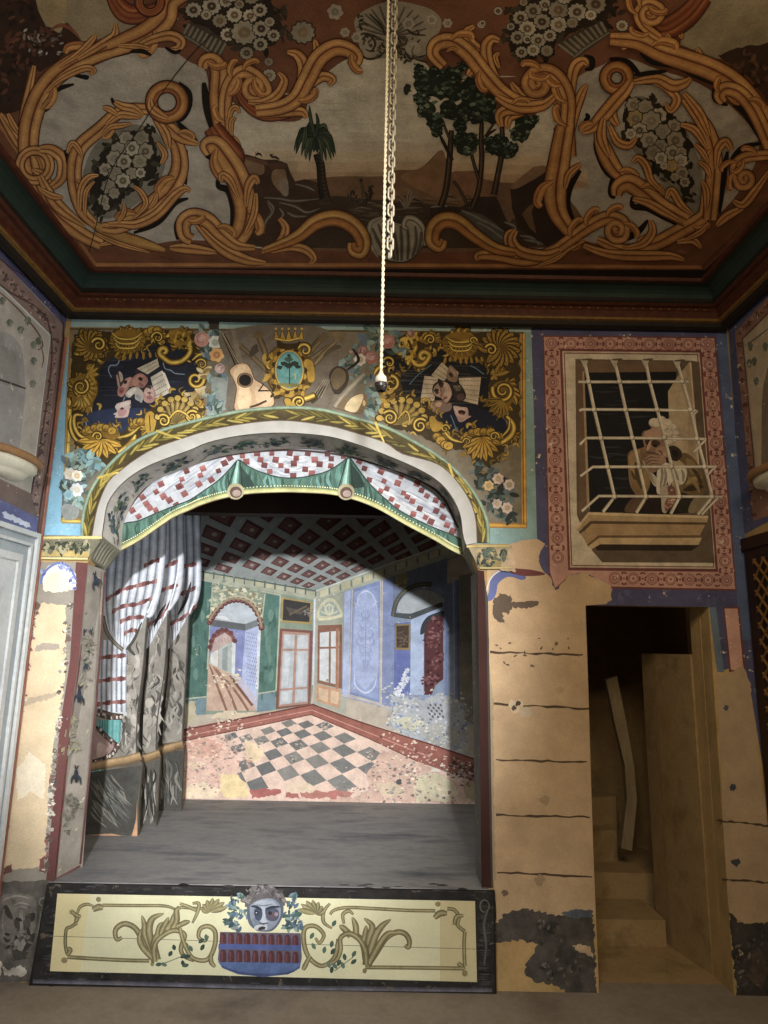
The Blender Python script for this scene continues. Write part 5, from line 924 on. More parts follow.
S('440 -20 350 85 232 152 160 110', 23, RUS, (.8, 1, .5)); S('-20 190 60 195 130 210 230 260', 6); S('20 245 62 228 110 245', 6); S('250 170 290 250 370 300', 9); S('310 175 325 185 330 165', 4); S('400 240 432 290 500 330', 7); S('-40 195 100 208 220 262 350 305 480 352 600 425 700 535 790 660', 22, OCH, (.6, 1, .9)); S('540 520 520 485 552 450 622 472 690 552 752 680 790 780', 15, OCH, (.6, 1, .9)); S('215 190 130 125 108 60 152 18 205 40', 15, OCH, (.6, 1, .7), (165, 60, .9, 1))
tile(618, 100)
shade('732 218 640 240 588 310 588 400 625 455', 7); S('590 512 640 532 702 462 790 340', 9); S('790 275 650 290 600 342 622 422', 13, OCH, (.8, 1, .8), (648, 400, 1, -1))
m.part('scrollwork', M['ochre'], CM, 'ochre leaf scroll framing the corner by the right wall')
# ================================================================== PAINTED DRAPERY BOARD (VALANCE)
VB = thing('stage_valance', (-.5, DV, 2.4), 'arched painted drapery board with checked white swags and green hem under the arch', 'valance')
VP = Plane((0, DV+.006, 0), (0, -1, 0))
LOW = [(116, 555), (119, 551), (137.7, 541), (157, 527.6), (173, 517), (190, 509.5), (199.5, 505.2), (219, 499), (244, 494), (277.7, 492), (305, 492.4), (330, 494), (353, 499), (378, 508.6), (407, 525), (437, 541), (450, 549), (461, 554.5), (466, 557)]
TOPV = [(470, 535), (462, 500), (440, 476), (400, 458), (350, 444), (285, 438), (220, 446), (165, 464), (130, 492), (116, 525)]
b = MB(); vo = [VP.at(*p) for p in spline(LOW, 4)+TOPV]; b.prism([p+Vector((0, .001, 0)) for p in vo], (0, .02, 0)); b.build('board', M['pine'], VB)
m = Mural(VP, .0004)
GRT = [(119, 535), (124, 524), (138, 521), (157, 513), (177, 505), (190, 500), (205, 490), (219, 480), (231, 468), (238.6, 460), (246, 465), (258, 471), (277.7, 477), (297, 478), (317, 474.5), (330, 470), (341, 463), (349, 458), (356, 466), (368, 482), (382, 496), (398, 509.5), (417, 520), (437, 529), (450, 534), (464, 541)]
m.poly([(117, 536), (117, 515), (130, 492), (165, 464), (220, 446), (285, 440), (350, 446), (400, 459), (440, 477), (467, 520), (467, 542)]+spline(GRT, 3)[::-1], '#adb1b7')
for _ in range(170):
    t = random.random(); 
    if t < .3: a = (random.uniform(124, 225), 0); x = a[0]; y = 520-(x-124)*.44+random.uniform(-36, 2); m.rib([(x, y), (x+10, y-7), (x+22, y-15+random.uniform(-2, 2))], random.uniform(.8, 2.6), random.choice(['#8e97a4', '#c8c9ca', '#9aa1ac', '#bcbec0']), (.1, 1, .1))
    elif t < .65: x = random.uniform(245, 320); y = random.uniform(453, 472); m.rib([(x, y), (x+8, y+3+(292-x)*.04), (x+18, y+(288-x)*.12+1)], random.uniform(.8, 2.2), random.choice(['#8e97a4', '#c8c9ca', '#9aa1ac', '#bcbec0']), (.1, 1, .1))
    else: x = random.uniform(352, 445); y = 470+(x-352)*.5+random.uniform(-12, 18); m.rib([(x, y), (x+9, y+4), (x+20, y+11+random.uniform(-2, 2))], random.uniform(.8, 2.6), random.choice(['#8a93a1', '#c6c7c9', '#969daa', '#b9bcc0']), (.1, 1, .1))
SQ = []
def sq(ox, oy, s_):
    a = [float(v) for v in s_.replace(',', ' ').split()]
    for i in range(0, len(a), 2): SQ.append((ox+a[i]/5.12, oy+a[i+1]/5.12))
sq(180, 410, '255 245 320 235 395 222 470 222 562 222 655 222 755 225 228 272 340 265 412 255 490 255 595 247 690 255 197 312 118 300 432 283 517 285 583 275 715 278 105 335 35 312 460 315 548 312 640 303 675 325 10 355 97 380 160 358 580 338 22 430 0 390')
sq(300, 410, '222 238 160 250 158 287 28 305 60 327 305 262 330 300 415 315 355 358 430 365 500 375 518 342 413 415 445 403 600 378 622 412 530 425 550 445 468 457 495 495 575 467 650 440 695 463 730 490 697 517 613 505 580 533 732 550 643 550 670 572 755 590')
sq(410, 430, '190 487 218 518'); sq(40, 430, '472 412 505 443 525 345 545 378 563 400 592 410 595 317 620 277 632 340 663 360 700 385 710 290 740 327 750 212')
for x, y in SQ:
    a = math.radians((-25 if x < 238 else (4 if x < 345 else 22))+random.uniform(-8, 8)); h = random.uniform(2.5, 3.3); c = random.choice(['#7c3430', '#8a3c36', '#6c2c2a', '#8f4640']); 
    P_ = [(x+h*(u*math.cos(a)-v*math.sin(a)), y+h*(u*math.sin(a)+v*math.cos(a))*.95) for u, v in ((-1, -1), (1, -1), (1, 1), (-1, 1))]; m.poly(P_, c, .15); m.poly([P_[2], P_[3], ((P_[0][0]+P_[3][0])/2, (P_[0][1]+P_[3][1])/2), ((P_[1][0]+P_[2][0])/2, (P_[1][1]+P_[2][1])/2)], mixc(hx(c), (0, 0, 0, 1), .25), .1)
m.rib([(122, 520), (140, 494), (165, 474), (219, 457.5), (258, 451.6), (300, 450.6), (350, 457), (405, 474), (440, 494), (458, 528)], 2, '#4a3028', (1, 1, 1))
m.part('checked_drape', M['paint'], VB, 'white drape with dark red checks')
LS = spline(LOW[1:-1], 5); GS = spline(GRT, 4)
m.poly([(118, 553)]+LS+[(465, 555)]+GS[::-1], '#416857')
for _ in range(200):
    i = random.randrange(4, len(GS)-4); x, y = GS[i]; j = min(range(len(LS)), key=lambda k: abs(LS[k][0]-x)); yb = LS[j][1]-3
    if yb-y > 4: m.rib([(x, y+1), (x+random.uniform(-3, 3), (y+yb)/2), (x+random.uniform(-2, 4), yb)], random.uniform(1, 3.4), random.choice(['#345647', '#4f7f70', '#5a8d82', '#3c6258', '#2c4c3e', '#487568']), (.2, 1, .3))
m.rib(GS, 1.2, '#243a34', (1, 1, 1), 1); m.rib([(p[0], p[1]-2.2) for p in LS], 5, [(-1, '#5d7448'), (-.3, '#a9a556'), (.4, '#c4bd78'), (1, '#8f9660')], (1, 1, 1), 1)
for k in range(0, len(LS)-1):
    for u in (0, .5): m.ell(LS[k][0]+(LS[k+1][0]-LS[k][0])*u, LS[k][1]+(LS[k+1][1]-LS[k][1])*u-6, .7, .7, '#e0d890', 0, 6)
m.part('green_hem', M['paint'], VB, 'green lining with gold braid')
for (x, y, ex, ey, sg) in [(238.6, 461, 235.7, 491.5, 1), (349, 459, 346, 492, -1)]:
    m.poly([(x, y+2), (x+11, y+16), (ex+20, ey-5), (ex+4, ey-3)], '#263f36'); [m.poly([(x-2+4*a/6, y), (x-2+4*(a+1)/6, y), (ex-8+16*(a+1)/6, ey-1), (ex-8+16*a/6, ey-1)], c_, 0) for a, c_ in enumerate(['#3f6a5a', '#7fb0a0', '#9ccabb', '#5f907e', '#36584a', '#1f352c'])]; m.rib([(x-2, y), (ex-8.4, ey-1)], 1, '#1c2e28', (1, 1, 1)); m.ell(ex, ey, 8.6, 8.2, '#a2986e'); m.ell(ex+.3, ey+.8, 6.2, 5.8, '#5a4034'); m.ell(ex+1, ey+1.8, 4.2, 3.4, '#9a8478'); m.part('drapery_roll', M['paint'], VB, 'rolled green drapery tail')

# ================================================================== CURTAIN WINGS
def wing(Y, outline, label):
    W = thing('curtain_wing', (-1.55, Y, ZS), label, 'stage wing', 'painted curtain wings'); P_ = Plane((0, Y, 0), (0, -1, 0)); b = MB()
    pts = [P_.at(*p) for p in outline]; b.prism([Vector((p.x, p.y+.0, max(ZS, p.z))) for p in pts], (0, .03, 0)); b.build('board', M['flat'], W)
    return W, Mural(P_, .0005)
def marble(mu, poly_, n, box, base='#8d877c', dk='#4c4944', lt='#a9a296'):
    mu.poly(poly_, base)
    x0, y0, x1, y1 = box
    for _ in range(n):
        y = random.uniform(y0, y1); t = (y-y0)/(y1-y0); x = random.uniform(x0, x1); 
        mu.rib([(x, y), (x+random.uniform(-4, 4), y+6), (x+random.uniform(-6, 6), y+14)], random.uniform(1, 4), random.choice([dk, lt, '#77726a', '#605c55', '#9a9488']), (.1, 1, .1))
def redband(p):
    L = spline(p, 7)
    for i in range(len(L)-1):
        (x, y), (x2, y2) = L[i], L[i+1]; k = 2+.5*math.sin(i*1.3); c = ['#6c3432', '#8a4c46', '#a26a64', '#94564f', '#7a3e3a', '#5e2c2a'][i % 6]
        m.poly([(x, y-k), (x2+.2, y2-k+random.uniform(-.5, .5)), (x2+.2, y2+k), (x, y+k+random.uniform(-.5, .5))], c, .1)
FP = [(-1, '#5f6774'), (-.75, '#939ca9'), (-.4, '#c6ccd4'), (.05, '#dcdfe4'), (.5, '#b4bbc6'), (.8, '#838c9a'), (1, '#555d6a')]
FOLD = ['#7d8796', '#c5cad2', '#e0e2e6', '#9aa3b0', '#5c6470', '#b4bbc6', '#d5d8dd', '#6e7684']
def clipbox(mu): pass
# rearmost wing first
Y3, Y2, Y1 = 4.888, 4.494, 4.266
O3 = [(140, 470), (200, 480), (200, 540), (198, 556), (196, 594), (189, 614), (187.5, 640), (186, 670), (184.5, 695), (182, 741), (183.6, 750), (180.6, 812.5), (140, 812.5)]
W3, m = wing(Y3, O3, 'rearmost painted curtain wing, standing against the painted back wall')
marble(m, [(150, 600), (190, 606), (189, 614), (187, 640), (185.5, 670), (184, 695), (181.5, 741), (150, 745)], 60, (160, 612, 181, 725))
m.rib([(189, 612), (186, 670), (182, 740)], 1.2, '#55514b', (1, 1, 1)); m.rib([(168, 630), (166, 668), (161, 715), (159, 745)], 6, [(-1, '#2a2826'), (1, '#5d5953')], (1, 1, 1)); m.part('marbled_cloth', M['paint'], W3, 'grey marbled lower cloth')  # wide dark rib on the cloth is painted shadow beside the wing in front
m.poly([(150, 474), (199.5, 482), (199.5, 540), (197.5, 556), (195.6, 594), (189, 614), (178, 634), (168, 650), (158, 660), (150, 640)], '#c3c9d2')
for k in range(6):
    t = k/5; xt = 163+36*t; xe = 164+25*t; ye = 656-42*t; m.rib([(xt-4, 480), (xt-1.5, 560), (xt-3-(1-t)*3, 595), (xe, ye)], 8, FP, (1, 1, .4))
for (y0, dy) in [(565, 2), (588, 8), (606, 18)]:
    redband([(170, y0+dy), (184, y0+dy*.6), (196.5, y0-1)])
m.rib([(191, 582), (186, 600), (178, 615)], 3.6, '#2c3038', (.2, 1, .2)); m.rib([(198, 556), (195.8, 594), (189.4, 613)], 1.5, '#dfe2e8', (1, 1, 1)); m.part('checked_drape', M['paint'], W3, 'white drape with dark red bands')
m.poly([(140, 752), (183.4, 750.5), (180.4, 812), (140, 812)], '#4c4a44')
for _ in range(40): x = random.uniform(158, 178); y = random.uniform(756, 790); m.rib([(x, y), (x+random.uniform(-2, 4), y+8), (x+random.uniform(-2, 5), y+20)], random.uniform(.8, 3), random.choice(['#6b6a62', '#3a3934', '#5d605a', '#8a887c']), (.1, 1, .1))
m.part('marbled_base', M['paint'], W3, 'dark marbled base'); m.rib([(140, 754), (162, 750), (183, 744)], 8.4, [(-1, '#6a4f28'), (-.5, '#b08c52'), (0, '#9a7740'), (1, '#5a421f')], (1, 1, 1)); m.part('ochre_moulding', M['paint'], W3, 'ochre half-round moulding')
O2 = [(110, 470), (182, 480), (182, 540), (180.6, 553), (177.7, 579), (169, 610), (167, 640), (166, 668), (163.5, 690), (158, 718), (156.6, 747), (160, 760), (156, 827), (110, 827)]
W2, m = wing(Y2, O2, 'middle painted curtain wing, narrowest strip between the other two')
marble(m, [(112, 600), (171, 606), (168.5, 612), (166.6, 640), (165.5, 668), (163, 690), (157.6, 718), (156, 752), (112, 756)], 90, (138, 625, 160, 735))
for _ in range(8): x = random.uniform(143, 158); y = random.uniform(650, 740); m.ell(x, y, random.uniform(2, 4), random.uniform(4, 8), random.choice(['#a39c90', '#b0a89a', '#8d867b']), random.uniform(-30, 30))
m.rib([(168, 614), (165, 668), (157.6, 718), (156.2, 750)], 1.3, '#4a4640', (1, 1, 1)); m.rib([(147, 630), (145, 668), (141, 700), (139.5, 755)], 6, [(-1, '#2a2826'), (1, '#5d5953')], (1, 1, 1)); m.part('marbled_cloth', M['paint'], W2, 'grey marbled lower cloth')  # wide dark rib paints the shade between this wing and the foremost one
m.poly([(112, 474), (181.6, 482), (181.6, 540), (180, 553), (177.2, 579), (168.5, 611), (160, 626), (150, 645), (144, 652), (112, 652)], '#c3c9d2')
for k in range(7):
    t = k/6; xt = 140+42*t; xe = 143+26*t; ye = 652-42*t; m.rib([(xt-3, 480), (xt-1.5, 550), (xt-4-(1-t)*3, 590), (xe, ye)], 8, FP, (1, 1, .35))
for (y0, dy) in [(562, 12), (586, 8), (603, 24)]:
    redband([(146, y0+dy), (162, y0+dy*.5), (178 if y0 < 600 else 170, y0-1)])
m.rib([(166, 604), (160, 614), (154, 628)], 3, '#3a3034', (.2, 1, .2)); m.rib([(179.6, 553), (176.8, 579), (168.4, 610)], 1.5, '#dfe2e8', (1, 1, 1)); m.part('checked_drape', M['paint'], W2, 'white drape with dark red bands')
m.poly([(112, 768), (159.6, 760), (155.6, 826.4), (112, 826.4)], '#55524a')
for _ in range(40): x = random.uniform(143, 156); y = random.uniform(766, 805); m.rib([(x, y), (x+random.uniform(-2, 2), y+8), (x+random.uniform(-3, 3), y+20)], random.uniform(.8, 3), random.choice(['#9a968a', '#3a3934', '#6b685f', '#b0aa9c', '#2f2d29']), (.1, 1, .1))
m.part('marbled_base', M['paint'], W2, 'dark marbled base'); m.rib([(112, 768), (140, 760), (160, 753.5)], 8.6, [(-1, '#6a4f28'), (-.5, '#b08c52'), (0, '#9a7740'), (1, '#5a421f')], (1, 1, 1)); m.part('ochre_moulding', M['paint'], W2, 'ochre half-round moulding')
O1 = [(60, 470), (163, 480), (162.6, 540), (161.3, 553), (160.6, 577), (156.5, 594), (148.5, 614), (146, 629), (144.6, 650), (144, 668), (142, 680), (138, 718), (137, 755), (142.5, 765), (139.6, 789), (137.7, 836), (137.5, 839), (60, 844)]
W1, m = wing(Y1, O1, 'foremost painted curtain wing with bare wooden foot beside the swallow-painted reveal')
marble(m, [(60, 600), (152, 600), (148, 614), (145.5, 629), (144, 650), (143.4, 668), (141.5, 680), (137.4, 718), (136.4, 757), (60, 760)], 120, (112, 640, 139, 742))
for _ in range(12): x = random.uniform(122, 138); y = random.uniform(650, 745); m.ell(x, y, random.uniform(2, 4), random.uniform(4, 8), random.choice(['#a39c90', '#b0a89a', '#98917f']), random.uniform(-30, 30))
m.rib([(147.6, 616), (143.2, 668), (137.4, 718), (136.8, 756)], 1.3, '#4a4640', (1, 1, 1)); m.part('marbled_cloth', M['paint'], W1, 'grey marbled lower cloth')
tile(70, 640)
m.poly([(88, 640), (122, 640), (124, 665), (126, 700), (127, 716), (96, 716)], '#c7c9cc')
for k in range(6): x = 99+k*5; m.rib([(x+1, 640), (x, 680), (x+k*.05, 712)], 5.2, FP, (1, 1, 1))
for y in (657, 680, 703): 
    redband([(96, y+1.5), (110, y-.5), (126, y-1.5)])
m.part('checked_drape', M['paint'], W1, 'hanging white drape tail with red bands')
def fringe(p, w):
    m.rib(p, w, '#4a3f36', (1, 1, 1)); L = spline(p, 8)
    for i in range(len(L)): m.ell(L[i][0]+random.uniform(-1, 1), L[i][1]+random.uniform(-w*.3, w*.3), 1.2, 1.8, random.choice(['#b5a99a', '#2e2620', '#8a7a6c', '#d0c4b4', '#6a4440']), 0, 7)
fringe([(97, 712), (110, 716), (123, 718)], 8)
m.poly([(98, 720), (121, 720), (119, 744), (112, 740), (98, 730)], '#4fa6a2')
for k in range(9): m.rib([(100+k*2.6, 720), (99.5+k*2.5, 742)], 1.6, random.choice(['#7cc4bc', '#2f7a7c', '#66b6b0', '#3c8a8c']), (1, 1, 1))
m.poly([(90, 765), (104, 765), (102, 800), (96, 818), (90, 820)], '#4fa6a2')
for k in range(5): m.rib([(93+k*2.4, 764), (93+k*2, 805)], 1.5, random.choice(['#7cc4bc', '#2f7a7c', '#66b6b0', '#3c8a8c']), (1, 1, 1))
m.part('turquoise_lining', M['paint'], W1, 'turquoise lining')
m.area([(97, 730), (108, 738), (117, 746), (112, 757), (100, 760), (93, 762)], '#a08078'); m.area([(99, 742), (108, 748), (104, 756), (97, 756)], '#c8a498'); fringe([(98, 728), (108, 738), (118, 746)], 5); fringe([(118, 746), (110, 756), (94, 762)], 5); m.area([(91, 790), (98, 795), (97, 812), (91, 822)], '#b09088'); fringe([(93, 780), (100, 800), (96, 815), (90, 826)], 5)
m.part('fringe', M['paint'], W1, 'dark tasselled fringe')
m.poly([(60, 474), (162.6, 482), (162.2, 540), (160.9, 553), (160.2, 577), (156, 594), (148, 614), (138, 634), (124, 650), (111, 640), (102, 620), (99, 600), (60, 600)], '#c3c9d2')
for k in range(9):
    t = k/8; xt = 98+65*t; a = t**1.2; xe = 103+44*a; ye = 618+32*min(1, a*2.2)-34*max(0, a-.45)*1.8
    m.rib([(xt, 480), (xt-1, 545), (xt-3-t*2, 585), (xe*.55+(xt-6)*.45, 606+6*a), (xe, ye)], 9, FP, (1, 1, .35))
for (pts) in [[(106, 600), (120, 591), (136, 586), (157, 581)], [(112, 612), (124, 606), (138, 604), (152, 598)], [(120, 622), (130, 618), (144, 617)], [(144, 566), (152, 562), (161, 560)], [(124, 634), (132, 630), (138, 632)]]:
    redband(pts)
m.rib([(160.6, 553), (160, 577), (155.6, 594), (147.6, 613)], 1.5, '#e2e5ea', (1, 1, 1)); m.rib([(103, 616), (107, 632), (114, 642), (123, 650)], 4, [(-1, '#3a332a'), (0, '#8c8270'), (1, '#3a332a')], (1, 1, 1)); m.rib([(126, 650), (134, 640), (142, 622)], 3, '#4c4740', (.3, 1, .3))
m.part('checked_drape', M['paint'], W1, 'tied-back white drape with dark red bands')
m.poly([(60, 776), (142, 765.5), (139.2, 789), (135, 826), (130, 836), (112, 833), (92, 834), (60, 838)], '#4a4842')
for _ in range(80): x = random.uniform(90, 118); y = random.uniform(772, 812); m.rib([(x, y), (x+4, y+6), (x+12+random.uniform(-4, 4), y+16)], random.uniform(.6, 2.2), random.choice(['#6b6a62', '#3a3934', '#5d605a', '#7a786c']), (.1, 1, .1))
m.part('marbled_base', M['paint'], W1, 'dark marbled base'); m.poly([(60, 838), (92, 834.5), (112, 833.5), (126, 836.5), (132, 836), (136, 820), (137.4, 800), (137.5, 838.6), (60, 843.5)], '#b5804c'); m.part('bare_wood_foot', M['paint'], W1, 'bare wooden foot'); m.rib([(60, 773), (110, 763), (126, 760), (141, 756)], 9, [(-1, '#6a4f28'), (-.5, '#b08c52'), (0, '#a07c44'), (1, '#5a421f')], (1, 1, 1)); m.part('ochre_moulding', M['paint'], W1, 'ochre half-round moulding')
# ================================================================== BACKDROP
BD = thing('stage_backdrop', (-.4, DB, ZS), 'painted backdrop of a blue and green hall with chequered floor at the rear of the stage', 'backdrop')
b = MB(); b.box(-1.995, .995, DB, DB+.015, ZS, 2.735); b.build('canvas', M['plaster'], BD)
m = Mural(DROP, .0005, .00002); tile()
m.poly([(120, 470), (500, 470), (500, 806), (120, 803)], '#b8ab98'); m.part('ground', M['drop'], BD)
# coffered ceiling
def hom(H): return lambda u, v: ((H[0][0]*u+H[0][1]*v+H[0][2])/(H[2][0]*u+H[2][1]*v+1), (H[1][0]*u+H[1][1]*v+H[1][2])/(H[2][0]*u+H[2][1]*v+1))
HC = hom([[-27.9838, -8.80085, 318.51229], [-37.49961, -41.78111, 588.79528], [-0.05803, -0.06165, 1]])
m.poly([(120, 555), (198, 571), (316, 592), (392, 563), (480, 535), (500, 470), (120, 470)], '#8d9490')
for i in range(-3, 11):
    for j in range(-2, 9):
        try:
            P_ = [HC(i+a, j+c) for a, c in ((-.34, -.34), (.34, -.34), (.34, .34), (-.34, .34))]
        except ZeroDivisionError: continue
        if any(1-.05803*(i+a)-.06165*(j+a) < .12 for a in (-.4, .4)): continue
        if any(y < 474 or x < 125 or x > 495 for x, y in P_): continue
        if any(y > (592-(316-x)*.178 if x < 316 else 592-(x-316)*.33)-1.2 for x, y in P_): continue
        m.poly(P_, '#55302c', .15); P2 = [HC(i+a, j+c) for a, c in ((-.2, -.26), (.28, -.26), (.28, .22), (-.2, .22))]; m.poly(P2, '#6a4440', .1); c_ = HC(i, j); w_ = abs(P2[1][0]-P2[0][0])*.2+.3; m.ell(c_[0]+.4, c_[1]-.2, w_, w_*.7, '#8f8578', 0, 8)
m.part('painted_coffers', M['drop'], BD, 'coffered ceiling with dark red panels')
m.poly([(150, 562), (198, 571), (316, 591), (316, 600.5), (198, 581), (150, 572)], '#a5a892'); m.poly([(316, 591), (392, 563), (480, 534), (480, 548), (392, 577), (316, 600.5)], '#a3a794')
for k in range(14):
    x = 175+k*10.2; y = 572+ (x-198)*.17-.2; m.poly([(x, y-2), (x+7, y-.8), (x+7, y+5), (x, y+4)], random.choice(['#bdb78e', '#b4b294', '#a9a98c'])); m.line([(x+8.4, y-1), (x+8, y+6)], 1.4, '#5d6a64')
for k in range(14):
    x = 320+k*11; y = 592.5-(x-316)*.35; m.poly([(x, y), (x+8, y-3), (x+8, y+4), (x, y+6.4)], random.choice(['#bdb78e', '#b4b294', '#c4bf9a'])); m.line([(x+9.4, y-3), (x+9.6, y+3)], 1.4, '#6d7a74')
m.rib([(150, 573), (198, 582), (316, 601.5)], 1.8, '#46605a', (1, 1, 1), 1); m.rib([(316, 601.5), (392, 577.5), (480, 549)], 1.6, '#8a9490', (1, 1, 1), 1); m.rib([(150, 562), (198, 571), (316, 591)], 1.6, '#566a64', (1, 1, 1), 1); m.rib([(316, 591), (392, 563), (480, 533)], 1.6, '#c0c4b8', (1, 1, 1), 1)
m.part('painted_cornice', M['drop'], BD, 'green and cream cornice')
tile(180, 560)
m.poly('-60 70 90 95 690 205 685 620 670 740 490 770 0 800 -80 800', '#82927e'); m.poly('-60 60 90 100 168 115 135 700 20 712 -60 715', '#487066'); m.poly('436 170 514 185 490 668 398 682 415 350', '#4c766c'); m.poly('-60 715 135 700 130 790 -60 810', '#6d8790'); m.poly('395 690 490 672 488 765 392 780', '#6c8894')
for _ in range(90):
    x, y = random.choice([(random.uniform(186, 208), random.uniform(585, 695)), (random.uniform(262, 278), random.uniform(600, 690))]); m.rib([(x, y), (x+random.uniform(-1, 1), y+5), (x, y+12)], random.uniform(2, 6), random.choice(['#406458', '#587c70', '#4c7468', '#648a7c', '#466e68']), (.2, 1, .2))
for s_ in ['20 712 135 700', '398 684 492 670', '168 115 140 560', '436 172 415 340', '514 185 492 668', '90 98 520 180']: m.line(s_, 1.3, '#b4b59c')
m.flecks([(218, 588), (226, 586), (235, 593), (245, 592), (258, 595), (215, 603)], 1.86, ['#b5b594', '#c9c4a4', '#8a9a84', '#76887a'], 102, 5); m.ell(180+440/5.12, 560+553/5.12, 2.4, 2, '#3a5a4c')
m.part('painted_green_wall', M['drop'], BD, 'green pilasters and wall')
m.area('148 300 165 270 200 225 250 190 310 182 370 205 410 250 425 340 400 350', '#b9b293'); m.flecks([(222, 597), (232, 592), (243, 591), (252, 596), (260, 606), (214, 610)], 1.86, ['#c9c09c', '#a59e7c', '#d8d0b4', '#8a8468'], 85, 3)
m.poly(q('150 520 158 380 165 300')+spline(q('165 300 185 255 225 215 270 200 320 200 360 220 395 265 412 320 415 345'), 5)+q('402 660 395 770 150 770'), '#a9b2bd')
m.poly(q('172 292 200 255 260 218 320 215 372 250 395 300 335 326 260 315'), '#b4bfc8'); m.poly('180 292 230 285 262 310 215 305', '#d6d8d8'); m.poly('155 303 335 328 335 362 155 338', '#62676a'); m.poly('335 328 398 304 400 338 335 362', '#747c80'); m.poly('154 338 335 362 318 604 280 592 150 520', '#7580b8'); m.poly('335 362 400 340 388 700 316 606', '#a5b2d8'); m.poly('400 338 415 345 402 660 386 660', '#ccd2d8')
for r in range(14):
    for c_ in range(5): x, y = 343+c_*11+(r % 2)*5, 372+r*20-c_*3; m.ell(180+x/5.12, 560+(y+ (c_*6))/5.12, .6, .8, '#7480b4', 0, 6)
m.area('150 435 165 385 200 355 240 352 275 380 290 435 268 420 165 470', '#7c4a4a'); m.poly('160 470 180 400 230 372 265 400 268 430 262 585 196 572 150 520', '#b9a29a'); m.poly('158 478 196 458 194 568 155 525', '#cfd0cc'); m.poly('200 450 268 420 265 590 200 575', '#b0b8b4'); m.poly('218 455 245 440 242 570 216 560', '#8f9a98'); m.poly('268 420 286 430 280 592 264 590', '#d4d8dc')
for k in range(7): t = k/6; m.line(f'{165+t*95} {420-t*30} {170+t*95} {440-t*22}', .6, '#a08078')
m.poly('146 525 262 585 372 735 395 772 135 772', '#c2a28a')
for s_ in ['150 535 190 640 240 772', '170 545 240 650 290 772', '185 555 290 680 350 772']: m.rib(s_, 2.4, '#8a5c48', (.3, 1, 1))
m.rib('255 590 300 650 372 745', 3, '#7a4a34', (.3, 1, 1)); m.poly('280 592 316 606 388 700 395 745 372 735 300 640', '#b4aec0')
SCAL = spline(q('150 310 165 285 190 250 230 212 275 197 320 200 365 225 397 268 414 325 416 345'), 4)
for k in range(0, len(SCAL)-1, 2): m.ell(SCAL[k][0]+.3, SCAL[k][1]+1.6, 3.1, 3, '#5e2e2e'); m.ell(SCAL[k][0]+.3, SCAL[k][1]+1, 2.2, 2, '#8a5450')
m.rib(SCAL, 2, '#9a8a6a', (1, 1, 1), 1); SC2 = spline(q('152 440 165 395 195 362 225 352 262 368 288 425'), 3)
for k in range(0, len(SC2)-1, 2): m.ell(SC2[k][0], SC2[k][1]+1, 2.3, 2.2, '#6a3838')
m.part('painted_archway', M['drop'], BD, 'painted archway to a blue corridor')
m.poly('520 190 678 215 672 330 516 318', '#a58c48'); m.poly('530 200 668 222 662 318 526 308', '#3c3a3a'); m.poly('540 240 640 262 620 280 560 270', '#55504a'); m.flecks([(307, 611), (310, 612)], 1.24, ['#8a8478', '#6b665c'], 23, 4); m.line('560 280 650 235', 2, '#6d5c44'); m.part('painted_picture', M['drop'], BD, 'dark gold-framed picture over the doors')
m.poly('512 350 682 362 668 742 490 764', '#7a4a40'); m.poly('524 364 664 374 655 735 504 752', '#a98270')
for (x0, x1) in ((0, .47), (.53, 1)):
    for (y0, y1) in ((.02, .22), (.25, .77), (.8, .99)):
        def dq(u, v): a = (530+(660-530)*u, 372+(378-372)*u); b_ = (508+(652-508)*u, 745+(728-745)*u); return (180+(a[0]+(b_[0]-a[0])*v)/5.12, 560+(a[1]+(b_[1]-a[1])*v)/5.12)
        m.poly([dq(x0+.02, y0), dq(x1-.02, y0), dq(x1-.02, y1), dq(x0+.02, y1)], '#b4bbc2'); m.poly([dq(x0+.1, y0+.02), dq(x1-.15, y0+.02), dq(x1-.2, y1-.03), dq(x0+.06, y1-.03)], '#c3c9cf')
m.part('painted_double_door', M['drop'], BD, 'painted brown glazed double door')
m.rib('690 200 686 400 680 640', 2.6, [(-1, '#b0b8c8'), (0, '#dadfe6'), (1, '#8a94a4')], (1, 1, 1)); m.poly('695 205 690 640 680 740 768 760 850 790 860 170 768 175', '#a2a596')
tile(330, 560)
m.poly('-60 200 75 165 70 320 -60 330', '#9aa08e'); m.area('-62 300 -55 240 -20 200 20 200 50 240 58 290', '#c4c2a0'); m.area('-50 285 -40 240 -12 216 14 216 38 245 45 280', '#93a09a')
for a in range(5): m.line([(330-4/5.12, 560+285/5.12), (330-4/5.12+9*math.cos(math.radians(200+a*35)), 560+285/5.12+13*math.sin(math.radians(200+a*35)))], 1, '#c9c8ac')
m.ring(330-4/5.12, 560+255/5.12, 4, 1.6, [(-1, '#b9b890'), (1, '#d6d4b0')], 5.4, None); m.rib('-60 305 0 300 62 285', 2.6, '#d0cca8', (1, 1, 1)); m.poly('-62 335 62 330 62 660 -65 630', '#84563f'); m.poly('-52 372 48 362 44 640 -54 615', '#c5cacc'); m.line('0 368 -2 628', 2, '#8a604c'); m.line('-55 450 48 448', 2, '#8a604c'); m.line('38 350 36 660', 3, '#a4704c', (1, 1, 1)); m.poly('-68 635 55 665 50 760 -70 722', '#bf8c64'); m.poly('-56 655 -8 665 -12 728 -58 712', '#d0b08c'); m.poly('4 668 46 676 42 740 2 730', '#d0b08c')
m.ell(330-14/5.12, 560+615/5.12, 1.4, 1.4, '#8a8a88')
m.part('painted_side_door', M['drop'], BD, 'painted side door beneath a fanlight')
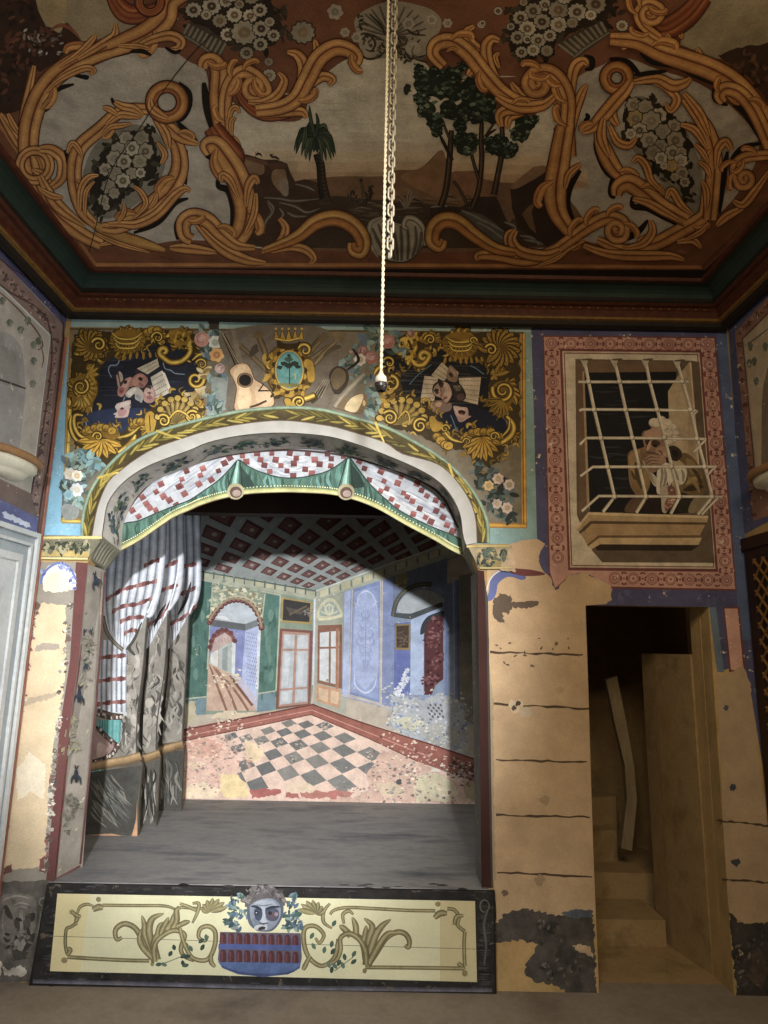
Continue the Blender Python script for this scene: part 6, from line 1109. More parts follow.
m.poly('72 163 322 85 318 760 262 750 60 700', '#8594bf'); m.poly('75 165 105 155 98 700 64 690', '#a2b0d4'); m.poly('268 105 322 85 316 745 262 745', '#7585b2'); m.poly('115 150 258 108 256 735 100 690', '#7084b4'); m.poly('122 165 250 128 248 715 108 675', '#8698c6')
m.area('150 180 185 150 230 190 245 280 248 560 220 620 180 660 140 620 120 560 125 300', '#9cabd4')
for s_ in ['130 250 150 180 190 160 225 190 240 250', '125 560 130 640 180 680 225 650 240 590', '155 240 140 220 150 200', '215 240 235 215 220 195']: m.rib(s_, 2.6, [(-1, '#8594bc'), (0, '#c6d0ea'), (1, '#8594bc')])
for (y, w) in [(290, 18), (340, 26), (390, 34), (430, 40), (470, 26), (510, 22), (540, 10)]:
    for s_ in (-1, 1): m.rib(f'{182} {y+20} {182+s_*w} {y} {182+s_*w*1.1} {y-24}', 1.6, '#8796c0', (.4, 1, .2)); m.rib(f'{182+s_*w*1.1} {y-24} {182+s_*w*.6} {y-30} {182+s_*w*.5} {y-12}', 1.3, '#8c9bc4', (.4, 1, .4)); m.rib(f'{182} {y} {182+s_*w*.7} {y+14} {182+s_*w*.5} {y+30}', 1.3, '#8796c0', (.4, 1, .2))
m.rib('182 270 183 400 180 545', 1.2, '#8291bc'); 
for s_ in ['268 105 262 745', '115 150 100 690', '256 735 100 690', '258 108 256 735']: m.line(s_, 1.1, '#c3b8a4')
m.line('62 692 180 720 320 760', 1.8, '#b9b4b0')
m.part('painted_blue_panel', M['drop'], BD, 'pale blue ornamental wall panel')
m.poly('322 85 600 -10 600 760 700 900 318 790', '#65738f'); m.poly(q('322 300')+spline(q('325 290 340 220 380 160 440 130 500 125 560 140 590 160'), 5)+q('590 780 322 780'), '#7d8ea8'); m.area('345 260 370 195 430 160 500 155 575 190 580 220 430 270', '#a9b0b4'); m.poly('322 270 415 275 575 215 578 240 420 305 325 292', '#4c5052'); m.poly('330 325 412 318 410 690 325 700', '#5060a4'); m.poly('332 330 412 326 410 462 334 460', '#8a7440'); m.poly('340 338 404 334 402 450 340 448', '#4a3a30'); m.flecks([(402, 636), (404, 642)], 1.49, ['#5d4a3a', '#3a2e28', '#6b5a48'], 34, 5); m.poly('415 305 575 240 578 270 520 280 480 330 478 690 410 690', '#a0b2d2')
m.area('462 380 470 330 500 290 545 270 580 262 580 300 520 310 485 370', '#3a3c40'); m.poly('482 380 500 320 545 290 580 280 580 610 540 640 520 690 482 690', '#55262a'); m.flecks([(432, 640), (436, 660), (430, 680), (438, 625)], 1.61, ['#6e3a3c', '#8a5654', '#42191e', '#7a4446'], 119, 9); m.rib('322 290 340 215 385 158 450 128 520 124', 4.6, [(-1, '#3a3c3a'), (0, '#6b6a5c'), (1, '#3a3c3a')], (1, 1, 1))
m.poly('585 130 660 100 668 760 582 740', '#6e7fa6'); m.poly('600 380 640 380 640 700 600 700', '#8fa0c6'); m.poly('660 80 760 60 760 860 665 800', '#8a8478'); m.line('652 100 660 760', 1.6, '#5d688c'); m.line('632 110 638 760', 1.2, '#a4b2d0');
m.poly('330 80 390 60 400 120 345 135', '#8f8a5c'); m.flecks([(400, 582), (403, 588)], 1.86, ['#a8a06c', '#6b6a4c'], 34, 5)
m.part('painted_archway', M['drop'], BD, 'painted archway with maroon curtain')
tile(330, 680)
m.patch('320 60 410 90 480 100 560 60 690 120 690 380 560 350 420 300 320 250 315 160', '#a9aeb4', 1.6, 3); m.patch('330 210 400 190 490 200 480 240 420 260 360 240', '#c5c2a6', 1.4, 3); m.patch('440 240 560 220 660 260 680 360 600 360 520 330', '#a9a8a0', 1.5, 3)
m.flecks([(405, 720), (430, 730), (450, 740), (395, 700)], 1.24, ['#c9ccd0', '#8f949a', '#d8d6cc', '#77808c', '#b5b8b8'], 255, 18)
for _ in range(260):
    t = random.random(); x, y = random.choice([(330+(320+370*t)/5.12, 680+random.gauss(95, 26)/5.12), (330+(320+370*t)/5.12, 680+(240+140*t+random.gauss(0, 22))/5.12), (330+random.gauss(690, 26)/5.12, 680+(120+260*t)/5.12), (330+random.gauss(320, 20)/5.12, 680+(60+190*t)/5.12)])
    m.blob(x, y, random.uniform(.5, 1.9), random.choice(['#a9aeb4', '#8594bf', '#7d8ea8', '#b9bcbc', '#c5c2a6', '#9ba3ae', '#6e7fa6', '#d4d3cc']), .55, 9, .8)
for r in range(5):
    for c_ in range(6):
        if (r+c_) % 2: x, y = 495+c_*13+r*3, 120+r*15; m.poly([(330+x/5.12, 680+y/5.12), (330+(x+11)/5.12, 680+(y+4)/5.12), (330+(x+12)/5.12, 680+(y+17)/5.12), (330+(x+1)/5.12, 680+(y+12)/5.12)], '#5a6068')
tile(330, 560)
for s_ in ['335 690 360 640 385 585 398 560', '350 690 378 640 400 605']:
    for u, v in spline(q(s_), 9): m.flecks([(u, v)], .9, ['#cfd6e2', '#b9c4d8', '#dfe2e4'], 4, 1.6)
tile(180, 680)
m.patch('20 120 80 110 85 200 40 230 20 200', '#b9b090', 1.3, 2.5); m.patch('150 190 240 150 330 170 410 170 400 210 330 215 220 200', '#d2c09e', 1.5, 2.5); m.flecks([(220, 680), (228, 684), (235, 676)], 1.24, ['#d8c4a4', '#b49478', '#e0d4b8'], 51, 8)
m.part('plaster_loss', M['drop'], BD, 'scraped pale plaster patches')
# chequered floor
m.poly([(178, 738), (262, 722), (311, 712), (480, 780), (480, 804), (175, 802)], '#e0c0ac')
HF = hom([[28.50271, -24.34243, 245.77355], [9.86874, -41.10376, 738.10928], [0.02396, -0.06883, 1]])
HF = hom([[28.50271, -24.34243, 245.77355], [9.86874, -41.10376, 738.10928], [0.02396, -0.06883, 1]])
fl = []
for p_ in range(-2, 10):
    for k in range(-4, 12):
        try: Q_ = [HF(p_+a, k+c) for a, c in ((-.49, -.49), (0, -.49), (.49, .49), (0, .49))]
        except ZeroDivisionError: continue
        if 1+.02396*p_-.06883*k < .2: continue
        if any(x < 192 or x > 420 or y > 796 or y < (741-(x-182)*.212 if x < 311 else 713+(x-311)*.40) for x, y in Q_): continue
        m.poly(Q_, random.choice(['#7d7c78', '#757472', '#86827c', '#6f7070']), .08); fl.append((p_, k))
        if random.random() < .4: c_ = HF(p_, k); m.flecks([c_], 0.99, ['#a39a90', '#c4ae9c', '#62625e'], 17, 4)
m.part('painted_tile_floor', M['drop'], BD, 'grey and pink chequered floor')
tile(180, 680)
m.patch('0 270 180 240 250 330 300 420 290 470 330 520 350 600 0 600', '#deb4a0', 1.6, 3); m.patch('20 300 120 290 220 330 200 380 90 400 30 370', '#cf9a84', 1.6, 3)
m.patch('215 485 270 478 320 510 355 570 340 602 225 602 205 560', '#e3c98c', 1.4, 2.5); m.patch('330 310 390 320 430 370 420 410 350 420 340 360', '#dfc49a', 1.6, 2.5); m.patch('20 425 130 420 130 450 20 445', '#e6cba8', 1.4, 2.5); m.patch('30 540 130 520 200 560 200 600 20 600', '#e9d2ae', 1.6, 2.5)
m.flecks([(190, 745), (205, 755), (215, 765), (195, 775), (208, 785), (240, 760), (225, 750)], 1.24, ['#e0bca4', '#c08a76', '#e6ceae', '#b9917e', '#d4b49c', '#9a8a80'], 323, 13)
m.patch('350 565 400 558 520 560 510 585 420 600 370 605', '#a6544a', 1.2, 2.5); m.patch('545 575 600 580 610 605 540 602', '#a85a4e', 1.2, 2.5); m.patch('610 570 680 565 768 570 900 575 860 600 700 605 620 600', '#b06a5c', 1.2, 2.5); m.patch('540 540 620 520 700 550 680 575 560 575', '#d8c0a0', 1.3, 2.5)
tile(330, 680)
m.patch('190 500 260 370 360 350 480 430 640 520 745 500 745 628 0 625 0 600 120 590 200 560', '#c9a490', 1.8, 3); m.patch('440 500 490 475 560 480 640 530 650 590 600 625 440 622 430 560', '#cabf9c', 1.5, 3); m.patch('230 530 320 525 390 560 380 590 270 595', '#cbb698', 1.4, 3); m.patch('680 520 745 510 745 620 690 600', '#a89468', 1.4, 3); m.patch('520 400 570 390 570 470 510 470', '#d8cfc0', 1.5, 3); m.patch('0 570 40 560 30 610 0 612', '#b06054', 1, 2.5)
m.flecks([(380, 765), (400, 770), (410, 780), (360, 790), (440, 800), (390, 795), (420, 765)], 1.36, ['#8a6e66', '#d8c4a8', '#b48a80', '#9a948c', '#dccab0', '#7c7470'], 289, 16); m.blob(399, 782, 3, '#55575a')
m.part('plaster_loss', M['drop'], BD, 'pink and ochre flaking plaster')
m.poly([(178, 730), (215, 722.5), (258, 714.5), (313, 703.5), (311, 714.5), (262, 725), (225, 733), (178, 742)], '#9a5546'); m.poly([(313, 703.5), (330, 711), (360, 721), (392.5, 732), (428, 742.5), (480, 760), (480, 784), (450, 773), (418, 761.5), (390, 748), (369, 738.5), (340, 727), (311, 714.5)], '#93503f')
m.rib([(178, 731), (258, 715.5), (313, 704.5), (360, 722), (428, 743.5), (480, 761)], 1.2, '#5c2c24', (1, 1, 1), 1); m.rib([(178, 738), (262, 720), (312, 710), (392, 742), (430, 757)], 1, '#c08070', (1, 1, 1), 1); m.rib([(178, 742), (262, 725), (311, 714.5), (369, 738.5), (418, 761.5)], 1, '#6d382e', (1, 1, 1), 1)
m.flecks([(190, 735), (215, 728), (235, 722), (390, 740), (410, 750), (430, 755), (450, 765), (465, 772)], 1.24, ['#d8bca4', '#c49a88', '#e0d0b8', '#7a4436'], 187, 10); m.flecks([(455, 768), (468, 772), (470, 780)], 1.49, ['#5c4440', '#7a6258', '#a39488', '#4a3834'], 102, 10)
m.part('painted_red_step', M['drop'], BD, 'brick red painted step')
# ================================================================== STAGE FRONT PANEL
AP = thing('stage_apron', (-.5, D, 0), 'painted stage front board, cream panel with grotesque head framed in black', 'panel')
pb = [(50, 882.5), (494, 890), (495.5, 992.5), (32, 984)]
b = MB(); pp = [BACK.at(*p) for p in pb]; pp = [Vector((p.x, D, min(ZS-.001, max(.002, p.z)))) for p in pp]; b.prism([p+Vector((0, -.03, 0)) for p in pp], (0, .028, 0)); b.build('board', M['blackp'], AP)
AX = Plane((0, D-.03, 0), (0, -1, 0)); m = Mural(AX, .0004)
m.poly([(48, 884), (493, 891.5), (494.5, 992), (31.5, 983.5)], '#2a2826')
for _ in range(160): 
    y, x = random.choice([(random.uniform(884, 893), random.uniform(60, 480)), (random.uniform(972, 990), random.uniform(45, 485)), (random.uniform(895, 985), random.uniform(42, 48)), (random.uniform(895, 985), random.uniform(477, 481))]); m.rib([(x, y), (x+5, y+random.uniform(-1, 1)), (x+11, y)], random.uniform(.8, 2.4), random.choice(['#1d1b1a', '#3a3836', '#454349', '#332f2e']), (.1, 1, .1))
m.rib([(33, 981), (120, 983), (300, 987.5), (492, 990)], 4.4, [(-1, '#3a3840'), (1, '#6b6a78')], (1, 1, 1)); m.ring(484.5, 906, 4.5, 1.6, [(-1, '#3c3a38'), (0, '#6d6a66'), (1, '#3c3a38')], 6, None); m.rib([(487, 911), (484, 925), (486, 945), (484, 965)], 4, [(-1, '#2a2826'), (0, '#5d5a56'), (1, '#2a2826')], (1, 1, .4))
m.part('black_border', M['dark'], AP, 'black painted border')
m.poly([(57.5, 893.5), (475, 901), (477, 982), (50, 971)], '#cbc699'); m.poly([(57.5, 893.5), (90, 894), (80, 972), (50, 971)], '#d2c284'); m.poly([(440, 900.4), (475, 901), (477, 982), (440, 981)], '#c2b47c'); m.line([(50, 936), (180, 940), (300, 944), (476, 949)], .6, '#6d6a50', (1, 1, 1))
m.part('cream_panel', mk_paint('cream_panel_paint', .88, 1.05, 5, .7, None, fine=.06), AP, 'pale cream panel')
tile(40, 870)
def osc(p, w, t=(.6, 1, .5)): m.rib(p, w+1, '#6a5f38', t); m.rib(p, w, OLV, t)
osc('320 180 500 182 640 184 700 205', 2.4, (1, 1, .6)); osc('700 190 800 196 900 200', 2.4); osc('190 225 205 190 240 175 275 185', 2.6); osc('270 205 300 190 325 195', 6); m.ell(40+300/5.12, 870+150/5.12, 2.6, 2.6, '#8a7e4c'); m.ell(40+165/5.12, 870+215/5.12, 2.8, 2.6, '#8a7e4c'); osc('165 215 190 240 180 275', 4); osc('210 240 195 235 180 225', 3.4); osc('190 270 160 290 135 305 130 380 140 430', 2.6, (1, 1, 1)); osc('140 400 155 410 140 440', 4); m.ell(40+125/5.12, 870+462/5.12, 3.2, 3, '#8a7e4c'); osc('140 445 300 455 450 462 560 464', 3, (1, 1, 1)); m.ell(40+575/5.12, 870+480/5.12, 2, 2.6, '#8a7e4c')
osc('420 345 395 355 385 320 400 290 440 275 490 300 530 370 570 440 590 470', 3.4, (.8, 1.3, 1.3))
for s_, w in [('590 460 530 400 510 350 520 300', 6), ('590 440 540 340 535 280 522 232', 6), ('590 420 560 320 575 250 635 222', 7), ('600 460 585 380 610 330 680 300 735 270', 7), ('620 320 640 280 660 240', 5), ('650 305 680 260 685 220', 6), ('680 300 700 260 700 205 720 200', 6), ('700 290 740 270 770 262', 5), ('600 330 610 290 630 265', 4)]: osc(s_, w, (1, .9, .15))
osc('590 470 585 400 610 350 680 310 740 330 722 400 740 440 790 462', 4, (1, 1, .8)); 
DG = ['#3c5a4a', '#4c6a56', '#2f4a40', '#5a7464']
for (x, y, a) in [(660, 440, 60), (690, 410, 100), (720, 450, 40), (650, 490, 150), (625, 480, 190), (735, 490, 100), (750, 400, 90)]: m.leaf((40+x/5.12, 870+y/5.12), (40+(x+34*math.cos(math.radians(a)))/5.12, 870+(y-30*math.sin(math.radians(a)))/5.12), 4, random.choice(DG))
m.line('600 490 680 460 750 430', .8, '#5a6a4c'); m.part('olive_scrollwork', M['paint'], AP, 'olive scroll on the left part of the panel')
tile(180, 870, 4.8)
osc('0 160 50 180 90 200', 3); osc('60 160 90 160 85 200 60 255', 3); osc('0 280 20 350 60 420 130 430 165 370 170 300 140 270 100 280 90 320 120 340 135 315', 4, (.8, 1, .5)); osc('150 400 150 440 170 465', 4); 
def fan(cx, cy, a0):
    for k in range(7): a = math.radians((200 if a0 > 0 else -20)+a0*k*28-(20 if a0 > 0 else -20)); m.leaf((180+(cx-a0*20)/4.8, 870+(cy+10)/4.8), (180+(cx+72*math.cos(a)*.9)/4.8, 870+(cy-64*math.sin(a)*-.9)/4.8), 6, [(-1, '#6a6238'), (0, '#9c8f58'), (1, '#4a4a34')])
def sprig(L):
    for (x, y, a) in L: m.leaf((180+x/4.8, 870+y/4.8), (180+(x+34*math.cos(math.radians(a)))/4.8, 870+(y-34*math.sin(math.radians(a)))/4.8), 4, random.choice(DG))
fan(165, 190, 1); sprig([(20, 420, 20), (10, 460, 10), (60, 390, 120), (100, 385, 60), (130, 340, 100), (90, 350, 40)]); m.part('olive_scrollwork', M['paint'], AP, 'olive curl left of the mask face')
osc('720 160 690 200 690 250 730 280', 3); osc('760 330 740 420 680 460 620 420 595 350 600 280 650 270 690 310 670 350 650 325', 4, (.8, 1, .5)); osc('625 410 600 460 590 480', 4)

fan(630, 200, -1); sprig([(625, 330, 60), (650, 380, 120), (690, 400, 80), (725, 405, 60), (720, 470, 110), (755, 460, 60)])
m.part('olive_scrollwork', M['paint'], AP, 'olive curl right of the mask face')
tile(330, 870, 4.267)
osc('0 190 20 170 80 160 200 165 330 172 450 174', 2.6, (.8, 1, 1)); osc('60 230 55 190 80 175 100 190', 3); osc('500 165 530 170 550 200 545 235 575 262', 2.8, (1, 1, 1)); m.ell(330+460/4.267, 870+145/4.267, 2.8, 2.6, '#8a7a44'); osc('445 205 470 185 500 185', 6); osc('530 235 540 200 570 195', 4); osc('575 262 572 320 575 410', 2.8, (1, 1, 1)); osc('545 395 560 410 575 425', 4); m.ell(330+575/4.267, 870+440/4.267, 2.8, 3.4, '#8a7a44'); osc('150 415 300 416 450 418 570 420', 3, (1, 1, 1)); m.ell(330+148/4.267, 870+430/4.267, 2.2, 2.6, '#8a7a44'); osc('320 320 335 330 338 300 320 272 285 265 240 290 200 350 160 410', 3.4, (.8, 1.3, 1.3))
for s_, w in [('155 405 165 300 180 240 145 205', 7), ('155 400 190 290 220 240 260 210', 7), ('165 400 215 310 250 270 290 268', 6), ('155 380 140 310 100 275 55 280', 7), ('140 310 150 270 155 235', 5), ('110 280 110 240 95 200', 6), ('90 280 60 250 40 235', 6)]: osc(s_, w, (1, .9, .15))
osc('155 405 150 340 120 290 80 270 45 290 45 340 30 380 0 400', 4, (1, 1, .8))
for (x, y, a) in [(30, 420, 130), (60, 420, 110), (90, 400, 40), (95, 370, 60), (65, 385, 100), (5, 330, 80), (5, 440, 80), (10, 240, 60)]: m.leaf((330+x/4.267, 870+y/4.267), (330+(x+30*math.cos(math.radians(a)))/4.267, 870+(y-30*math.sin(math.radians(a)))/4.267), 4, random.choice(DG))
m.line('20 430 60 400 100 370', .8, '#5a6a4c')
m.part('olive_scrollwork', M['paint'], AP, 'olive scroll on the right part of the panel')
tile(180, 870, 4.8)
m.dabs([(231, 902), (234, 912), (230, 922), (238, 926), (240, 898), (244, 915), (292, 905), (297, 915), (289, 925), (298, 926), (286, 915), (294, 899)], 3.2, ['#3c5a4a', '#2f4a54', '#4c6a66', '#4a6478', '#5c7c90', '#7f9494'], 130, 5)
tile(225, 885, 9.035); A = m.area
A('200 180 240 100 330 90 430 90 510 140 530 230 500 330 430 410 340 420 270 400 210 330', '#4f5a6c'); A('225 200 260 140 340 120 430 125 490 170 505 250 480 330 420 395 340 408 280 385 235 310', '#7f8899'); A('270 160 350 135 440 150 470 190 380 200 300 195', '#9aa2b0'); A('330 190 360 190 368 300 390 330 350 345 320 325', '#a9b0bc'); A('250 300 300 310 320 350 280 385 245 340', '#6f798c')
A('265 225 300 205 335 230 335 290 310 320 275 300', '#3f4a62'); A('365 225 400 205 470 215 490 270 460 320 400 320 372 285', '#454a60'); A('395 250 440 240 470 270 440 300 405 295', '#5a4652'); m.ell(225+285/9.035, 885+250/9.035, 2.3, 2.2, '#232a3a'); m.ell(225+285/9.035, 885+249/9.035, .8, .8, '#aeb6c4'); m.ell(225+408/9.035, 885+252/9.035, 2, 1.9, '#2c2630'); m.ell(225+465/9.035, 885+262/9.035, 2, 2, '#8a7a84')
m.rib('235 190 285 195 335 225', 2.6, '#2c3446', (.3, 1, .3)); m.rib('365 220 420 200 500 195', 2.8, '#2c3446', (.3, 1, .3)); m.rib('280 175 350 185 430 170', 1.2, '#5d6678'); m.rib('310 340 350 350 390 338', 2, '#4a5264', (.4, 1, .4)); A('262 395 280 365 330 355 350 360 375 350 385 385 370 405 340 378 300 400', '#b4b8c0'); A('300 390 335 372 365 380 360 395 320 405', '#3a2a34')
A('180 190 200 110 250 50 340 30 430 30 510 60 545 130 535 190 500 150 430 120 340 125 270 150 220 190', '#5a5454'); m.dabs([(250, 892), (256, 890), (263, 889), (270, 890), (277, 893), (283, 900), (246, 899)], 2.6, ['#6d6664', '#454040', '#7c7472', '#5c5658'], 90, 4)
tile(180, 870, 4.8)
m.part('grotesque_head', M['paint'], AP, 'blue grey painted mask face')
m.poly('195 298 580 305 585 420 575 470 520 500 400 512 280 500 205 470 182 430', '#2f4c8a'); m.poly('192 296 580 302 580 440 185 440', '#5c5566')
for r_, (y0, y1) in enumerate(((300, 355), (380, 438))):
    for k in range(10): x = 196+k*38.5; m.area([(180+(x+a)/4.8, 870+(y0+b_+k*1.2)/4.8) for a, b_ in ((0, 10), (13, 0), (25, 10), (25, y1-y0), (0, y1-y0))], '#511f28'); m.poly([(180+(x+a)/4.8, 870+(y0+b_+k*1.2)/4.8) for a, b_ in ((3, 14), (11, 8), (11, y1-y0-4), (3, y1-y0-4))], '#6e3038')
m.poly('186 352 582 360 580 385 184 378', '#30478c'); m.poly('184 440 580 446 576 470 520 500 400 512 280 500 205 470', '#3a5a96'); m.rib('200 460 280 490 400 502 520 492 572 466', 2.6, '#2c4278', (.5, 1, .5))
m.part('blue_basket', M['paint'], AP, 'blue crown-shaped basket with red slots')
# ================================================================== PAINTED WINDOW
PW = thing('window_mural', (1.3, D, 2.5), 'painted barred window with a bewigged man leaning out, above the dark doorway', 'mural'); m = Mural(BACK, .0012)
tile()
m.poly([(542.5, 335.5), (715.5, 337), (736.5, 591), (611, 588.5), (611, 585), (598, 579), (584, 572), (569, 575), (562, 583), (555, 590), (551, 578), (548.5, 574), (545.7, 450)], '#6d2f2a'); m.poly([(544, 337), (714, 338.5), (735, 589), (612, 586.5), (598, 579), (584, 572), (569, 575), (562, 582), (555, 588), (552, 578), (550, 572), (547, 450)], '#b9806a')
def lerp2(a, b_, t): return (a[0]+(b_[0]-a[0])*t, a[1]+(b_[1]-a[1])*t)
CN = [(551.3, 343.6), (707.8, 345), (726.5, 580.5), (558.5, 577)]
def motif(x, y, k, vert):
    if k % 2 == 0:
        m.ell(x, y, 5.9, 5.9, '#7c3a32'); m.ell(x, y, 5.1, 5.1, '#b9806a'); m.ell(x, y, 4.4, 4.4, '#8e4c40')
        if k % 4 == 0: m.ell(x, y, 3.5, 3.5, '#b9806a'); m.ell(x, y, 2.5, 2.5, '#7c3a32'); m.ell(x, y, 1.4, 1.4, '#b9806a')
        else:
            for j in range(8): a = j*PI/4; m.ell(x+2.5*math.cos(a), y+2.5*math.sin(a), 1.15, 1.15, '#c08c74', 0, 8)
    else:
        for (u, v) in ((-1, 0), (1, 0), (0, 0)):
            a, b_ = (u*2.6, 0); 
            if vert: m.ell(x, y+u*2.8, 2.6 if u else 1, 1.1, '#74302a', 0, 8)
            else: m.ell(x+u*2.8, y, 1.1, 2.6 if u else 1, '#74302a', 0, 8)
        for s_ in (-1, 1):
            if vert: m.poly([(x+s_*4, y-3), (x+s_*7, y-2), (x+s_*7, y+2), (x+s_*4, y+3), (x+s_*5, y)], '#74302a')
            else: m.poly([(x-3, y+s_*4), (x-2, y+s_*6.5), (x+2, y+s_*6.5), (x+3, y+s_*4), (x, y+s_*5)], '#74302a')
for (a, b_, n, vt) in [(0, 1, 16, False), (1, 2, 24, True), (3, 0, 24, True), (2, 3, 18, False)]:
    for k in range(n):
        x, y = lerp2(CN[a], CN[b_], k/n)
        if (x < 610 and y > 566) or (x < 568 and y > 568): continue
        motif(x, y, k, vt)
m.part('ornament_border', M['worn'], PW, 'salmon border of red rosettes')
m.poly([(559.5, 349), (701, 351), (717.5, 571.5), (568, 570)], '#6d2622'); m.poly([(562, 351.5), (699, 353), (715, 569), (570, 567.5)], '#b8a487'); m.poly([(563.6, 353), (697.6, 354.5), (713.6, 567.6), (571, 566)], '#7a3630'); m.poly([(564.6, 354), (696.6, 355.5), (712.6, 566.6), (572, 565)], '#c9b799')
m.part('cream_margin', M['paint'], PW, 'cream margin with a red line')
m.poly([(575, 359.4), (691, 361), (699, 362.5), (703, 420), (714, 563), (602, 562.5), (592, 551), (576.5, 515)], '#5e4a34'); m.poly([(582, 361), (676, 362), (676, 374), (583, 373)], '#6d5030'); m.poly([(575, 359.5), (582.5, 361), (587, 505), (579, 515)], '#6a4f30'); m.poly([(582, 372), (585, 372), (590.5, 512), (586.6, 505)], '#a08258'); m.poly([(584, 373), (676, 372), (678, 513), (589.5, 512)], '#18161a')
for _ in range(24): x, y = random.uniform(588, 640), random.uniform(385, 490); m.rib([(x, y), (x+10, y+random.uniform(-2, 2)), (x+24, y)], random.uniform(.6, 1.4), random.choice(['#2a2c34', '#22242a', '#353840']), (.1, 1, .1))
m.poly([(667.5, 392), (677, 377), (690, 361.4), (694, 414), (700, 478), (697, 508), (672, 505)], '#a3875e'); m.poly([(667.5, 392), (677, 377), (686, 366), (688, 440), (684, 500), (672, 500)], '#b2966c'); m.line([(690, 363), (694, 414), (699, 478)], 1.6, '#c0a67c', (1, 1, 1)); m.poly([(697.5, 500), (706, 497), (708, 514), (700, 516)], '#7d684c')
m.part('painted_opening', M['paint'], PW, 'dark painted window opening')
# sill
m.poly([(594, 544), (699, 545.5), (691, 551), (596, 550.5)], '#2e2114'); m.poly([(588, 512.4), (707.8, 516), (706.4, 522.6), (590, 521), (578.4, 531.6), (575, 528.6)], '#a98a56'); m.poly([(588, 512.4), (707.8, 516), (707.4, 518.4), (588.6, 515), (577, 530), (575, 528.6)], '#c4a670'); m.poly([(590, 521.4), (706, 523), (705, 525), (591.5, 524), (580, 534.4), (578.4, 532)], '#5a3f20'); m.poly([(591.5, 524), (704.6, 525), (699.6, 535.4), (598, 535.6), (587, 545), (580.5, 534.6)], '#a47f46'); m.poly([(598, 535.6), (701, 535.4), (701, 538), (599, 538), (588, 547.4), (586.6, 545)], '#6a4c26'); m.poly([(599, 538), (701.4, 538), (698, 545), (600, 544.4), (591, 549.4), (587.6, 546.6)], '#b8975e')
m.part('painted_sill', M['paint'], PW, 'ochre moulded window sill')
# figure
tile(622, 412, 8.533); A = m.area
A('10 860 60 760 180 700 350 700 560 720 620 740 570 860', '#1f1714'); A('45 400 55 350 90 325 160 310 200 300 230 360 240 600 200 700 150 740 100 690 60 600', '#7c5c2a'); A('60 380 100 335 150 330 130 420 140 540 90 560 65 480', '#9a7636'); m.rib('110 430 130 540 165 660', 5, '#4c3818', (.2, 1, .3)); m.rib('180 440 210 560 200 680', 6, '#8f6c30', (.2, 1, .3)); m.rib('75 500 100 560 120 580', 3, '#4c3818', (.2, 1, .3))
A('480 400 530 350 600 390 660 470 700 580 705 680 650 722 560 705 480 690 470 640 520 610 550 540 545 470', '#6d5224'); A('540 400 600 420 640 490 600 540 560 480', '#866630'); m.rib('540 620 600 580 680 560', 5, '#a08038', (.2, 1, .2)); m.rib('520 670 600 650 690 640', 6, '#3c2a14', (.2, 1, .2)); m.rib('590 480 640 540 680 640', 4, '#4a3618', (.2, 1, .2)); m.rib('560 560 620 610 660 690', 4, '#927232', (.2, 1, .2)); A('490 690 560 705 620 730 560 850 470 850 480 760', '#2c2416')
A('20 850 70 750 170 720 210 740 140 850', '#5d4028'); A('220 730 330 720 340 850 200 850', '#2a1a14'); A('560 850 610 740 720 720 760 740 640 850', '#86704c')
A('185 290 175 240 165 200 185 165 225 155 260 130 310 130 350 170 400 250 420 330 380 390 320 400 260 370 225 345 200 330', '#94694a'); A('190 180 240 150 300 140 340 180 320 220 240 230 190 225', '#b18462'); A('195 290 215 300 235 330 205 335', '#7a5238'); A('290 310 360 300 390 350 340 385 290 350', '#a87c5a')
m.rib('195 262 215 250 235 262', 4, '#3a281e', (.5, 1, .4)); m.rib('245 285 275 262 320 278', 5, '#4a3226', (.4, 1, .5)); m.ell(622+280/8.533, 412+292/8.533, 2.4, 1.4, '#241812', 5); m.ell(622+213/8.533, 412+275/8.533, 1.5, 1.1, '#241812'); m.rib('240 250 228 290 212 330', 3, '#c09270', (.3, 1, .5)); m.rib('300 330 330 345 340 380', 2, '#6d4a34', (.3, 1, .3)); A('200 345 240 340 310 360 330 390 280 385 230 370', '#5d3d2c')
A('390 300 440 290 490 320 510 370 470 420 420 410 390 360', '#3a2a20'); A('420 330 470 330 480 370 440 390', '#241a16')
for (x, y, r) in [(270, 95, 46), (330, 75, 44), (385, 100, 46), (430, 140, 42), (455, 185, 36), (440, 235, 40), (400, 265, 34), (350, 140, 40), (395, 190, 42), (300, 120, 30)]:
    x, y, r = 622+x/8.533, 412+y/8.533, r/8.533; m.ell(x, y, r, r*.9, '#ad9a7e'); m.ell(x-.4, y-.5, r*.85, r*.72, '#cbb99c'); m.ell(x-r*.3, y-r*.35, r*.45, r*.35, '#cbbb9f')
    for q_ in (0, 1): m.line(arc(x, y, r*(.55+.25*q_), r*(.45+.25*q_), 10, 150, 6), .5, '#84725a')
A('175 430 190 425 230 500 290 560 300 640 260 620 230 550', '#b5a68e'); A('300 480 330 430 390 440 440 470 480 470 540 490 545 560 510 620 470 600 430 590 400 640 380 600 360 690 300 700 290 620', '#cfc1a8'); A('320 640 380 620 400 700 380 850 340 850 330 740', '#b0a086')
for s_ in ['330 450 340 540 320 660', '380 450 390 520 385 600', '440 480 460 540 480 590', '500 490 520 540 515 600', '360 470 370 560 350 640', '200 460 240 540 270 610']: m.rib(s_, 3, random.choice(['#8f826c', '#d2c6ae', '#9a8d76']), (.2, 1, .2))
A('385 640 440 640 460 720 430 800 370 850 360 780 390 720', '#7a4230'); m.flecks([(670, 494), (668, 505), (672, 500)], .9, ['#b58a70', '#5a241c', '#a0644e', '#c0a080'], 40, 4)
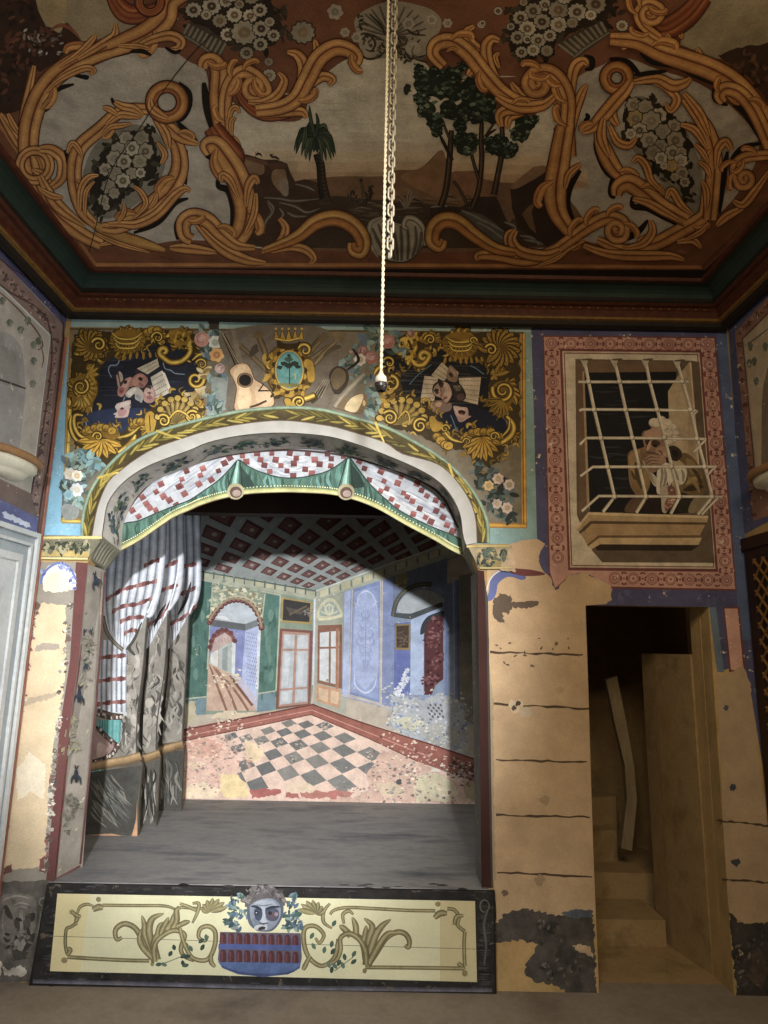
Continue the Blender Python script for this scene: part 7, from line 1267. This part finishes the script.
A('185 400 210 365 260 360 310 370 345 400 340 450 300 500 250 520 215 480 190 440', '#8a6248')
for (a, b_) in [('190 405 240 375 300 385', 0), ('195 430 245 402 315 412', 0), ('205 455 255 430 320 438', 0), ('222 480 265 458 310 462', 0)]: m.rib(a, 3, [(-1, '#5a3c2a'), (-.2, '#b08664'), (.4, '#9a7254'), (1, '#54382a')], (.7, 1, .5))
A('310 400 350 390 375 420 345 450 320 440', '#9a7254'); tile()
m.part('painted_figure', M['paint'], PW, 'man in ochre coat and curled white wig, chin on hand')
# grille
BARS = [([(584, 362), (593.6, 410), (600.4, 438.4), (607, 467), (614, 497), (602.4, 512)], 3), ([(614, 362), (619, 382), (625, 410), (631.7, 438), (638.5, 467), (645.3, 497), (635.6, 513)], 3), ([(645, 362), (649, 382), (656.5, 410), (664, 438), (671, 467), (679, 497), (670, 514)], 3), ([(676.5, 363), (682, 382), (690, 410), (696.4, 439), (704, 467), (711.6, 497), (697, 514.5)], 3), ([(717, 498), (701, 514.5)], 2), ([(714, 467.5), (706, 476)], 2), ([(705, 440), (693, 452)], 2), ([(697, 411), (692, 416)], 1.6)]
HB = [[(578, 382.3), (620, 382.3), (688, 382)], [(579, 411), (582, 409.8), (640, 410), (696, 411)], [(579.5, 445), (586, 438.4), (640, 438.4), (705.7, 439.4)], [(580, 476.5), (592.6, 467.3), (640, 467), (716, 467)], [(581.5, 511.5), (598.5, 496.3), (640, 496.6), (722, 497)]]
for p_ in HB:
    m.rib(p_, 3, [(-1, '#8a785c'), (-.4, '#d0c2a8'), (.2, '#dccfb4'), (1, '#7a684c')], (1, 1, 1), 1)
for p_, w in BARS: m.rib(p_, w+.4, [(-1, '#dccfb6'), (.2, '#cabb9f'), (1, '#6d5c44')], (1, 1, 1), 1)
for p_, _ in BARS[:4]:
    for (x, y) in (p_[1:-1] if len(p_) == 7 else p_[1:-1]+[(588, 382)]): m.ell(x, y, 2.8, 2.8, '#8a7a60'); m.ell(x-.4, y-.4, 2, 2, '#dccfb4')
    x, y = p_[0]; m.poly([(x-4.2, y-2), (x+3.6, y-1.6), (x+1.6, y+6), (x-.4, y+6)], '#b9aa8e'); m.rib([(x-3, y-1.6), (x+3, y-2), (x+8, y-2.6)], 2, '#5d4c30')
m.part('painted_grille', M['paint'], PW, 'pale painted iron window bars')
# ================================================================== SIDE WALLS
LM = thing('niche_mural', (XL, 2.6, 2.5), 'painted niche panel in a pink border on the wall with the white door frame', 'mural'); m = Mural(LEFT, .0008)
m.poly([(-60, 170), (68, 316), (71, 322), (39, 552), (35, 548), (38, 518), (63, 325), (-60, 190)], '#5a3a34'); m.poly([(-60, 160), (70, 312), (64, 325), (0, 259), (-60, 196)], '#45436a'); m.poly([(-60, 470), (0, 499), (38.6, 518), (36, 534), (0, 522), (-60, 505)], '#4c5288'); m.patch([(3, 511), (10, 514), (20, 518), (32, 527), (26, 527), (12, 520), (4, 518)], '#b9c4d8', 1.4, 2)
m.part('blue_surround', M['worn'], LM, 'blue violet surround')
m.rib([(68, 322), (56, 400), (46, 480), (40, 540)], 6, [(-1, '#7c5a50'), (0, '#9a7a6c'), (1, '#5a3430')], (1, 1, 1)); m.poly([(-60, 196), (0, 259), (63, 325), (38, 518), (0, 499), (-60, 470), (-60, 400), (31, 494), (51, 335), (0, 285), (-60, 228)], '#82685e'); m.poly([(-60, 440), (0, 480), (31, 494), (38, 518), (0, 499), (-60, 470)], '#6b5850')
for k in range(34):
    t = k/33; x, y = lerp2((-30, 240), (55, 329), t*2) if t < .5 else lerp2((56.5, 336), (35, 505), t*2-1); m.dabs([(x, y)], 2.4, ['#5c423c', '#94786c', '#4c3834'], 7, 2.6)
m.rib([(-60, 228), (0, 285), (51, 335), (31, 494)], 1.6, '#563830', (1, 1, 1)); m.rib([(-60, 196), (0, 259), (63, 325), (38, 518)], 1.2, '#4a302c', (1, 1, 1)); m.part('ornament_border', M['worn'], LM, 'pinkish ornamental border')
m.poly([(-60, 231), (0, 288), (49.6, 336.5), (29.6, 493), (-60, 450)], '#a9a193')
m.rib([(-10, 285), (8, 300), (24, 316), (38, 334), (42, 346), (37, 350)], 1.8, '#6b4a38', (.6, 1, .6)); m.rib([(40, 345), (43, 358), (41, 368)], 1.6, '#7a4a38')
for (x, y) in [(9, 322), (20, 329), (33, 344), (33, 360), (32, 383), (27, 320), (2, 300), (38, 340)]:
    for k in range(5): a = math.radians(30+k*30); m.leaf((x, y-3), (x+4*math.cos(a), y-3+9*math.sin(a)), 2.4, random.choice(['#6d7062', '#5d6254', '#7f8272']))
m.part('cream_panel', M['worn'], LM, 'cream panel with hanging leaves')
m.poly([(-40, 326)]+spline([(-20, 328), (0, 331), (10, 335), (18, 343), (22, 354), (24.6, 387), (22, 420), (17.6, 458)], 4)+[(-40, 440)], '#8f8c88'); m.poly([(-40, 345), (0, 345), (14, 352), (19, 370), (20, 388), (-40, 375)], '#838078'); m.rib([(-40, 368), (0, 380), (25, 388.5)], 2, '#3a3430', (1, 1, .8)); m.part('painted_niche', M['worn'], LM, 'grey arched niche')
def niche_shelf(name, X, sgn, Yc, Z, R, label, dep=.45):
    t = thing(name, (X, Yc, Z), label, 'shelf'); a0, a1 = (-PI/2, PI/2) if sgn > 0 else (PI/2, 1.5*PI)
    X += sgn*.009; fl_ = lambda o: o.data.transform(Matrix.Translation((X, 0, 0)) @ Matrix.Diagonal((dep, 1, 1, 1)) @ Matrix.Translation((-X, 0, 0)))
    b = MB(); b.lathe([(0, .0), (R, 0), (R*1.02, -.012), (R*.99, -.03), (R*.93, -.034), (0, -.034)], (X, Yc, Z), 28, a0, a1); fl_(b.build('rim', M['shelfo'], t, True))
    b = MB(); b.lathe([(0, -.034), (R*.86, -.034), (R*.85, -.05), (R*.8, -.068), (R*.62, -.082), (R*.55, -.088), (R*.52, -.1), (R*.3, -.118), (0, -.124)], (X, Yc, Z), 28, a0, a1); fl_(b.build('bowl', M['shelfw'], t, True))
niche_shelf('niche_shelf', XL, 1, LEFT.at(8, 455).y, LEFT.at(8, 455).z+.005, .235, 'half-round pale shelf with ochre rim under the grey niche, nearer the white door')
RM = thing('niche_mural', (XR, 2.9, 2.5), 'painted niche panel in a salmon border on the wall with the dark lattice cabinet', 'mural'); m = Mural(RIGHT, .0008)
m.poly([(728, 322), (860, 195), (860, 490), (768, 522), (745, 534), (738, 470)], '#4a4a72'); m.poly([(728, 322), (768, 285), (768, 300), (735, 332), (745, 430), (753, 520), (744, 533), (736, 440)], '#44486e'); m.part('blue_surround', M['worn'], RM, 'blue violet surround')
m.poly([(735, 332), (768, 297), (860, 205), (860, 480), (768, 516), (753.5, 521)], '#86583f'); m.poly([(743, 338.7), (768, 313), (860, 222), (860, 460), (768, 474), (756, 477)], '#a68f6e')
for k in range(30):
    t = k/29; x, y = lerp2((800, 272), (739, 334), t*2) if t < .5 else lerp2((739.5, 338), (754, 515), t*2-1); m.dabs([(x, y)], 2.2, ['#5a3226', '#9a6a50', '#6b4030'], 6, 2)
m.rib([(743, 338.7), (800, 282)], 1, '#5a2c20', (1, 1, 1)); m.rib([(743, 338.7), (756, 477)], 1, '#5a2c20', (1, 1, 1)); m.part('ornament_border', M['worn'], RM, 'salmon ornamental border')
m.poly([(745, 340), (768, 316), (860, 226), (860, 458), (757.5, 475)], '#ab9572'); m.rib([(746, 345), (757, 338), (772, 326)], 1.4, '#5a4a34')
for (x, y) in [(751, 345), (755, 360), (750, 362), (766, 345), (757, 380)]:
    for k in range(5): a = math.radians(30+k*30); m.leaf((x, y-3), (x+3*math.cos(a), y-3+10*math.sin(a)), 2.2, random.choice(['#5f6e58', '#4c6254', '#6b5438']))
m.poly([(762, 466), (762.5, 402), (764, 385), (768, 368), (800, 330), (860, 300), (860, 470)], '#75624a'); m.part('painted_niche', M['worn'], RM, 'brown painted niche')
niche_shelf('niche_shelf', XR, -1, RIGHT.at(768, 474).y-.16, RIGHT.at(768, 474).z+.0, .26, 'half-round pale shelf with ochre rim beside the blue corner above the lattice cabinet')
# white door frame on the left wall
pA = LEFT.at(36, 534); pT = LEFT.at(0, 522); zt = pA.z; ye = (LEFT.at(34, 548).y+LEFT.at(-1, 843).y)/2
dr = thing('door_1', (XL, ye-.1, 0), None, None); dr['kind'] = 'structure'
for k, (o0, o1, dp) in enumerate([(0, .025, .028), (.025, .06, .012), (.06, .075, .024), (.075, .125, .010), (.125, .16, .016)]):
    b = MB(); b.box(XL, XL+dp, ye-o1, ye-o0, 0, zt-o0); b.box(XL, XL+dp, .9, ye-o1, zt-o1, zt-o0); o = b.build('trim_moulding', M[['white', 'groove', 'white', 'groove', 'white'][k]], dr)
b = MB(); b.box(XL, XL+.005, .9, ye-.16, 0, zt-.16); o = b.build('door_leaf', M['white'], dr)
for (a, c) in ((.15, .95), (1.1, 1.8)):
    b = MB(); b.box(XL+.005, XL+.012, 2.25, ye-.28, a, c); o = b.build('door_panel', M['white'], dr)
# corner strip / cable at the left corner
b = MB(); b.tube([(XL+.02, D-.02, zz*.1) for zz in range(0, 33)], .008, 8); o = b.build('corner_pipe', mk_plain('painted_pipe', '#6d4034', '#8a5a4c', 8, .6), None); tag(o, 'thin brown painted pipe running up the room corner beside the cream pier', 'pipe')
# dark lattice cabinet on the right wall
cb = thing('lattice_cabinet', (XR, 3.2, 0), 'dark wooden cabinet with ochre lattice door at the edge of the room, right', 'cabinet')
cz = RIGHT.at(745, 540).z; b = MB(); b.box(XR-.022, XR-.004, 2.2, D-.02, 0, cz); b.box(XR-.034, XR-.004, 2.2, D-.018, cz-.06, cz); b.build('frame', M['wood'], cb)
b = MB(); b.box(XR-.026, XR-.021, 2.3, 3.36, .25, cz-.1); b.build('backing', M['ink'], cb)
b = MB()
for k in range(-14, 26):
    for s_ in (-1, 1):
        y0, z0 = 2.3+k*.08, .8 if s_ > 0 else cz-.12; y1, z1 = y0+(cz-.12-.8), cz-.12 if s_ > 0 else .8
        t0 = max(0, (2.3-y0)/(y1-y0)); t1 = min(1, (3.36-y0)/(y1-y0))
        if t1 > t0: b.tube([(XR-.032, y0+(y1-y0)*t, z0+(z1-z0)*t) for t in (t0, t1)], .0065, 6)
b.build('lattice', mk_plain('ochre_lattice', '#5d4020', '#7c5a30', 9, .6), cb)
# ================================================================== HANGING CORD WITH LAMP HOLDER, AND CHAIN
YP = 1.65; HP = Plane((0, YP, 0), (0, -1, 0)); s0 = HP.at(381, 381); top = Vector((s0.x, YP, ZC))
pn = thing('pendant_cord', top, 'twisted cream cord with an empty lamp holder hanging before the painted arch', 'pendant light')
zs_ = HP.at(381, 373).z; cx = s0.x
b = MB(); n = 260
for ph in (0, PI): b.tube([(cx+.0022*math.cos(ph+k*.9), YP+.0022*math.sin(ph+k*.9), zs_+(ZC-zs_)*k/n) for k in range(n+1)], .0027, 6)
b.build('cord', M['cord'], pn, True)
b = MB(); zb = HP.at(381, 391).z; h = zs_-zb
b.lathe([(0, h), (.006, h), (.008, h*.9), (.012, h*.82), (.0145, h*.74), (.0155, h*.6), (.0155, h*.42), (0, h*.42)], (cx, YP, zb), 20); b.build('holder_cap', M['ceramic'], pn, True)
b = MB(); b.lathe([(0, h*.42), (.0165, h*.42), (.0168, h*.34), (.0155, h*.3), (.0165, h*.24), (.0155, h*.18), (.013, h*.15), (.0125, 0), (.010, 0), (.010, h*.2), (0, h*.2)], (cx, YP, zb), 20); b.build('holder_skirt', M['bakelite'], pn, True)
b = MB(); b.lathe([(0, 0), (.035, 0), (.03, -.02), (.008, -.03), (0, -.03)], top, 18); b.build('ceiling_rose', M['ceramic'], pn, True)
YC = 1.69; KP = Plane((0, YC, 0), (0, -1, 0)); c0 = KP.at(390, 258); ch = thing('hanging_chain', Vector((c0.x, YC, ZC)), 'pale steel link chain hanging beside the cord from the ceiling', 'chain')
lm = None; zc = c0.z+.018; k = 0
while zc < ZC:
    if lm is None:
        b = MB(); pts = [(.0085*math.cos(a), 0, .011*(1 if math.sin(a) >= 0 else -1)+.0085*math.sin(a)) for a in [2*PI*i/20+.01 for i in range(20)]]; b.tube(pts, .0032, 6, True)
        o = b.build('link', M['steel'], None, True); lm = o.data
    else: o = bpy.data.objects.new('link', lm); COL.objects.link(o)
    o.parent = ch; o.location = Vector((c0.x, YC, zc))-ch.location; o.rotation_euler = (0, 0, (.35 if k % 2 else .35+PI/2)); zc += .0262; k += 1
# ================================================================== LIGHT
def lamp(name, kind, loc, target, energy, color, **k):
    d = bpy.data.lights.new(name, kind); d.energy = energy; d.color = color
    for a, v in k.items(): setattr(d, a, v)
    o = bpy.data.objects.new(name, d); COL.objects.link(o); o.location = loc
    if target: o.rotation_euler = (Vector(target)-Vector(loc)).to_track_quat('-Z', 'Y').to_euler()
    return o
LP_ = (.40, -4.0, 3.19)
lamp('stage_spot', 'SPOT', LP_, (-.75, 4.6, 1.44), 3800, (.97, .98, 1.0), spot_size=math.radians(23), spot_blend=.6, shadow_soft_size=.13)
lamp('room_fill', 'AREA', (.5, .3, 3.25), (.5, 1.3, 1.6), 72, (1, .82, .57), shape='RECTANGLE', size=1.8, size_y=1.0)
lamp('left_wall_fill', 'AREA', (1.3, 1.2, 1.5), (-1.8, 3.0, 1.85), 17, (.84, .92, 1.0), shape='RECTANGLE', size=.6, size_y=1.5, spread=math.radians(75))  # added cool fill inside the room, brightens the left wall and pier
lamp('apron_fill', 'AREA', (-.9, -.5, 1.9), (-.5, 3.0, .1), 8, (.86, .93, 1.0), shape='RECTANGLE', size=1.2, size_y=1.2, spread=math.radians(45))  # added weak cool fill, source unseen, lifts the stage front and floor
w = bpy.data.worlds.new('world'); SC.world = w; w.use_nodes = True; w.node_tree.nodes['Background'].inputs[0].default_value = (.95, .85, .72, 1); w.node_tree.nodes['Background'].inputs[1].default_value = .06
SC.view_settings.view_transform = 'Standard'; SC.view_settings.look = 'None'; SC.view_settings.exposure = 0; SC.view_settings.gamma = 1
try: SC.view_settings.use_curve_mapping = False
except Exception: pass
